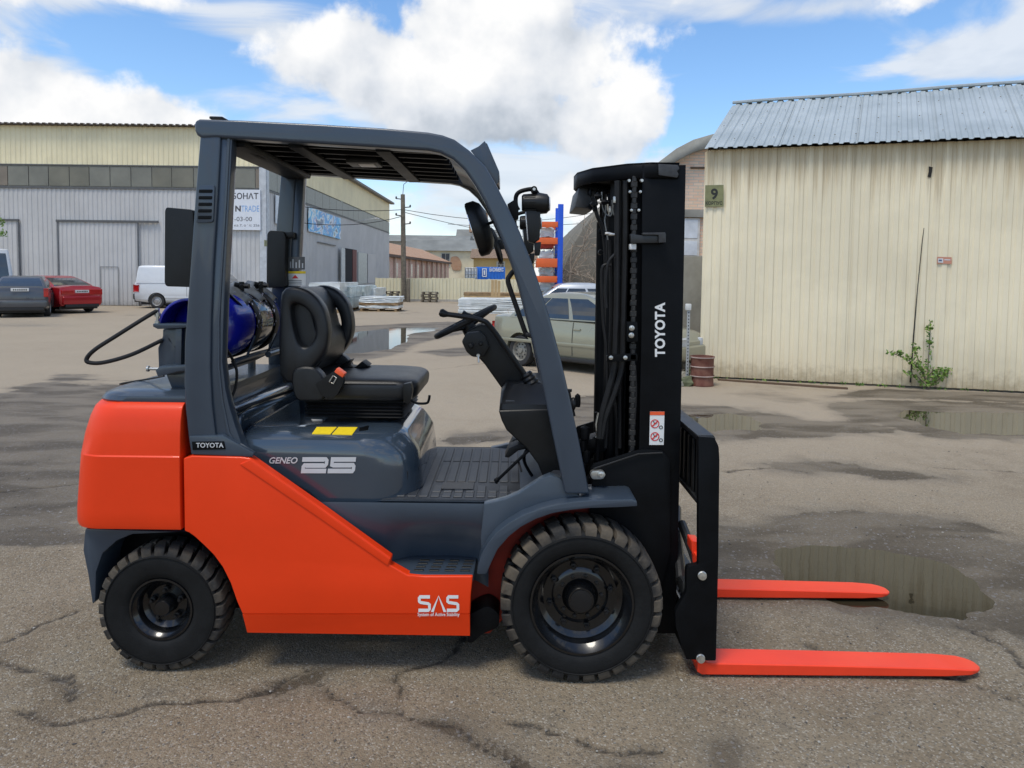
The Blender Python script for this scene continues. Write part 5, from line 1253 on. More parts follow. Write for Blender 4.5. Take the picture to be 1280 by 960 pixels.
# wheels ------------------------------------------------------
def tyre_mat():
    m = mat('tyre_rubber', (0.0075, 0.0078, 0.0080), 0.7, spec=.25, var=0.3, vs_=14, bump=0.15, bs=120)
    return m
TYRE = tyre_mat()
def tread_mat():
    m = mat('dusty_tread_rubber', (0.018, 0.017, 0.016), 0.85, col2=(0.125, 0.100, 0.070), spread=(0.42, 0.70), vs_=5, bump=0.25, bs=70)
    return m
TREAD = tread_mat()
def wheel(cx, cz, rad, rim, ynear, width, s, lugs, front):
    """s=+1: outer face towards the camera (near side)"""
    c = (cx, ynear, cz)
    Yo = lambda a: a * s
    k = rad
    prof = [(rim, .022), (rim + .012, .010), (rim + .03, .004), (k * .80, .000), (k * .865, .003), (k * .885, .006), (k * .90, .012), (k * .91, .018), (k * .915, .026),
            (k * .92, width * .5), (k * .915, width - .026), (k * .90, width - .012), (k * .8, width), (rim, width - .022)]
    g = G(); g.lathe([(r, Yo(a)) for r, a in prof], c, 'Y', 72, cap=False)
    w = g.build('wheel', [TYRE], FL, label=None)
    g = G()
    for i in range(lugs):
        for side in (0, 1):
            a0 = 2 * math.pi * (i + 0.5 * side) / lugs
            da = 2 * math.pi / lugs * 0.385
            y_o = .004 if side == 0 else width - .004; y_i = width * .54 if side == 0 else width * .46
            sg = 1 if side == 0 else -1
            t = bmesh.new(); V = []
            # four stations from the shoulder to the middle of the tread
            for (f, rt, rb, sk) in ((0.0, .905, .865, 0.0), (0.07, .965, .87, 0.0), (0.22, .995, .90, 0.15), (1.0, 1.0, .90, 0.75)):
                y = y_o + (y_i - y_o) * f; sh = sk * da * 1.3
                ww = da * (1.0 if f < .5 else .82)
                row = []
                for rr, aa in ((rb, -ww), (rt, -ww * .93), (rt, ww * .93), (rb, ww)):
                    an = a0 + aa + sh * (1 if side == 0 else -1); r_ = k * rr
                    row.append(t.verts.new((cx + r_ * math.cos(an), ynear + Yo(y), cz + r_ * math.sin(an))))
                V.append(row)
            for A, B in zip(V, V[1:]):
                for j in range(3): t.faces.new((A[j], A[j + 1], B[j + 1], B[j]))
            t.faces.new(V[0]); t.faces.new(V[-1][::-1])
            bmesh.ops.recalc_face_normals(t, faces=t.faces)
            bmesh.ops.bevel(t, geom=[e for e in t.edges if len(e.link_faces) == 2 and e.calc_face_angle(0) > .6], offset=.0022, segments=1, affect='EDGES')
            g._add(t)
    g.build('tread', TREAD, w)
    # embossed ring on the sidewall
    g = G(); g.lathe([(k * .845, Yo(.001)), (k * .85, Yo(-.0025)), (k * .858, Yo(-.0025)), (k * .862, Yo(.001))], c, 'Y', 72, cap=False)
    g.build('sidewall_ring', TYRE, w)
    # rim
    g = G()
    if front:
        prof = [(rim + .004, .020), (rim + .002, .012), (rim - .006, .012), (rim - .012, .022), (rim - .022, .036), (rim - .030, .046), (rim - .034, .085), (rim - .045, .092),
                (rim - .055, .100), (.118, .104), (.112, .100), (.10, .096), (.075, .094), (.066, .10), (.060, .060), (.052, .050), (.0, .048)]
    else:
        prof = [(rim + .004, .020), (rim + .002, .012), (rim - .006, .012), (rim - .010, .020), (rim - .018, .028), (rim - .024, .036), (rim - .03, .06),
                (.078, .078), (.06, .080), (.042, .080), (.037, .070), (.035, .030), (.030, .022), (.0, .021)]
    g.lathe([(r, Yo(a)) for r, a in prof], c, 'Y', 64, cap=False)
    rm = g.build('rim', mat('rim_black', (0.004, 0.0045, 0.0055), 0.24, var=0.2, vs_=9, coat=0.5, spec=0.4), w)
    g = G()
    nn, rn, yn = (8, .128, .102) if front else (5, .062, .074)
    for i in range(nn):
        a = 2 * math.pi * (i + .3) / nn
        p = (cx + rn * math.cos(a), ynear, cz + rn * math.sin(a))
        g.lathe([(.013, Yo(yn)), (.013, Yo(yn - .012)), (.0085, Yo(yn - .013)), (.0075, Yo(yn - .026)), (0, Yo(yn - .027))], p, 'Y', 6)
    if front:
        for i in range(10):
            a = 2 * math.pi * (i + .1) / 10
            p = (cx + .088 * math.cos(a), ynear, cz + .088 * math.sin(a))
            g.lathe([(.009, Yo(.096)), (.009, Yo(.088)), (.0, Yo(.086))], p, 'Y', 6)
        g.lathe([(.045, Yo(.05)), (.045, Yo(.044)), (.03, Yo(.042)), (0, Yo(.042))], c, 'Y', 20)
    g.build('wheel_nuts', mat('nut_black', (0.009, 0.009, 0.010), 0.35, spec=.4), w, kind='stuff')
    return w
YWF, YWR = 2.755, 2.81
pf = W(728, 754, YWF); pr = W(199, 762, YWR)
FR, RR = .331, .264
for s, yy in ((1, YWF), (-1, mir(YWF))): wheel(pf.x, FR - .004, FR, .208, yy, .195, s, 30, True)
for s, yy in ((1, YWR), (-1, mir(YWR))): wheel(pr.x, RR - .003, RR, .128, yy, .165, s, 28, False)
g = G()
g.tube([(pf.x, YWF + .12, FR), (pf.x, mir(YWF) - .12, FR)], .07, 16)
g.tube([(pr.x, YWR + .08, RR), (pr.x, mir(YWR) - .08, RR)], .045, 12)
g.box(pf.x - .1, pf.x + .1, 3.05, 3.6, .2, .52, .03)
g.build('axles', BLACKP, FL)

# frame -------------------------------------------------------
x_cw = W(229, 600, 2.8).x
g = G()
g.box(x_cw - .30, W(590, 700, 3).x, 3.02, mir(3.02), .17, .62, .02)
g.build('chassis_frame', BLACKP, FL)
g = G()   # red inner plate behind the front wheel
pl = XZ([(588, 792), (590, 726), (602, 722), (606, 660), (625, 622), (775, 622), (770, 660), (706, 770), (640, 776), (628, 775), (612, 792)], 2.99)
SHADEDRED = mat('shaded_red_paint', (0.32, 0.02, 0.006), 0.6, var=.3, vs_=8)  # red darkened in colour for the shade inside the wheel arch
for y_ in (2.99, mir(3.03)): g = G(); g.prism(pl, y_, y_ + .04, .004); g.build('inner_frame_plate', SHADEDRED if y_ < 3 else BLACKP, FL)
g = G()
g.prism(fillet(XZ([(586, 760), (600, 752), (612, 748), (625, 758), (624, 774), (604, 782), (592, 793), (586, 793)], 2.93), .02), 2.86, 2.985, .006)
g.build('tank_bracket', BLACKP, FL)

# red skirt panels -------------------------------------------
sk = [(230.5, 664), (229, 573), (240, 570), (300, 571.5), (313, 573), (400, 634), (489, 698), (487, 706), (510, 719), (530, 720.5), (591, 720.5), (588.5, 745), (587.5, 768)]
arch = [(303, 768), (296, 752), (288, 729), (278, 709), (267, 694), (255, 682), (243, 671), (236, 666)]
low = [(587, 768), (587, 797.5), (307, 793.5), (303, 768)]
for s in (0, 1):
    y0, y1 = (Y_SIDE, Y_SIDE + .05) if s == 0 else (mir(Y_SIDE) - .05, mir(Y_SIDE))
    poly = XZ(sk + arch, Y_SIDE)
    g = G(); g.prism(poly, y0, y1, .007, 3)
    sp = g.build('side_panel', RED, FL)
    lo = XZ(low, Y_SIDE); a, b, c_, d_ = lo
    g = G()
    yo = y0 if s == 0 else y1; yi = yo + (.018 if s == 0 else -.018); yb = yo + (.05 if s == 0 else -.05)
    g.loft([[(a[0], yo + (.001 if s == 0 else -.001), a[1]), (d_[0], yo + (.001 if s == 0 else -.001), d_[1]), (d_[0], yb, d_[1]), (a[0], yb, a[1])],
            [(b[0], yi, b[1]), (c_[0], yi, c_[1]), (c_[0], yb, c_[1]), (b[0], yb, b[1])]])
    g.build('lower_lip', RED, sp, ang=20)
    # raised strip along the diagonal
    g = G(); st = XZ([(313, 574), (400, 635), (488, 698.5), (485, 707), (396, 645), (300, 580)], Y_SIDE)
    g.prism(st, (y0 - .0045) if s == 0 else y1 - .03, (y0 + .03) if s == 0 else y1 + .0045, .004, 3)
    g.build('diagonal_strip', RED, sp)
    if s == 0:
        fnc = lambda u0, v0, u1, v1, Y: (lambda a, b: Vector((W(u0 + (u1 - u0) * a, v1 + (v0 - v1) * b, Y).x, Y, W(u0 + (u1 - u0) * a, v1 + (v0 - v1) * b, Y).z)))
        g = G(); f = fnc(522, 744, 575, 765, Y_SIDE - .0015)
        def S_(x): return [(x + .27, .90), (x + .05, .90), (x + .02, .84), (x + .02, .62), (x + .06, .56), (x + .22, .50), (x + .26, .44), (x + .26, .16), (x + .22, .10), (x, .10)]
        ribbon(g, S_(0.02), (.032, .10), f); ribbon(g, [(.345, .0), (.495, .95), (.645, .0)], (.034, .03), f); ribbon(g, S_(.69), (.032, .10), f)
        g.build('stability_lettering', WHITE, sp, smooth=False)
        lettering('small_lettering', 'System of Active Stability', fnc(522, 765.8, 574.5, 771.5, Y_SIDE - .0015), WHITE, sp, bold=.012)

# counterweight ----------------------------------------------
def hx(u, v, y): return W(u, v, y).x
def hz(u, v, y): return W(u, v, y).z
secs = []
for v, u, hw, rb in ((661.5, 102, .541, .14), (657, 100.5, .545, .14), (640, 100.5, .546, .14), (600, 103, .546, .14), (571.5, 105, .546, .14), (569.5, 105.5, .541, .14), (545, 109, .537, .15), (525, 115, .530, .15), (512, 121, .519, .15), (506, 127, .506, .15), (502, 136, .488, .15)):
    y = YC - hw
    secs.append((hz(170, v, y), hx(u, v, y + .12) , x_cw - .004, YC - hw, YC + hw, rb, .004))
g = G(); g.plan(secs, 8); cw = g.build('counterweight', RED, FL, ang=25)
# grey rear cover on top
g = G(); S2 = []
zt = hz(170, 502, YC - .49)
for dz, dx, hw in ((-.03, .06, .475), (0.004, .055, .492), (.022, .07, .488), (.036, .10, .462), (.040, .15, .40)):
    S2.append((zt + dz, hx(120, 500, 3.0) + dx, x_cw + .10, YC - hw, YC + hw, .16, .01))
g.plan(S2, 8); cov = g.build('rear_cover', SLATE, FL, ang=40)
g = G(); g.tube(catmull([W(205, 497, 2.95), W(207, 489, 3.0), W(222, 485, 3.1), W(240, 484, 3.3)], 5), .005, 6)
g.build('cover_cable', BLACKR, FL)
# grey mudguard behind the rear wheel
g = G(); mg = XZ([(106, 661), (232, 665), (165, 668), (146, 676), (128, 692), (120, 715), (119, 752), (115, 756), (110, 720), (103.5, 688)], 2.835)
g.prism(mg, 2.835, mir(2.835), .008); g.build('rear_mudguard', SLATE, FL)
g = G(); g.box(hx(150, 700, 3), x_cw + .28, 3.0, mir(3.0), .28, hz(150, 664, 2.83) + .08, .01); g.build('wheel_housing', BLACKP, FL)
g = G(); g.box(hx(118, 690, 2.85), x_cw + .22, 2.86, mir(2.86), hz(150, 664, 2.83), hz(150, 664, 2.83) + .05, .004); g.build('wheel_arch_liner', BLACKP, FL)

# hood --------------------------------------------------------
zb = hz(450, 633, 2.87)
x0 = hx(296, 540, 2.9)
hood_secs = []
xf = hx(541.5, 580, 3.50)
for z, dx, hw, rf, x0d in ((zb - .01, .012, .455, .20, .34), (zb + .06, .006, .457, .20, .27), (zb + .14, .0, .457, .20, .12), (zb + .20, -.010, .456, .20, .03), (zb + .235, -.032, .454, .20, 0), (zb + .272, -.060, .438, .19, 0),
                           (zb + .288, -.078, .415, .18, .01), (zb + .305, -.11, .35, .14, .02)):
    hood_secs.append((z, x0 + x0d, xf + dx, YC - hw, YC + hw, .05, rf))
g = G(); g.plan(hood_secs, 10)
hood = g.build('engine_hood', SLATEG, FL, ang=30)
cut = G()
px0, px1 = hx(322, 520, 3.05), hx(372, 520, 3.05)
cut.prism([(px0, 2.99), (px1 - .06, 2.99), (px1 + .10, 3.05), (px1 + .1, 3.6), (px0, 3.66)], zb + .238, zb + .6, axis='Z')
boolean_cut(hood, cut)
# the raised rear deck sloping up behind the seat
g = G()
xr0 = x_cw + .06
prof = [(xr0, zb + .05), (xr0, zb + .40), (x0 + .02, zb + .40), (x0 + .16, zb + .375), (x0 + .205, zb + .35), (x0 + .20, zb + .31), (x0 + .015, zb + .30), (x0 + .01, zb + .05)]
g.prism([(xr0, zb + .05), (xr0, zb + .405), (x0 - .05, zb + .405), (x0 - .012, zb + .38), (x0 - .012, zb + .05)], YC - .44, YC + .44, .02, 3)
g.build('rear_deck', SLATEG, FL)
g = G(); g.curve([W(292, 545, 2.885), W(291, 521, 2.91), W(300, 512, 2.97), W(330, 500, 3.05), W(372, 486, 3.2)], .007, 8)
g.build('hood_seal', BLACKR, FL)
g = G(); g.curve([W(300, 548, 2.87), W(300, 524, 2.9), W(308, 516, 2.95), W(330, 507, 3.04), W(370, 492, 3.14)], .008, 8)
g.build('hood_edge', SLATEG, FL)
# panel lines on the front of the hood
g = G()
for a in (50, 72):
    cx_, cy_ = xf - .2, YC - .457 + .2
    x_, y_ = cx_ + .2015 * math.sin(R(a)), cy_ - .2015 * math.cos(R(a))
    g = G(); g.tube([(x_, y_, zb + .02), (x_ - .001, y_, zb + .13)], .0014, 6); g.build('hood_groove', BLACKPL, hood)
for y_ in (3.12, 3.3, 3.5): g = G(); g.tube([(xf + .002, y_, zb + .02), (xf, y_, zb + .13)], .0016, 6); g.build('hood_groove', BLACKPL, hood)
# lettering
def flat(u0, v0, u1, v1, Y):
    def f(a, b):
        p = W(u0 + (u1 - u0) * a, v1 + (v0 - v1) * b, Y); return Vector((p.x, Y, p.z))
    return f
yh = YC - .4585
lettering('series_lettering', 'GENEO', flat(336.5, 571.5, 372, 579.5, yh), SILVERPR, hood, shear=.3, bold=.02)
g = G(); f0 = flat(377, 571.5, 444, 591.5, yh)
sh = lambda a, b: f0(a + .035 * (b - .5), b)
for x_ in (0.0, .53):
    if x_ == 0.0: pts = [(0.0, .86), (.43, .86), (.46, .80), (.46, .55), (.43, .48), (.06, .48), (.035, .42), (.035, .14), (.47, .14)]
    else: pts = [(1.0, .86), (.565, .86), (.565, .52), (.60, .50), (.95, .50), (.975, .44), (.975, .20), (.95, .14), (.50, .14)]
    ribbon(g, pts, (.032, .145), sh)
g.build('number_lettering', SILVERPR, hood, smooth=False)

# body side below the floor, with the step recess --------------
xs = [hx(u, 640, 2.85) for u in (300, 380, 440, 480, 510, 560, 592, 611)]
zf = hz(560, 629, 2.86)
rows = []
z_step = hz(540, 716, 2.81)
def sidey(i, t):
    # t 0 top .. 1 bottom ; recess only between index 3 and 6
    rec = {0: .0, 1: .0, 2: .02, 3: .06, 4: .14, 5: .15, 6: .13, 7: .06}[i]
    return 2.845 + rec * (0 if t < .2 else (t - .2) / .8) ** 1.0
for z, t in ((zf + .004, -1), (zf - .006, 0), (zf - .05, .15), (zf - .10, .35), (zf - .16, .6), (z_step - .0, 1.0), (z_step - .1, 1.0)):
    rows.append([(x, (2.8465 if t < 0 else sidey(i, t)), z - (0.0)) for i, x in enumerate(xs)])
g = G(); g.grid(rows)
rowsm = [[(x, mir(y), z) for x, y, z in r] for r in rows]; g.grid(rowsm)
g.grid([[(x, 2.87, zf + .004) for x in xs], [(x, mir(2.87), zf + .004) for x in xs]])
g.build('body_side', mat('slate_satin_paint', (0.044, 0.061, 0.083), 0.38, var=.05, vs_=3, coat=.15), FL, ang=60)  # slate lightened in colour to offset the dim, downward-facing recess
# step plate
for s in (0, 1):
    pts = [(hx(487, 706, 2.80), 2.80), (hx(592, 715, 2.80), 2.80), (hx(594, 715, 2.80), 3.02), (hx(488, 700, 2.93), 3.02), (hx(470, 694, 2.9), 2.90)]
    if s: pts = [(x, mir(y)) for x, y in pts][::-1]
    g = G(); g.prism(pts, z_step - .03, z_step, .006, 2, axis='Z'); stp = g.build('step_plate', SLATE, FL)
    g = G()
    for col in range(4):
        u = 519 + col * 19
        for r_ in range(4):
            x_ = hx(u, 706, 2.87) + r_ * .004; y_ = 2.825 + r_ * .034
            if s: y_ = mir(y_)
            g.box(x_, x_ + .040, y_, y_ + .012, z_step - .002, z_step + .004, .001, 1)
    g.build('grip_ribs', BLACKPL, stp, kind='stuff')

# floor mat with ribs ------------------------------------------
g = G()
fx0, fx1 = hx(487, 629, 2.87), hx(645, 600, 3.0)
outline = [(fx0 - .1, 2.875), (hx(612, 624, 2.87), 2.875), (fx1 + .02, 2.885), (fx1 + .02, mir(2.885)), (fx0 - .1, mir(2.875))]
g.prism(outline, zf - .01, zf + .012, .004, axis='Z')
# toe board rising to the front
tb = [(fx1 + .018, zf + .0), (fx1 + .018, zf + .012), (fx1 + .10, zf + .06), (fx1 + .16, zf + .11), (fx1 + .20, zf + .11), (fx1 + .20, zf)]
g.prism(tb, 2.89, mir(2.89), .003)
fm = g.build('floor_mat', MATGREY, FL)
g = G()
for i in range(11):
    x_ = fx0 + .02 + i * .048
    if x_ > fx1 - .02: break
    segs = [(2.90, 3.72)] if i < 3 else [(2.90, 2.955), (2.965, 3.06) if i % 2 else (2.965, 2.99), (3.12, 3.45), (3.46, 3.72)]
    for a, b in segs: g.box(x_, x_ + .038, a, b, zf + .011, zf + .0165, .0025, 1)
for i in range(7): g.box(fx0 + .20, fx0 + .34, 3.0 + i * .014, 3.008 + i * .014, zf + .016, zf + .020, .001, 1)
g.build('mat_ribs', MATGREY, fm)

# front fender -----------------------------------------------
fen_o = [(596, 718), (597, 708), (602, 692), (610, 678), (621, 665), (636, 653.5), (654, 643.5), (674, 636), (695, 630.5), (716, 627), (742, 625), (790, 624), (796, 626)]
fen_i = [(797, 633), (770, 634.5), (735, 635.5), (712, 638), (690, 642), (670, 649), (651, 659), (636, 671), (622, 687), (613, 706), (608, 718)]
for s in (0, 1):
    g = G(); P_ = XZ(fen_o + fen_i, 2.765)
    y0, y1 = (2.765, 2.985) if s == 0 else (mir(2.985), mir(2.765))
    g.prism(P_, y0, y1, .006, 2, ang=40); g.build('fender', SLATE, FL)
    g = G()
    up = XZ([(604, 640), (605, 630), (618, 627.5), (632, 624)] + ([(648, 617), (662, 608), (676, 599), (688, 594), (700, 598)] if s == 0 else [(660, 627)]) + [(712, 612), (736, 627), (700, 631), (668, 640), (645, 650), (626, 663), (611, 681), (602, 698), (601, 670)], 2.83)
    y0, y1 = (2.83, 2.88) if s == 0 else (mir(2.88), mir(2.83))
    g.prism(up, y0, y1, .005, 2, ang=50); g.build('cowl_side', MATS['slate_satin_paint'], FL)
g = G()
ar = [(hx(560, 700, 3.0) + .13 + .0, .42)]
arcp = []
for a in range(165, 70, -12): arcp.append((pf.x + (FR + .085) * math.cos(R(a)), FR + (FR + .06) * math.sin(R(a))))
arcp2 = [(x + (pf.x - x) * .06, z - .012) for x, z in arcp]
g.prism(arcp + arcp2[::-1], 2.99, 3.12, 0)
g.build('wheel_arch_liner', mat('liner_shaded_red', (0.10, 0.009, 0.004), .7), FL)  # liner red darkened further, shade above the wheel put into the colour

# overhead guard ----------------------------------------------
outer = [(243, 163), (242.5, 155), (244, 150.5), (249, 148.5), (300, 150), (400, 155), (480, 160), (535, 165), (553, 168.5), (568, 174), (587, 188), (607, 208), (622, 234), (634, 257), (650, 290), (665, 328), (678, 367), (688, 400), (701, 448), (713, 500), (725, 557), (737, 618)]
inner = [(706.5, 618), (698, 578), (690, 540), (682, 500), (672, 452), (659, 400), (648, 357), (636, 321), (620, 283), (606, 253), (594, 232), (581, 213), (566, 199), (550, 191), (535, 188), (480, 184.5), (400, 179.5), (300, 173.5), (270, 172), (252, 173), (246, 169)]
pil_o = [(250, 165), (247, 200), (243, 250), (238, 320), (234, 375), (230, 430), (229.5, 480), (231, 510), (234.5, 545), (238, 568)]
pil_i = [(272, 566), (268, 540), (264, 505), (262, 460), (263, 400), (266, 330), (271, 250), (275, 170)]
fl_o = [(263, 168), (264, 250), (262, 330), (257, 420), (257, 480), (259, 530), (266, 567)]
fl_i = [(318, 571), (310, 556), (300.5, 530), (293, 505), (288.5, 485), (284.5, 450), (286, 400), (289, 330), (293, 250), (297, 176), (290, 168)]
guard = None
for s in (0, 1):
    ya, yb = (Y_PIL, Y_PIL + .075) if s == 0 else (mir(Y_PIL) - .075, mir(Y_PIL))
    g = G(); g.prism(XZ(outer + inner, Y_PIL), ya, yb, .012, 3, ang=35)
    nm = g.build('guard_frame', SLATE, FL, ang=40)
    if s == 0: guard = nm
    g = G(); g.prism(XZ(pil_o + pil_i, Y_PIL), ya + (.004 if s == 0 else -.0), yb + .02, .008, 3, ang=35)
    yc0, yc1 = (ya + .016, yb - .004) if s == 0 else (ya + .004, yb - .016)
    rp = g.build('rear_pillar', SLATE, FL, ang=40)
    g = G(); g.prism(XZ(fl_o, Y_PIL) + XZ(fl_i, 2.87), yc0, yc1, .004, 2, ang=35); g.build('pillar_flange', SLATE, rp, ang=40)
    if s == 0:
        # long groove strip
        g = G(); g.prism(XZ([(286, 172), (282, 250), (277, 330), (273, 400), (273, 460), (277, 500), (285, 540), (298, 566), (295, 567), (282, 541), (274.5, 500), (270.5, 460), (270.5, 400), (274.5, 330), (279, 250), (282.5, 172)], ya), ya + .010, ya + .03, .0015, 1)
        g.build('flange_bead', SLATE, rp)
        g = G(); g.prism(fillet(XZ([(248, 232), (269, 231), (267, 278), (245, 279)], ya), .012), ya - .004, ya + .02, .003)
        vt = g.build('air_vent', SLATE, rp)
        g = G()
        for i in range(5):
            v = 237 + i * 8.2
            g.prism(fillet(XZ([(249.5 - i * .3, v), (266.5 - i * .3, v), (266 - i * .3, v + 4.2), (249 - i * .3, v + 4.2)], ya), .004), ya - .0055, ya + .01, .001)
        g.build('vent_slots', BLACKP, vt)
        g = G(); g.prism(XZ([(237, 545), (279, 543.5), (318, 566), (316, 571), (240, 567.5)], ya), ya - .006, ya + .02, .004); bs_ = g.build('pillar_base', SLATE, rp)
        g = G(); g.prism(XZ([(241, 551.5), (281, 551), (283, 561), (242, 562)], ya), ya - .009, ya, .001); pb = g.build('name_plate', BLACKP, rp)
        lettering('name_lettering', 'TOYOTA', flat(245, 553.5, 279.5, 559.6, ya - .0105), SILVERPR, rp, bold=.02)
# top lobe of the rear end, cross members and roof
yi0, yi1 = Y_PIL + .06, mir(Y_PIL) - .06
g = G()
r0, r1 = W(252, 172, 2.8), W(545, 186, 2.8)
zt_ = r0.z
def zr(x): return r0.z + (r1.z - r0.z) * (x - r0.x) / (r1.x - r0.x)
g.prism(fillet(XZ([(244, 150), (262, 149), (262, 176), (249, 176), (243, 168)], 2.8), .02), yi0, yi1, .01)
g.build('rear_header', SLATE, guard)
g = G(); xa = hx(590, 200, 2.8)
g.prism(XZ([(560, 178), (575, 182), (600, 206), (612, 226), (606, 236), (592, 215), (573, 197), (556, 190)], 2.8), yi0, yi1, .008)
g.build('front_header', SLATE, guard)
g = G()
g.prism([(r0.x + .03, zr(r0.x) + .035), (r1.x + .02, zr(r1.x) + .03), (r1.x + .02, zr(r1.x) + .04), (r0.x + .03, zr(r0.x) + .045)], yi0, yi1, 0)
g.build('roof_panel', BLACKP, guard)
for k in range(7):
    y_ = yi0 + .07 + k * (yi1 - yi0 - .14) / 6
    g = G(); g.prism([(r0.x + .05, zr(r0.x) + .0), (r1.x + .02, zr(r1.x) + .0), (r1.x + .02, zr(r1.x) + .034), (r0.x + .05, zr(r0.x) + .034)], y_ - .012, y_ + .012, .003)
    g.build('roof_bar', BLACKP, guard)
for k, x_ in enumerate((r0.x + .35, r0.x + .70)):
    g = G(); g.box(x_ - .03, x_ + .03, yi0, yi1, zr(x_) - .012, zr(x_) + .03, .005); g.build('roof_bar', BLACKP, guard)
g = G(); x_ = hx(462, 203, 3.2); z_ = zr(x_) - .02
g.box(x_ - .09, x_ + .05, 3.12, 3.26, z_, z_ + .03, .008); il = g.build('interior_lamp', BLACKPL, guard)
g = G(); g.box(x_ - .04, x_ + .03, 3.15, 3.22, z_ - .004, z_ + .001, .002); g.build('lamp_lens', mat('clear_lens', (.8, .8, .8), .3), il)
g = G(); g.prism(fillet(XZ([(264, 146.5), (281, 147), (281, 150), (264, 150)], 3.0), .006), 2.98, 3.1, .002); g.build('roof_cap', BLACKPL, guard)
g = G(); x_ = r0.x + .09   # slanted gutter under the near rear corner
g.tube(catmull([(x_, yi0 + .0, zr(x_) + .01), (x_ + .03, yi0 + .2, zr(x_) - .02), (x_ + .02, yi0 + .5, zr(x_) - .01), (x_ + .0, yi1, zr(x_) - .02)], 4), .008, 6)
g.build('roof_cable', BLACKR, guard)
# rear header beam seen from below, black standing in for interior shade
g = G(); g.prism(XZ([(262, 172), (300, 172), (298, 180), (262, 182)], 2.8), yi0, yi1, .006); g.build('rear_beam', BLACKP, guard)
# warning stickers on the far pillar
yp = mir(Y_PIL) - .075 - .008 - .0
yfp = mir(Y_PIL) - .075 - .0015
for (a, b, c_, d_), m_, nm_ in (((360.5, 321, 381, 337), mat('grey_sticker', (.12, .12, .12), .5), 'load_sticker'), ((357, 339, 382, 357), WHITE, 'warning_sticker')):
    g = G(); g.prism(XZ([(a, b), (c_, b), (c_, d_), (a, d_)], yfp), yfp, yfp + .002, 0); st_ = g.build(nm_, m_, FL, smooth=False)
    if nm_ == 'warning_sticker':
        g = G(); g.prism(XZ([(a, b), (c_, b), (c_, b + 3), (a, b + 3)], yfp), yfp - .001, yfp + .002, 0); g.build('yellow_band', YELLOW, st_, smooth=False)
        g = G(); g.prism(XZ([(a + 8, b + 9), (a + 12, b + 4.5), (a + 16, b + 9)], yfp), yfp - .001, yfp + .002, 0); g.build('red_symbol', REDPR, st_, smooth=False)
        g = G()
        for q in range(3): g.prism(XZ([(a + 3, b + 11 + q * 2.2), (a + 20, b + 11 + q * 2.2), (a + 20, b + 12 + q * 2.2), (a + 3, b + 12 + q * 2.2)], yfp), yfp - .001, yfp, 0)
        g.build('print_lines', GREYMETAL, st_, smooth=False)
    else:
        g = G()
        for q, (x1_, y1_) in enumerate(((2, 6), (5, 3), (9, 7), (13, 4), (17, 8))): g.prism(XZ([(a + x1_, b + y1_), (a + x1_ + 1.5, b + y1_), (a + x1_ + 1.5, b + 14), (a + x1_, b + 14)], yfp), yfp - .001, yfp, 0)
        g.build('print_lines', SILVERPR, st_, smooth=False)
# black rear lamp boxes
for pts, ya, yb in (([(208, 259), (241, 262), (243, 300), (240, 359), (208, 358), (205.5, 354), (206, 263)], 2.83, 2.90), ([(337, 288), (354, 289), (357, 296), (356, 330), (357, 359), (335, 360), (333, 357), (334, 292)], mir(2.9) - .03, mir(2.83))):
    g = G(); g.prism(fillet(XZ(pts, ya), .012), ya, yb, .012, 3); rl = g.build('rear_lamp_housing', BLACKPL, FL)
    c0, c1 = W(pts[1][0], 285, ya), W(pts[1][0] + 8, 285, ya)
    g = G(); g.box(c0.x - .02, c0.x + .05, ya + .02, yb - .02, c0.z - .05, c0.z - .02, .004); g.build('lamp_arm', BLACKPL, rl)

# dashboard cowl and steering ---------------------------------
g = G()
cz_ = hz(640, 511, 2.98)
cow = XZ([(623, 513), (690, 511), (700, 560), (709, 600), (680, 600), (672, 580), (658, 561), (645, 549), (633, 538), (627, 526)], 2.98)
g.prism(cow, 2.98, 3.62, .012, 3, ang=25); g.build('dash_cowl', BLACKPL, FL)
g = G(); x0_, x1_ = hx(623, 511, 2.98), hx(690, 511, 2.98)
g.plan([(cz_ - .005, x0_ + .004, x1_ + .05, 2.985, 3.615, .03, .02), (cz_ + .018, x0_ + .006, x1_ + .05, 2.99, 3.6, .03, .02), (cz_ + .05, x0_ + .01, x1_ + .05, 3.07, 3.55, .04, .02), (cz_ + .085, x0_ + .03, x1_ + .03, 3.12, 3.5, .05, .02)], 5)
dt = g.build('dash_top', BLACKPL, FL)
g = G(); g.box(x0_ + .03, x0_ + .07, 3.01, 3.03, cz_ + .016, cz_ + .03, .003); g.build('cup_holder', MATGREY, dt)
# rubber bellows at the column foot
def along(p, q, t): return p.lerp(q, t)
cb, ct = W(656, 492, 3.3), W(592, 406, 3.3)
axd = (ct - cb).normalized()
g = G(); pr_ = []
for i in range(9):
    r_ = .062 - .0035 * i + (.006 if i % 2 else 0)
    pr_.append((cb + axd * (i * .009 - .01), r_))
g.tube([p for p, r in pr_], [r for p, r in pr_], 16); g.build('column_bellows', BLACKR, dt)
colp = [(579, 426), (583, 414), (599, 406), (612, 407), (630, 430), (660, 472), (628, 487), (606, 456)]
g = G(); g.prism(XZ(colp, 3.24), 3.24, 3.40, .012, 3); scol = g.build('steering_column', BLACKPL, FL)
g = G(); g.prism(fillet(XZ([(577, 427), (583, 416), (600, 414), (606, 420), (612, 434), (604, 447), (590, 446), (583, 440)], 3.19), .01), 3.185, 3.245, .008); g.build('switch_box', BLACKPL, scol)
g = G()
for (u, v, r_) in ((589, 432, .012), (601, 429, .010)): g = G(); g.lathe([(r_, 0), (r_, -.018), (r_ * .6, -.022), (0, -.022)], W(u, v, 3.185), 'Y', 12); g.build('switch_knob', BLACKPL, scol)
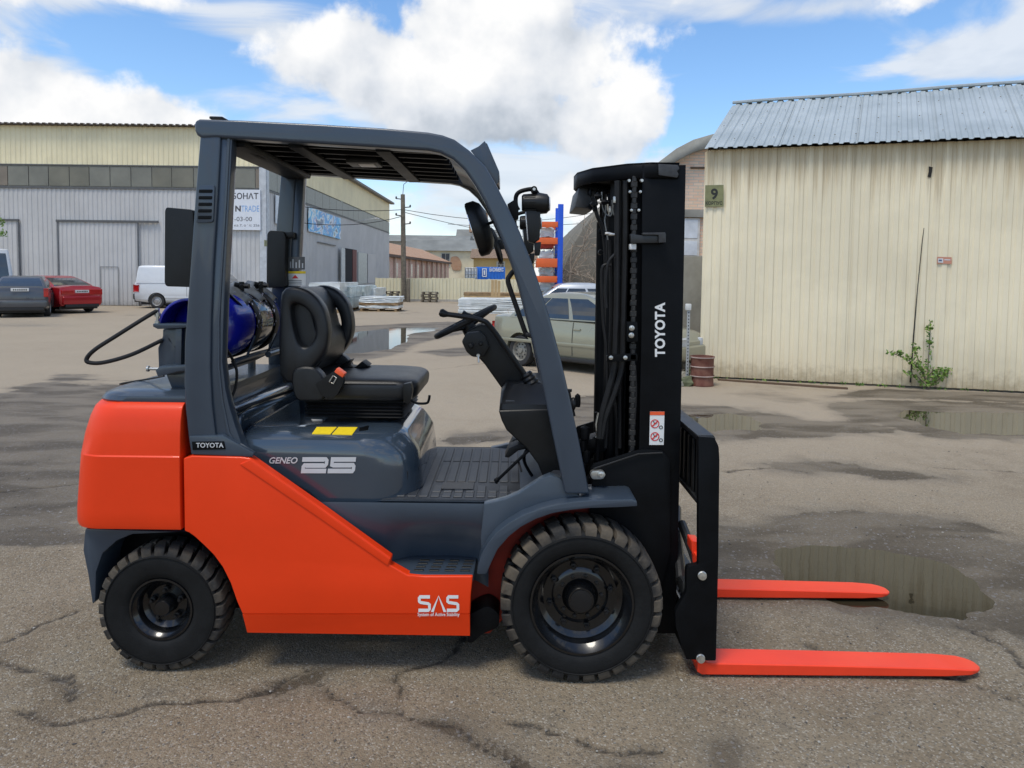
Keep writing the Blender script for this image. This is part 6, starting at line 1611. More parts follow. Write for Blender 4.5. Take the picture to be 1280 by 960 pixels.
g = G(); p_ = W(598, 444, 3.18); g.lathe([(.008, 0), (.008, -.02), (0, -.02)], p_, 'Y', 10); g.tube([p_ + Vector((0, -.02, 0)), p_ + Vector((.004, -.03, -.03))], .004, 6); g.build('ignition_key', STEEL, scol)
# wheel ring
wc = W(582, 402, 3.32); wn = Vector((-.46, 0, .885)).normalized()
ax1 = Vector((0, 1, 0)); ax2 = wn.cross(ax1).normalized()
g = G(); g.tube([wc + (ax1 * math.cos(t) + ax2 * math.sin(t)) * .152 for t in [2 * math.pi * i / 40 for i in range(40)]], .0135, 10, closed=True)
sw = g.build('steering_wheel', BLACKR, scol)
g = G()
for t in (0.5, 2.6, 4.7): g.tube([wc - wn * .03, wc - wn * .012 + (ax1 * math.cos(t) + ax2 * math.sin(t)) * .08, wc + (ax1 * math.cos(t) + ax2 * math.sin(t)) * .148], .011, 8)
g.tube([wc - wn * .06, wc - wn * .015], .035, 14); g.build('wheel_spokes', BLACKPL, scol)
# spinner knob and long direction lever
g = G(); kb = W(553, 391, 3.12)
g.tube([kb + Vector((-.012, 0, .004)), kb + Vector((-.004, 0, .001)), kb + Vector((.008, 0, -.004)), kb + Vector((.03, 0, -.008))], [.012, .019, .017, .010], 12)
g.tube(catmull([kb + Vector((.02, 0, -.006)), W(575, 395, 3.12), W(601, 400, 3.12), W(613, 408, 3.12), W(636, 440, 3.13), W(664, 480, 3.15)], 6), .0115, 8)
bl = [W(671, 490, 3.15).lerp(W(657, 466, 3.15), i / 10) for i in range(11)]; g.tube(bl, [(.044 - .0018 * i) * (1.0 if i % 2 else .86) for i in range(11)], 16)
g.build('direction_lever', BLACKPL, FL)
g = G(); k2 = W(578, 391, 3.38); g.tube([k2, k2 + Vector((.02, 0, -.01)), W(600, 398, 3.4), W(622, 420, 3.4), W(650, 466, 3.36)], [.015, .012, .007, .007, .007], 8); g.build('lift_lever', BLACKPL, FL)
for (pts, Y) in (([(636, 556), (641, 547), (648, 545), (649, 549), (642, 558)], 3.45), ([(631, 568), (636, 557), (648, 552), (662, 553), (662, 557), (648, 560), (636, 569)], 3.2)):
    g = G(); g.prism(XZ(pts, Y), Y - .05, Y + .05, .004); g.build('pedal', BLACKR, FL)
g = G(); g.curve([W(661, 556, 3.25), W(655, 575, 3.2), W(668, 600, 3.1)], .008, 6); g.build('pedal_arm', BLACKP, FL)
g = G()
g.tube([W(664, 560, 3.0), W(622, 600, 2.97), W(620, 604, 2.97)], .007, 6); g.tube([W(648, 576, 3.0), W(652, 590, 2.97)], .004, 6); g.build('pedal_linkage', BLACKP, FL)
g = G(); g.blob(W(621, 600, 2.97), (.014, .012, .012), 1); g.build('brake_release', BLACKP, FL)

# seat --------------------------------------------------------
wing = fillet(XZ([(353, 476), (350.5, 440), (351, 395), (353, 366), (360, 358.5), (371, 358), (385, 362), (397, 371), (406, 384), (411, 402), (412.5, 418), (410, 434), (402, 449), (390, 462), (378, 472), (368, 480)], 3.08), .02)
hole = XZ(catmull([(366, 381), (374, 380), (385, 386), (393, 399), (396, 416), (392, 427), (384, 433), (376, 430), (371, 418), (367, 400)], 3, True), 3.08)
def wing_mesh(y0, y1, b):
    """plate with a hole: ring between the outline and the hole, sampled by angle"""
    c = Vector((sum(p[0] for p in hole) / len(hole), sum(p[1] for p in hole) / len(hole)))
    K = 44
    def at(poly, a):
        d = Vector((math.cos(a), math.sin(a))); best = 0
        for i in range(len(poly)):
            p, q = Vector(poly[i - 1]) - c, Vector(poly[i]) - c; e = q - p
            den = d.x * e.y - d.y * e.x
            if abs(den) < 1e-12: continue
            t = (p.x * e.y - p.y * e.x) / den; u_ = (p.x * d.y - p.y * d.x) / den
            if t > 0 and -1e-6 <= u_ <= 1 + 1e-6: best = max(best, t)
        return c + d * best, best
    rings = []
    ym = (y0 + y1) / 2
    spec = [(0, y0 + b * .9, 0), (0, y0 + b * .3, .3), (0, y0, 1), (1, y0, -1), (1, y0 + b * .3, -.3), (1, y0 + b * .9, 0), (1, y1 - b * .9, 0), (1, y1 - b * .3, -.3), (1, y1, -1), (0, y1, 1), (0, y1 - b * .3, .3), (0, y1 - b * .9, 0)]
    for io, y, ins in spec:
        rg = []
        for k in range(K):
            a = 2 * math.pi * k / K
            (p, r) = at(hole if io == 0 else [tuple(x) for x in wing], a)
            d = (p - c).normalized(); p = p + d * ins * b
            rg.append((p.x, y, p.y))
        rings.append(rg)
    g = G(); t = bmesh.new(); V = [[t.verts.new(p) for p in rg] for rg in rings]
    for i in range(len(V)):
        a_, b_ = V[i], V[(i + 1) % len(V)]
        for j in range(K): t.faces.new((a_[j], a_[(j + 1) % K], b_[(j + 1) % K], b_[j]))
    bmesh.ops.recalc_face_normals(t, faces=t.faces); g._add(t); return g
bp_ = XZ([(352, 474), (350.5, 430), (351, 392), (354, 366), (361, 359.5), (370, 360), (378, 366), (386, 380), (390, 400), (393, 412), (401, 424), (404, 438), (399, 454), (388, 468), (368, 478)], 3.08)
g = G(); g.prism(bp_, 3.11, 3.54, .02, 4, ang=30)
bpx, _z = W(352, 420, 3.08).x, 0
back = g.build('seat_backrest', VINYL, FL, ang=60)
wing_mesh(3.05, 3.14, .017).build('side_bolster', VINYL, back, ang=70); wing_mesh(3.51, 3.60, .017).build('side_bolster', VINYL, back, ang=70)
g = G(); g.plan([(hz(350, 480, 3.08), bpx - .012, bpx + .02, 3.12, 3.53, .01, .01), (hz(350, 372, 3.08), bpx - .012, bpx + .02, 3.12, 3.53, .01, .01)], 3); g.build('backrest_shell', BLACKPL, back)
cx0, cx1 = hx(372, 480, 3.06), hx(517, 480, 3.06)
zt1, zb1 = hz(450, 474, 3.06), hz(450, 504, 3.06)
Lc = []
for i in range(17):
    q = -1 + 2 * i / 16; w_ = math.sqrt(max(0, 1 - abs(q) ** 3.2)); zc_ = (zb1 + zt1) / 2; hh = (zt1 - zb1) / 2
    Lc.append((zc_ + q * hh + .0, cx0, cx1 + .020 - .075 * (1 - w_) - .01 * (1 - (q + 1) / 2), 3.055 + .045 * (1 - w_), 3.595 - .045 * (1 - w_), .05, .09))
Lc.append((zt1 + .004, cx0 + .02, cx1 - .12, 3.15, 3.50, .05, .06))
g = G(); g.plan(Lc, 8)
cush = g.build('seat_cushion', VINYL, FL, ang=60)
g = G(); zz = zt1 - .022; g.tube([(cx0 + .05, 3.058, zz), (cx1 - .075, 3.058, zz)], .0022, 6); g.build('cushion_piping', BLACKPL, cush)
hip = fillet(XZ([(366, 462), (378, 457.5), (393, 458.5), (402, 466), (408, 478), (409, 492), (404, 501), (372, 501), (367, 490), (365, 475)], 3.05), .02)
for ya in (3.035, 3.545):
    g = G(); g.prism(hip, ya, ya + .07, .018, 3); g.build('hip_bolster', VINYL, cush)
g = G(); g.box(cx0 + .02, cx1 - .05, 3.10, 3.55, zb1 - .012, zb1 + .004, .004); g.build('seat_pan', BLACKP, FL)
z5 = hz(450, 523, 3.06); rings = []
for i in range(9):
    z_ = z5 + (zb1 - .008 - z5) * i / 8; e = .0 if i % 2 else .011
    rings.append((z_, cx0 + .03 - e, cx1 - .055 + e, 3.09 - e, 3.56 + e, .02, .02))
g = G(); g.plan(rings, 4); g.build('seat_suspension', BLACKR, FL, ang=80)
g = G(); g.prism(fillet(XZ([(421, 462), (396, 478), (403, 492), (415, 499), (424, 492), (431, 478), (431, 468)], 3.02), .008), 2.99, 3.03, .006, 3); bk = g.build('seat_belt_buckle', BLACKPL, FL)
g = G(); g.prism(XZ([(421, 460), (431, 467), (428.5, 472), (418, 465)], 2.98), 2.975, 3.02, .003); g.build('buckle_button', ORANGE, bk)
g = G(); q_ = XZ([(415.5, 470), (420, 472.5), (416, 480), (411, 477.5)], 2.975); g.tube([(x, 2.985, z) for x, z in q_], .0035, 6, closed=True); g.build('buckle_tongue', STEEL, bk)
g = G(); g.prism(fillet(XZ([(504, 480), (514, 478), (516, 488), (513, 504), (505, 503)], 3.03), .006), 3.02, 3.06, .004); g.build('seat_adjuster', BLACKPL, FL)
g = G(); g.curve([W(513, 500, 3.03), W(521, 504, 3.0), W(533, 504, 3.0), W(536, 500, 3.0), W(537, 494, 3.0)], .0055, 8); g.build('adjuster_lever', BLACKP, FL)
g = G(); g.prism(XZ([(424, 458), (436, 450), (441, 449), (436, 456), (446, 458), (455, 450), (463, 456), (455, 461), (430, 462)], 3.45), 3.40, 3.5, .005); g.build('armrest_bracket', BLACKP, FL)
# stickers lying on the hood
tr = [tree_of(hood)]
for q_ in ([(396, 534.5), (421, 534.5), (413, 543.2), (390, 542.8)], [(423, 534.5), (447, 534.7), (440, 544), (415, 543.4)]):
    g = G(); pts = drape(tr, q_, .003); lo_ = [p - Vector((0, 0, .004)) for p in pts]
    g.loft([lo_, pts]); g.build('caution_sticker', YELLOW, hood, smooth=False)
g = G(); pts = drape(tr, [(449, 535.5), (461, 533), (460, 537.5), (449, 539)], .004); g.loft([[p - Vector((0, 0, .006)) for p in pts], pts]); g.build('hood_latch', BLACKP, hood)
pts = drape(tr, [(389, 524.6), (403, 524.9), (403, 527), (391, 526.6)], .003)
g = G(); g.loft([[p - Vector((0, 0, .004)) for p in pts], pts]); g.build('white_tag', WHITE, hood, smooth=False)

# gas tank ----------------------------------------------------
tx, tz, tr_ = -1.335, 1.412, .152
g = G()
prof = [(0, 2.985), (.06, 2.99), (.105, 3.01), (.138, 3.045), (tr_, 3.09), (tr_, 3.60), (.138, 3.645), (.105, 3.68), (.06, 3.70), (0, 3.705)]
g.lathe(prof, (tx, 0, tz), 'Y', 48, cap=False); tank = g.build('gas_tank', BLUETANK, FL, ang=60)
def arc_band(r0_, r1_, y0, y1, a0, a1, n=24):
    g = G(); P_ = []
    for i in range(n + 1):
        a = R(a0 + (a1 - a0) * i / n); P_.append((tx + r1_ * math.cos(a), tz + r1_ * math.sin(a)))
    for i in range(n, -1, -1):
        a = R(a0 + (a1 - a0) * i / n); P_.append((tx + r0_ * math.cos(a), tz + r0_ * math.sin(a)))
    g.prism(P_, y0, y1, .004, 2, ang=50); return g
arc_band(.118, .130, 2.90, 3.03, 45, 172).build('tank_collar', BLUETANK, tank)
arc_band(.10, .112, 2.93, 3.03, 200, 380).build('valve_guard', BLACKPL, tank)
for yb_ in (3.25, 3.50):
    arc_band(tr_ + .001, tr_ + .009, yb_, yb_ + .055, 0, 359.9, 48).build('tank_strap', BLACKR, tank)
    g = G(); p_ = Vector((tx + .075, yb_ + .03, tz + .175))
    for a in range(5):
        w_ = 2 * math.pi * a / 5; g.tube([p_, p_ + Vector((math.cos(w_) * .035, math.sin(w_) * .03, .008 * math.sin(w_ * 2)))], .012, 8)
    g.tube([p_ - Vector((0, 0, .05)), p_ + Vector((0, 0, .02))], .012, 8); g.build('strap_knob', BLACKPL, tank)
arc_band(tr_ + .0005, tr_ + .004, 3.302, 3.502, 0, 359.9, 48).build('tank_sleeve', mat('black_film', (.006, .006, .010), .12, coat=.6), tank)
g = G(); g.grid([[(tx - .02 + .11 * t, y, tz + tr_ + .015 + .018 * math.sin(y * 37) - .05 * t * t + .01) for y in np.linspace(3.10, 3.64, 16)] for t in (0, .35, .7, 1.0, 1.3)])
o = g.build('plastic_wrap', mat('wrap_grey', (.10, .11, .12), .35, var=.3, vs_=20), tank)
md = o.modifiers.new('t', 'SOLIDIFY'); md.thickness = .004
# scratched film reflections on the straps: torn clear film
g = G(); rnd = random.Random(3)
for i in range(46):
    a = R(rnd.uniform(-10, 85)); y = rnd.choice([rnd.uniform(3.23, 3.32), rnd.uniform(3.36, 3.58)]); r_ = tr_ + .010
    p_ = []
    for k in range(3): p_.append((tx + r_ * math.cos(a), y, tz + r_ * math.sin(a))); a += R(rnd.uniform(1, 3)); y += rnd.uniform(-.008, .008)
    g.tube(p_, .0016, 4)
g.build('film_creases', mat('film', (.35, .37, .5), .25), tank)
# cradle and bracket
g = G()
g.tube([(tx + .06, 2.95, tz - .19), (tx + .10, 3.30, tz - .175), (tx + .06, 3.8, tz - .165)], .014, 8)
g.tube([W(292, 452, 3.1), W(320, 443, 3.3), W(355, 434, 3.62)], .013, 8); g.tube([W(335, 443, 3.3), W(362, 434, 3.62)], .015, 10)
g.tube([W(308, 447, 3.2), W(319, 420, 3.25)], .006, 6); g.tube([W(333, 444, 3.35), W(345, 417, 3.4)], .006, 6)
g.tube([(tx - .10, 2.95, tz - .185), (tx - .10, 3.8, tz - .17)], .014, 8); g.tube([(tx + .02, 2.98, tz - .19), (tx + .02, 3.0, zb + .42)], .02, 8); g.tube([(tx + .0, 3.6, tz - .18), (tx + .0, 3.6, zb + .42)], .02, 8); g.build('tank_cradle', GREYMETAL if False else SLATE, FL)
g = G()
g.prism(XZ([(203, 411), (234, 409), (236, 466), (226, 466), (200, 470), (198, 463), (197, 435), (203, 420)], 2.93), 2.93, 3.10, .008)
g.prism(XZ([(194, 404), (240, 404), (240, 409), (200, 411), (194, 408)], 2.90), 2.88, 3.12, .004)
g.prism(XZ([(197, 462), (203, 457), (240, 455), (240, 462), (224, 464), (200, 470)], 2.9), 2.88, 3.02, .004)
g.prism(XZ([(211, 466), (240, 463), (240, 487), (218, 484)], 2.98), 2.95, 3.2, .01)
g.prism(XZ([(222, 410), (230, 410), (229, 457), (222, 457)], 2.92), 2.90, 2.96, .003)
g.build('tank_bracket', SLATE, FL)
g = G(); p_ = W(197, 405, 2.90)
g.lathe([(.011, 0), (.011, .012), (.006, .014), (.006, .03), (.013, .031), (.013, .045), (.009, .047), (.009, .065), (0, .066)], p_, 'Z', 12)
p_ = W(193, 461, 2.9); g.lathe([(.012, -.03), (.012, -.022), (.006, -.02), (.006, .03)], p_, 'X', 12); g.build('pipe_fitting', STEEL, FL)
g = G(); g.curve([W(197, 388, 2.9), W(180, 398, 2.86), W(145, 420, 2.82), (W(120, 436, 2.8)), W(109, 447, 2.8), W(111, 453, 2.8), W(130, 453, 2.82), W(165, 443, 2.86), W(203, 425, 2.93)], .0085, 10, 8)
g.build('gas_hose', BLACKR, FL)
g = G(); g.curve([W(283, 436, 2.9), W(291, 450, 2.95), W(296, 465, 2.95), W(294, 485, 2.95), W(288, 500, 2.93)], .006, 8); g.build('gas_hose', BLACKR, FL); g = G(); g.curve([W(205, 470, 2.96), W(190, 473, 3.1), W(150, 480, 3.2), W(186, 478, 3.3)], .004, 6)
g.build('gas_hose', BLACKR, FL)

# lamps, mirrors, handle ---------------------------------------
for k, (ofs, ya, sc_) in enumerate((((0, 0), 2.86, 1), ((0, 0), mir(2.86) - .12, 1))):
    c_ = W(662, 255, 2.95) if k == 0 else None
    base = Vector((W(662, 255, 2.95).x, ya + .05, W(662, 255, 2.95).z)) if k == 0 else Vector((W(662, 255, 2.95).x, ya + .05, W(662, 255, 2.95).z - .02))
    def Q(u, v): p = W(u, v, 2.95); return Vector((p.x, base.y, p.z + (0 if k == 0 else -.02)))
    g = G()
    g.tube([Q(652, 255), Q(654, 255), Q(668, 255), Q(672, 255.5), Q(683, 256), Q(686, 256)], [.030, .036, .040, .045, .040, .028], 20)
    hl = g.build('headlamp', BLACKPL, FL)
    g = G()
    for i in range(7):
        z0_ = Q(655, 246 + i * 3.0); z1_ = Q(669, 246 + i * 3.0)
        g.tube([z0_ + Vector((0, -.036 + .003 * abs(i - 3), 0)), z1_ + Vector((0, -.040 + .003 * abs(i - 3), 0))], .002, 5)
    g.build('cooling_ribs', BLACKPL, hl)
    g = G(); g.tube([Q(685.5, 256), Q(687, 256)], [.030, .027], 20); g.build('lamp_lens', LENS, hl)
    g = G(); g.prism([(p.x, p.z) for p in (Q(657, 264), Q(675, 264), Q(674, 300), Q(667, 305), (Q(660, 303)), )], base.y - .025, base.y + .025, .006); tl = g.build('turn_lamp', BLACKPL, FL)
    g = G(); g.prism([(p.x, p.z) for p in (Q(656, 266), Q(660, 266), Q(662, 302), Q(659, 301))], base.y - .020, base.y + .02, .003); g.build('turn_lamp_lens', LENS, tl)
    g = G(); g.prism([(p.x, p.z) for p in (Q(667, 304), Q(676, 303), Q(674, 320), Q(668, 320))], base.y - .018, base.y + .018, .005); g.build('lamp_plug', BLACKPL, tl)
    g = G(); g.curve([Q(648, 264), Q(645, 258), Q(645, 247), Q(650, 241), Q(662, 238), Q(668, 239), Q(672, 244)], .009, 8)
    g.lathe([(.013, -.03), (.013, .03)], Q(667, 239), 'Y', 14)
    g.prism([(p.x, p.z) for p in (Q(634, 257), Q(645, 250), Q(648, 262), Q(648, 275), Q(642, 277))], base.y - .02, base.y + .03, .004); g.build('lamp_bracket', BLACKP, FL)
    g = G(); g.lathe([(.006, -.034), (.006, .034)], Q(667, 239), 'Y', 10); g.build('bolt', STEEL, FL)
def mirror_part(c0, c1, y, half, thick):
    a, b = W(*c0, y), W(*c1, y); ctr = (a + b) / 2; ln = (b - a).length / 2; dz_ = (b - a).normalized()
    nrm = Vector((dz_.z, 0, -dz_.x)); nrm = nrm if nrm.x < 0 else -nrm
    g = G(); rings = []
    for t_, k_ in ((thick * -.5, .55), (-thick * .3, .85), (-thick * 0, 1), (thick * .4, 1), (thick * .5, .97)):
        rings.append([ctr + nrm * t_ + dz_ * (ln * k_ * math.cos(w)) + Vector((0, 1, 0)) * (half * k_ * math.sin(w)) for w in [2 * math.pi * i / 28 for i in range(28)]])
    g.loft(rings); mo = g.build('mirror', BLACKPL, FL, ang=50)
    g = G(); g.loft([[ctr + nrm * (thick * q) + dz_ * (ln * .93 * math.cos(w)) + Vector((0, 1, 0)) * (half * .93 * math.sin(w)) for w in [2 * math.pi * i / 28 for i in range(28)]] for q in (.49, .53)]); g.build('mirror_glass', MIRROR, mo)
    return ctr
mc = mirror_part((591, 251), (612, 318), 3.0, .085, .075)
g = G(); g.tube([mc, W(612, 279, 2.95), W(620, 276, 2.87)], .007, 8); g.box(mc.x + .0, mc.x + .03, 2.97, 3.02, mc.z - .02, mc.z + .03, .005); g.build('mirror_arm', BLACKPL, FL)
mc = mirror_part((614, 284), (628, 330), 3.72, .085, .03)
g = G(); g.tube([mc, W(625, 307, 3.74), W(632, 303, 3.79)], .008, 8); g.box(mc.x + .0, mc.x + .04, 3.68, 3.74, mc.z - .02, mc.z + .03, .005); g.build('mirror_arm', BLACKPL, FL)
g = G(); g.tube(catmull([W(650, 334, 2.86), W(641, 340, 2.9), W(635, 348, 2.9)], 3)[:-1] + catmull([W(635, 348, 2.9), W(636, 356, 2.9), W(646, 385, 2.9), W(655, 411, 2.9)], 4)[:-1] + catmull([W(655, 411, 2.9), W(659, 418, 2.9), W(672, 421, 2.86)], 3), .0105, 10)
g.build('grab_handle', BLACKR, FL)
g = G(); g.prism(XZ([(588, 188), (598, 183), (606, 176), (614, 196), (622, 214), (623, 228), (618, 234), (606, 210)], 2.95), 2.95, 2.962, .002)
g.prism(XZ([(588, 188), (598, 183), (606, 176), (614, 196), (622, 214), (623, 228), (618, 234), (606, 210)], 2.95), 3.2, 3.212, .002)
g.prism(XZ([(606, 177), (609, 179), (624, 214), (624, 228), (620, 226), (619, 214)], 2.95), 2.96, 3.2, .002); tw = g.build('front_work_lamp', SLATE, FL)
g = G(); g.prism(XZ([(607, 185), (617, 212), (618, 226), (610, 208)], 2.96), 2.963, 3.198, .001); g.build('lamp_lens', mat('lens_dark', (.10, .12, .14), .15, coat=.8), tw)
# ------------------------------------------------------------------ MAST, CARRIAGE, FORKS
YM = 2.96
mast_face = XZ([(803, 206), (857.5, 206), (852.5, 460), (848.5, 640), (844.5, 792), (797, 792), (799, 560), (802, 400)], YM)
xl, xr = mast_face[0][0], mast_face[1][0]
g = G()
g.prism(mast_face, YM, YM + .012, .003)
mast = g.build('mast_outer_rail', BLACKP, FL)
g = G(); g.prism([(x, z) for x, z in mast_face], mir(YM) - .012, mir(YM), .003); g.build('mast_outer_rail', BLACKP, FL)
def leanx(x, z):      # the mast leans a touch, keep its pieces parallel
    return x + (mast_face[1][0] - mast_face[4][0]) / (mast_face[1][1] - mast_face[4][1]) * (z - mast_face[1][1])
def strut(x0, x1, y0, y1, z0, z1, bev=.002):
    gg.prism([(leanx(x0, z0), z0), (leanx(x1, z0), z0), (leanx(x1, z1), z1), (leanx(x0, z1), z1)], y0, y1, bev)
ztop, zbot = mast_face[1][1], mast_face[4][1]
for y0, y1 in ((YM + .013, YM + .06), (mir(YM) - .06, mir(YM) - .013)):
    gg = G(); strut(xr - .02, xr - .002, y0, y1, zbot + .01, ztop - .01); strut(xl + .02, xl + .045, y0, y1, zbot + .01, ztop - .01); gg.build('rail_flange', BLACKP, mast)
for y0 in (YM + .065, mir(YM) - .12):
    gg = G(); strut(xl - .045, xl + .12, y0, y0 + .012, .1, ztop - .06); strut(xl - .045, xl - .025, y0, y0 + .055, .1, ztop - .06); strut(xl + .10, xl + .12, y0, y0 + .055, .1, ztop - .06)
    gg.build('mast_inner_rail', BLACKP, FL)
for y0 in (YM + .15,):
    gg = G(); strut(xl - .065, xl - .03, y0, y0 + .035, .15, ztop - .1); gg.build('mast_middle_rail', BLACKP, FL)
# lift cylinders
for y0 in (3.14, mir(3.14)):
    g = G(); g.tube([(leanx(xl - .09, .3), y0, .3), (leanx(xl - .09, ztop - .2), y0, ztop - .2)], .032, 16)
    cy = g.build('lift_cylinder', BLACKP, FL)
    g = G(); g.tube([(leanx(xl - .09, ztop - .2), y0, ztop - .2), (leanx(xl - .09, ztop - .04), y0, ztop - .04)], .018, 12); g.build('piston_rod', BLACKR, cy)
# top cross member, curved
z2 = W(822, 204, YM).z; z1_ = z2 - .062
pl_o = [(xr - .03, YM - .012), (xr - .145, YM - .012), (xr - .24, YM + .03), (xr - .37, YM + .16), (xr - .425, YM + .30), (xr - .43, YM + .43), (xr - .40, YM + .56), (xr - .27, mir(YM) - .03), (xr - .145, mir(YM) + .012), (xr - .03, mir(YM) + .012)]
pl_i = [(x + (.014 if 0 < i < 9 else 0), y + (.012 if y < YC else -.012)) for i, (x, y) in enumerate(pl_o)]
g = G(); g.prism(pl_o + pl_i[::-1], z1_, z2, .002, 1, axis='Z'); g.prism(pl_o, z2 - .006, z2 + .002, 0, axis='Z')
tc_ = g.build('top_cross_member', BLACKP, FL, ang=50)
g = G(); g.prism(XZ([(822.5, 205), (847, 206.5), (849, 211), (846, 214), (848, 218), (846, 222.5), (823, 219)], YM - .013), YM - .020, YM - .0125, .002); g.build('end_gusset', mat('worn_black_paint', (.035, .036, .038), .5, var=.4, vs_=18), tc_)
g = G(); g.prism(XZ([(722, 236), (742, 240), (746, 258), (738, 263), (717, 261)], 3.35), 3.28, 3.62, .006); g.build('cylinder_shield', mat('worn_black_paint', (.035, .036, .038)), FL)
# knobbly hydraulic fittings under the cross member
rnd = random.Random(11)
g = G()
for i in range(26):
    g = G(); u = rnd.uniform(737, 768); v = rnd.uniform(238, 330 if u > 750 else 262); p = W(u, v, 3.05 + rnd.random() * .35); r_ = rnd.uniform(.006, .014)
    ax = rnd.choice(['X', 'Y', 'Z']); g.lathe([(r_, -.015), (r_ * 1.2, -.004), (r_ * 1.2, .004), (r_ * .7, .016), (0, .017)], p, ax, 8); g.build('hydraulic_fitting', BLACKP, FL)
g = G()
for (u, v, Y, ax) in ((751, 253, 3.1, 'X'), (763, 262, 3.1, 'Z'), (760, 292, 3.0, 'X'), (764, 293, 3.0, 'X'), (786, 226, 2.95, 'Y'), (802, 226, 2.95, 'Y'), (768, 250, 3.0, 'Z')):
    g = G(); g.lathe([(.006, -.012), (.007, -.004), (.007, .004), (.005, .014), (0, .015)], W(u, v, Y), ax, 8); g.build('bright_fitting', STEEL, FL)
g = G()
for pts in ([(752, 240), (754, 262), (763, 270), (767, 256)], [(757, 250), (757, 268), (756, 277), (760, 300)], [(768, 245), (770, 262), (767, 268), (765, 250)]):
    g.curve([W(u, v, 3.08) for u, v in pts], .003, 6)
g.build('wire_loops', mat('clear_tube', (.16, .17, .17), .3), FL)
# hoses
for pts, r_, Y in (([(772, 226), (771.5, 300), (771, 380), (769, 440), (768, 460), (760, 490), (752, 520), (749, 548)], .0135, 3.02), ([(782, 226), (782, 300), (780, 380), (779, 440), (777, 462), (768, 492), (757, 522), (752, 548)], .0135, 3.02),
                   ([(776.5, 224), (776, 300), (775, 400), (775, 560)], .009, 3.07), ([(741, 247), (746, 268), (754, 290), (757, 330), (757, 400), (762, 470), (766, 560)], .009, 3.2),
                   ([(764, 332), (757, 331), (753, 335), (752, 350), (754, 400), (758, 440), (759, 520), (757, 560)], .007, 3.05), ([(762, 300), (764, 380), (763, 450), (770, 520), (771, 570)], .008, 3.1),
                   ([(790, 450), (794, 460), (795, 500), (791, 560), (790, 600)], .005, 2.98), ([(768, 318), (760, 330), (757, 360), (758, 385)], .006, 3.0)):
    g = G(); g.curve([W(u, v, Y) for u, v in pts], r_, 10, 6); g.build('hydraulic_hose', BLACKR, FL)
# lift chains: links
lk = mat('chain_steel', (.022, .022, .022), .45, metal=.2, var=.3, vs_=40)
for y0 in (2.985, mir(2.985)):
    g = G(); n_ = 52
    for i in range(n_):
        t_ = i / n_; v = 224 + t_ * 350; p = W(793 - t_ * 3, v, 2.985)
        w_ = .0145 if i % 2 else .010
        g.box(p.x - w_, p.x + w_, y0 - .010, y0 + .010, p.z - .0135, p.z + .0135, .004, 1)
    g.build('lift_chain', lk, FL)
g = G()
for (u, v) in ((786, 226), (801, 226), (787, 240), (800, 240), (789, 263), (798, 263)): g.lathe([(.006, 0), (.006, -.012), (0, -.013)], W(u, v, 2.97), 'Y', 8)
g.build('chain_anchor_pins', STEEL, FL)
g = G(); g.prism(XZ([(787, 305), (795, 305), (795, 312), (787, 312)], 2.955), 2.945, 2.975, .003); g.build('chain_label', WHITE, FL)
# protruding stop bracket
g = G(); g.prism(XZ([(788, 292), (801, 294), (831, 293), (831, 303.5), (789, 304)], 2.93), 2.93, 2.96, .003); sb = g.build('stop_bracket', mat('satin_black', (.02, .021, .022), .35), FL)
g = G(); g.prism(XZ([(803, 291), (831, 290.5), (832, 293), (832, 303), (823, 303.5), (823, 294), (803, 293.5)], 2.925), 2.918, 2.945, .002); g.build('bracket_cap', mat('worn_black_paint', (.035, .036, .038)), sb)
g = G(); g.prism(fillet(XZ([(783, 402), (796, 402), (797, 427), (783, 427)], 2.97), .006), 2.955, 2.985, .003); c1_ = g.build('chain_bracket', BLACKP, FL)
for (u, v) in ((789.5, 410), (789, 419)):
    g = G(); g.lathe([(.0115, 0), (.0115, -.006), (.006, -.008), (.005, -.014), (0, -.014)], W(u, v, 2.955), 'Y', 14); g.build('bolt', STEEL, c1_)
g = G(); g.prism(fillet(XZ([(758, 444), (795, 441), (797, 445), (797, 451), (758, 452)], 2.985), .005), 2.975, 2.992, .002); c1_ = g.build('hose_clamp', BLACKP, FL)
for (u, v) in ((763.5, 447), (781.5, 447)):
    g = G(); g.lathe([(.009, 0), (.009, -.006), (.004, -.008), (0, -.008)], W(u, v, 2.975), 'Y', 12); g.build('bolt', STEEL, c1_)
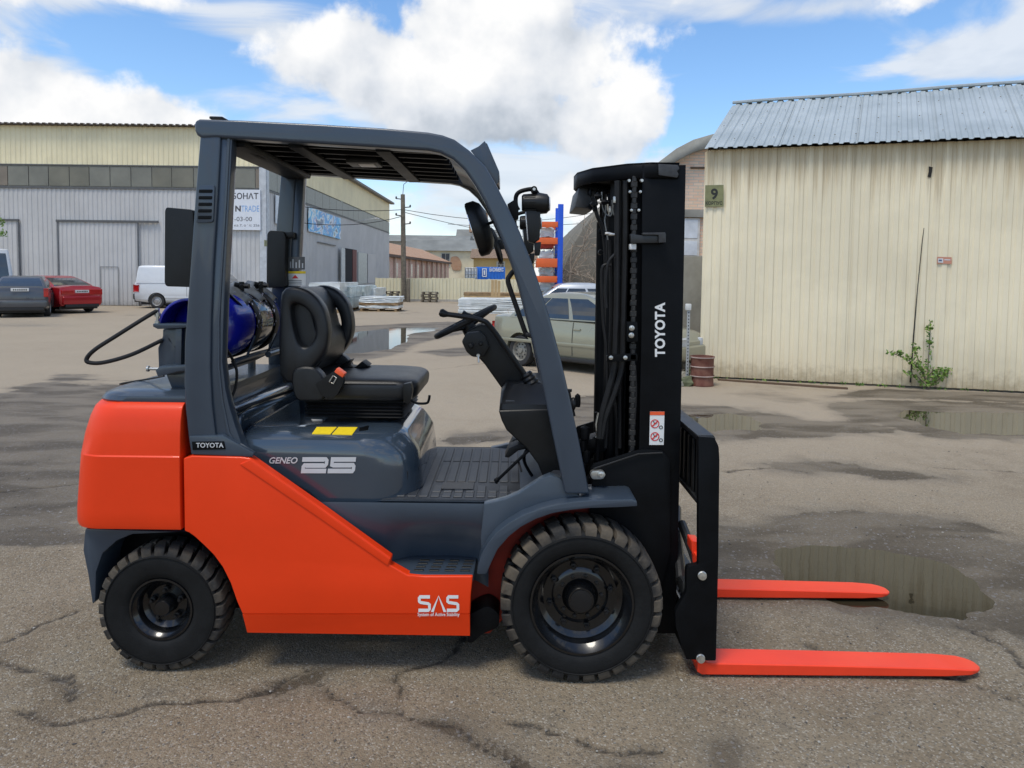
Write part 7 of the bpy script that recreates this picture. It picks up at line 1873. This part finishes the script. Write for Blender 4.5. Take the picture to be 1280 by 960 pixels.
# lettering and labels on the rail
def vert(u0, u1, v0, v1, Y):
    def f(a, b):
        p = W(u0 + (u1 - u0) * b if False else u1 + (u0 - u1) * b, v1 + (v0 - v1) * a, Y); return Vector((p.x, Y, p.z))
    return f
lettering('mast_lettering', 'TOYOTA', vert(818.5, 831.5, 378, 446, YM - .0015), WHITE, mast, bold=.035, spacing=1.05)
g = G(); g.prism(XZ([(812.5, 514.5), (830.5, 514.5), (829.5, 556), (811.5, 556)], YM), YM - .0015, YM, 0); lb = g.build('warning_label', WHITE, mast, smooth=False)
g = G(); g.prism(XZ([(812.5, 514.5), (830.5, 514.5), (830.4, 518.8), (812.4, 518.8)], YM), YM - .0028, YM - .0016, 0); g.build('orange_band', ORANGE, lb, smooth=False)
def ring_(u, v, r_, w_, m_, nm_):
    g = G(); c_ = W(u, v, YM); A, B = [], []
    for i in range(20):
        t_ = 2 * math.pi * i / 20; A.append(g.bm.verts.new((c_.x + r_ * math.cos(t_), YM - .003, c_.z + r_ * math.sin(t_)))); B.append(g.bm.verts.new((c_.x + (r_ - w_) * math.cos(t_), YM - .003, c_.z + (r_ - w_) * math.sin(t_))))
    for i in range(20): g.bm.faces.new((A[i], A[(i + 1) % 20], B[(i + 1) % 20], B[i]))
    p, q = c_ + Vector((-r_ * .7, 0, -r_ * .7)), c_ + Vector((r_ * .7, 0, r_ * .7)); w2 = w_ * .5
    if m_ is REDPR: g.quad([(p.x - w2, YM - .0032, p.z + w2), (p.x + w2, YM - .0032, p.z - w2), (q.x + w2, YM - .0032, q.z - w2), (q.x - w2, YM - .0032, q.z + w2)])
    g.build(nm_, m_, lb, smooth=False)
for v in (529.5, 545.5):
    ring_(818.5, v, .019, .004, REDPR, 'forbidden_symbol'); ring_(826, v + 4.5, .008, .003, BLACKP, 'round_symbol')
    g = G(); f = flat(814.5, v - 4, 822.5, v + 4, YM - .0026)
    ribbon(g, [(.2, .1), (.45, .5), (.3, .9)], (.07, .07), f); ribbon(g, [(.45, .5), (.8, .45)], (.06, .06), f); g.build('figure_symbol', BLACKP, lb, smooth=False)
g = G(); f = flat(806, 607, 826, 617, YM - .0015); ribbon(g, [(.0, .9), (.15, .45), (.45, .2), (.75, .15)], (.05, .05), f); ribbon(g, [(.12, .95), (.25, .6), (.5, .4), (1.0, .1)], (.04, .04), f); g.build('hook_symbol', SILVERPR, mast, smooth=False)
# tilt bracket plate and front axle support
plate = XZ([(738, 586), (742, 580), (797, 563), (806, 562), (828, 563.5), (838, 575), (838, 690), (820, 760), (790, 700), (762, 660), (735, 655), (740, 612)], 2.945)
g = G(); g.prism(plate, 2.945, 2.9595, .003); g.build('mast_foot_plate', BLACKP, FL); g = G(); g.prism([(x, z) for x, z in plate], mir(2.9595), mir(2.945), .003); g.build('mast_foot_plate', BLACKP, FL)
g = G(); g.tube([W(742, 586, 2.935), W(798, 567.5, 2.935), W(828, 566, 2.94)], .0035, 6); g.build('weld_bead', mat('satin_black', (.02, .021, .022)), FL)
g = G(); g.box(hx(735, 620, 3), hx(845, 620, 3), 2.98, mir(2.98), .25, .62, .02); g.build('front_crossbeam', BLACKP, FL)
g = G(); g.prism(fillet(XZ([(722, 556), (730, 549), (745, 544), (757, 545), (757, 563), (735, 566), (724, 566)], 3.1), .008), 3.08, 3.16, .006)
g.tube([W(720, 590, 3.15), W(745, 556, 3.15), W(760, 556, 3.15)], .02, 10); tcx = g.build('tilt_cylinder', BLACKP, FL)
g = G(); g.lathe([(.022, 0), (.022, -.02), (.012, -.022), (0, -.022)], W(740, 553, 3.08), 'Y', 16); g.build('pivot_pin', BLACKP, tcx)
g = G(); g.prism(fillet(XZ([(739, 588), (753, 587), (757, 592), (753, 598), (740, 598), (737, 593)], 2.93), .01), 2.915, 2.945, .004)
g.lathe([(.015, 0), (.015, -.01), (.008, -.012), (.008, -.02), (0, -.02)], W(751, 593, 2.915), 'Y', 16); g.build('tilt_pin', STEEL, FL)
g = G()
for (u, v, r_) in ((731, 540, .02), (729, 556, .012), (733, 570, .016), (729, 585, .02), (740, 603, .015), (748, 606, .012), (722, 500, .012)): g.lathe([(r_, -.03), (r_ * 1.15, -.01), (r_, .02), (0, .03)], W(u, v, 3.05), 'Z', 10)
g.tube([W(745, 515, 3.05), W(748, 545, 3.05), W(747, 575, 3.05)], .008, 8); g.build('valve_block', BLACKP, FL)
g = G()
for i in range(7): g.lathe([(.006, -.002), (.006, .002)], W(749.5 - i * .6, 533 + i * 2.2, 3.03), 'Z', 8)
g.tube([W(748, 516, 3.03), W(745, 530, 3.03), W(747, 548, 3.03)], .005, 6); g.build('hose_spring', STEEL, FL)
# round knob outside the front pillar
g = G(); g.blob(W(716, 505, 3.0), (.016, .02, .03), 2, .1); g.tube([W(711, 487, 3.0), W(713, 500, 3.0), W(718, 520, 3.0)], .006, 6); g.lathe([(.010, -.006), (.010, .006)], W(712, 488, 3.0), 'Z', 10); g.build('wiper_motor', BLACKPL, FL)

# carriage ----------------------------------------------------
YK = 2.803
def B(u, v, Y=YK): p = W(u, v, Y); return p
ca = thing  # (the carriage is a part of the truck)
near_plate = fillet(XZ([(873, 546), (893, 547), (898.5, 558), (899.5, 575), (898, 700), (895, 826), (888, 826), (858, 824), (845, 785), (844, 765), (858, 740), (858, 712), (860, 708), (873, 706)], YK), .008)
g = G(); g.prism(near_plate, YK, YK + .03, .004); car_ = g.build('carriage_side_plate', BLACKP, FL)
fy0, fy1 = 3.80, 3.83
g = G(); g.prism(near_plate, fy0, fy1, .004); g.build('carriage_side_plate', BLACKP, FL)
xa_, xb_ = hx(874, 560, YK), hx(898, 560, YK); zt2 = hz(880, 546, YK)
g = G()
L_ = [(xa_, zt2), (xb_ - .012, zt2), (xb_ - .004, zt2 - .012), (xb_ - .004, zt2 - .05), (xb_ - .022, zt2 - .05), (xb_ - .022, zt2 - .03), (xa_ + .008, zt2 - .03), (xa_ + .008, zt2 - .015), (xa_, zt2 - .012)]
g.prism(L_, YK + .03, fy0, .002); g.build('carriage_top_bar', mat('satin_black', (.02, .021, .022)), car_)
g = G(); g.box(xb_ - .034, xb_ - .014, YK + .03, fy0, hz(873, 634, 2.87), zt2 - .03, .003); ub = g.build('upper_fork_bar', BLACKP, car_)
g = G()
for i in range(12): y_ = YK + .06 + i * .075; g.box(xb_ - .044, xb_ - .036, y_, y_ + .035, zt2 - .30, zt2 - .06, .003, 1)
g.box(xb_ - .05, xb_ - .034, YK + .03, fy0, hz(873, 634, 2.87) - .002, hz(873, 634, 2.87) + .02, .003); g.build('bar_notches', mat('satin_black', (.02, .021, .022)), ub)
g = G(); g.box(hx(862, 760, YK), hx(892, 760, YK) - .01, YK + .03, fy0, .07, .20, .004); g.build('lower_fork_bar', BLACKP, car_)
g = G(); g.box(hx(862, 720, YK) - .02, hx(890, 720, YK) - .03, YK + .03, fy0, .34, .40, .006); g.tube([(hx(860, 700, YK), 2.9, .38), (hx(852, 700, 3.0), 3.1, .5), (hx(852, 650, 3.2), 3.3, .55)], .022, 10)
g.tube([W(852, 654, 3.1), W(866, 690, 2.95), W(872, 708, 2.9)], .02, 10)
g.build('side_shift_cylinder', mat('satin_black', (.02, .021, .022)), car_)
for (u, v) in ((877.5, 719), (875.5, 822.5)):
    g = G(); g.lathe([(.018, 0), (.018, -.005), (.0155, -.007), (.0155, -.014), (0, -.015)], W(u, v, YK), 'Y', 24); g.build('bolt', STEEL, car_)
g = G(); g.prism(fillet(XZ([(861, 671), (872, 672), (872, 700), (865, 694), (861, 684)], 2.95), .006), 2.90, 2.98, .004); g.build('fork_stop', FORKRED, car_)
g = G(); g.curve([W(850, 705, 2.95), W(857, 715, 2.95), W(855, 730, 2.95), W(848, 740, 2.95)], .006, 6); g.curve([W(849, 690, 3.0), W(854, 730, 3.0), W(852, 770, 3.0)], .012, 8); g.build('side_shift_hose', BLACKR, car_)
g = G(); g.prism(XZ([(848, 745), (856, 756), (858, 770), (849, 768)], 3.05), 3.04, 3.2, .004); g.build('cylinder_end', GREYMETAL, car_)
# forks
def fork(y0, w, xt):
    xh = hx(872, 830, 2.82); zt_f, zb_f = .062, .012
    y1 = y0 + w
    g = G(); t = bmesh.new()
    sta = [(xh + .0, .0, zb_f + .012, zt_f + .02), (xh + .02, 0, zb_f, zt_f + .004), (xh + .05, 0, zb_f, zt_f), (xh + .5, 0, zb_f + .001, zt_f - .004), (xt - .16, 0, zb_f + .004, zt_f - .012), (xt - .06, .004, zb_f + .008, zt_f - .018), (xt - .028, .014, zb_f + .012, zt_f - .022), (xt - .010, .028, zb_f + .014, zt_f - .024), (xt - .002, .040, zb_f + .016, zt_f - .025), (xt, .050, zb_f + .018, zt_f - .027)]
    b = .004; rings = []
    for x, ins, za, zb_ in sta:
        a0, a1 = y0 + ins, y1 - ins
        rings.append([(x, a0 + b, za), (x, a1 - b, za), (x, a1, za + b), (x, a1, zb_ - b), (x, a1 - b, zb_), (x, a0 + b, zb_), (x, a0, zb_ - b), (x, a0, za + b)])
    g.loft(rings); fk = g.build('fork', FORKRED, FL, ang=40)
    g = G(); xs_ = hx(892, 700, YK) - .012
    g.box(xs_ - .045, xs_ - .002, y0 + (.022 if y0 < 3 else 0), y1, .05, .50 if y0 < 3 else .6, .006); g.build('fork_shank', FORKRED, fk)
    return fk
fork(2.82, .122, hx(1223.5, 833, 2.87)); fork(3.525, .122, hx(1112, 735, 3.57))
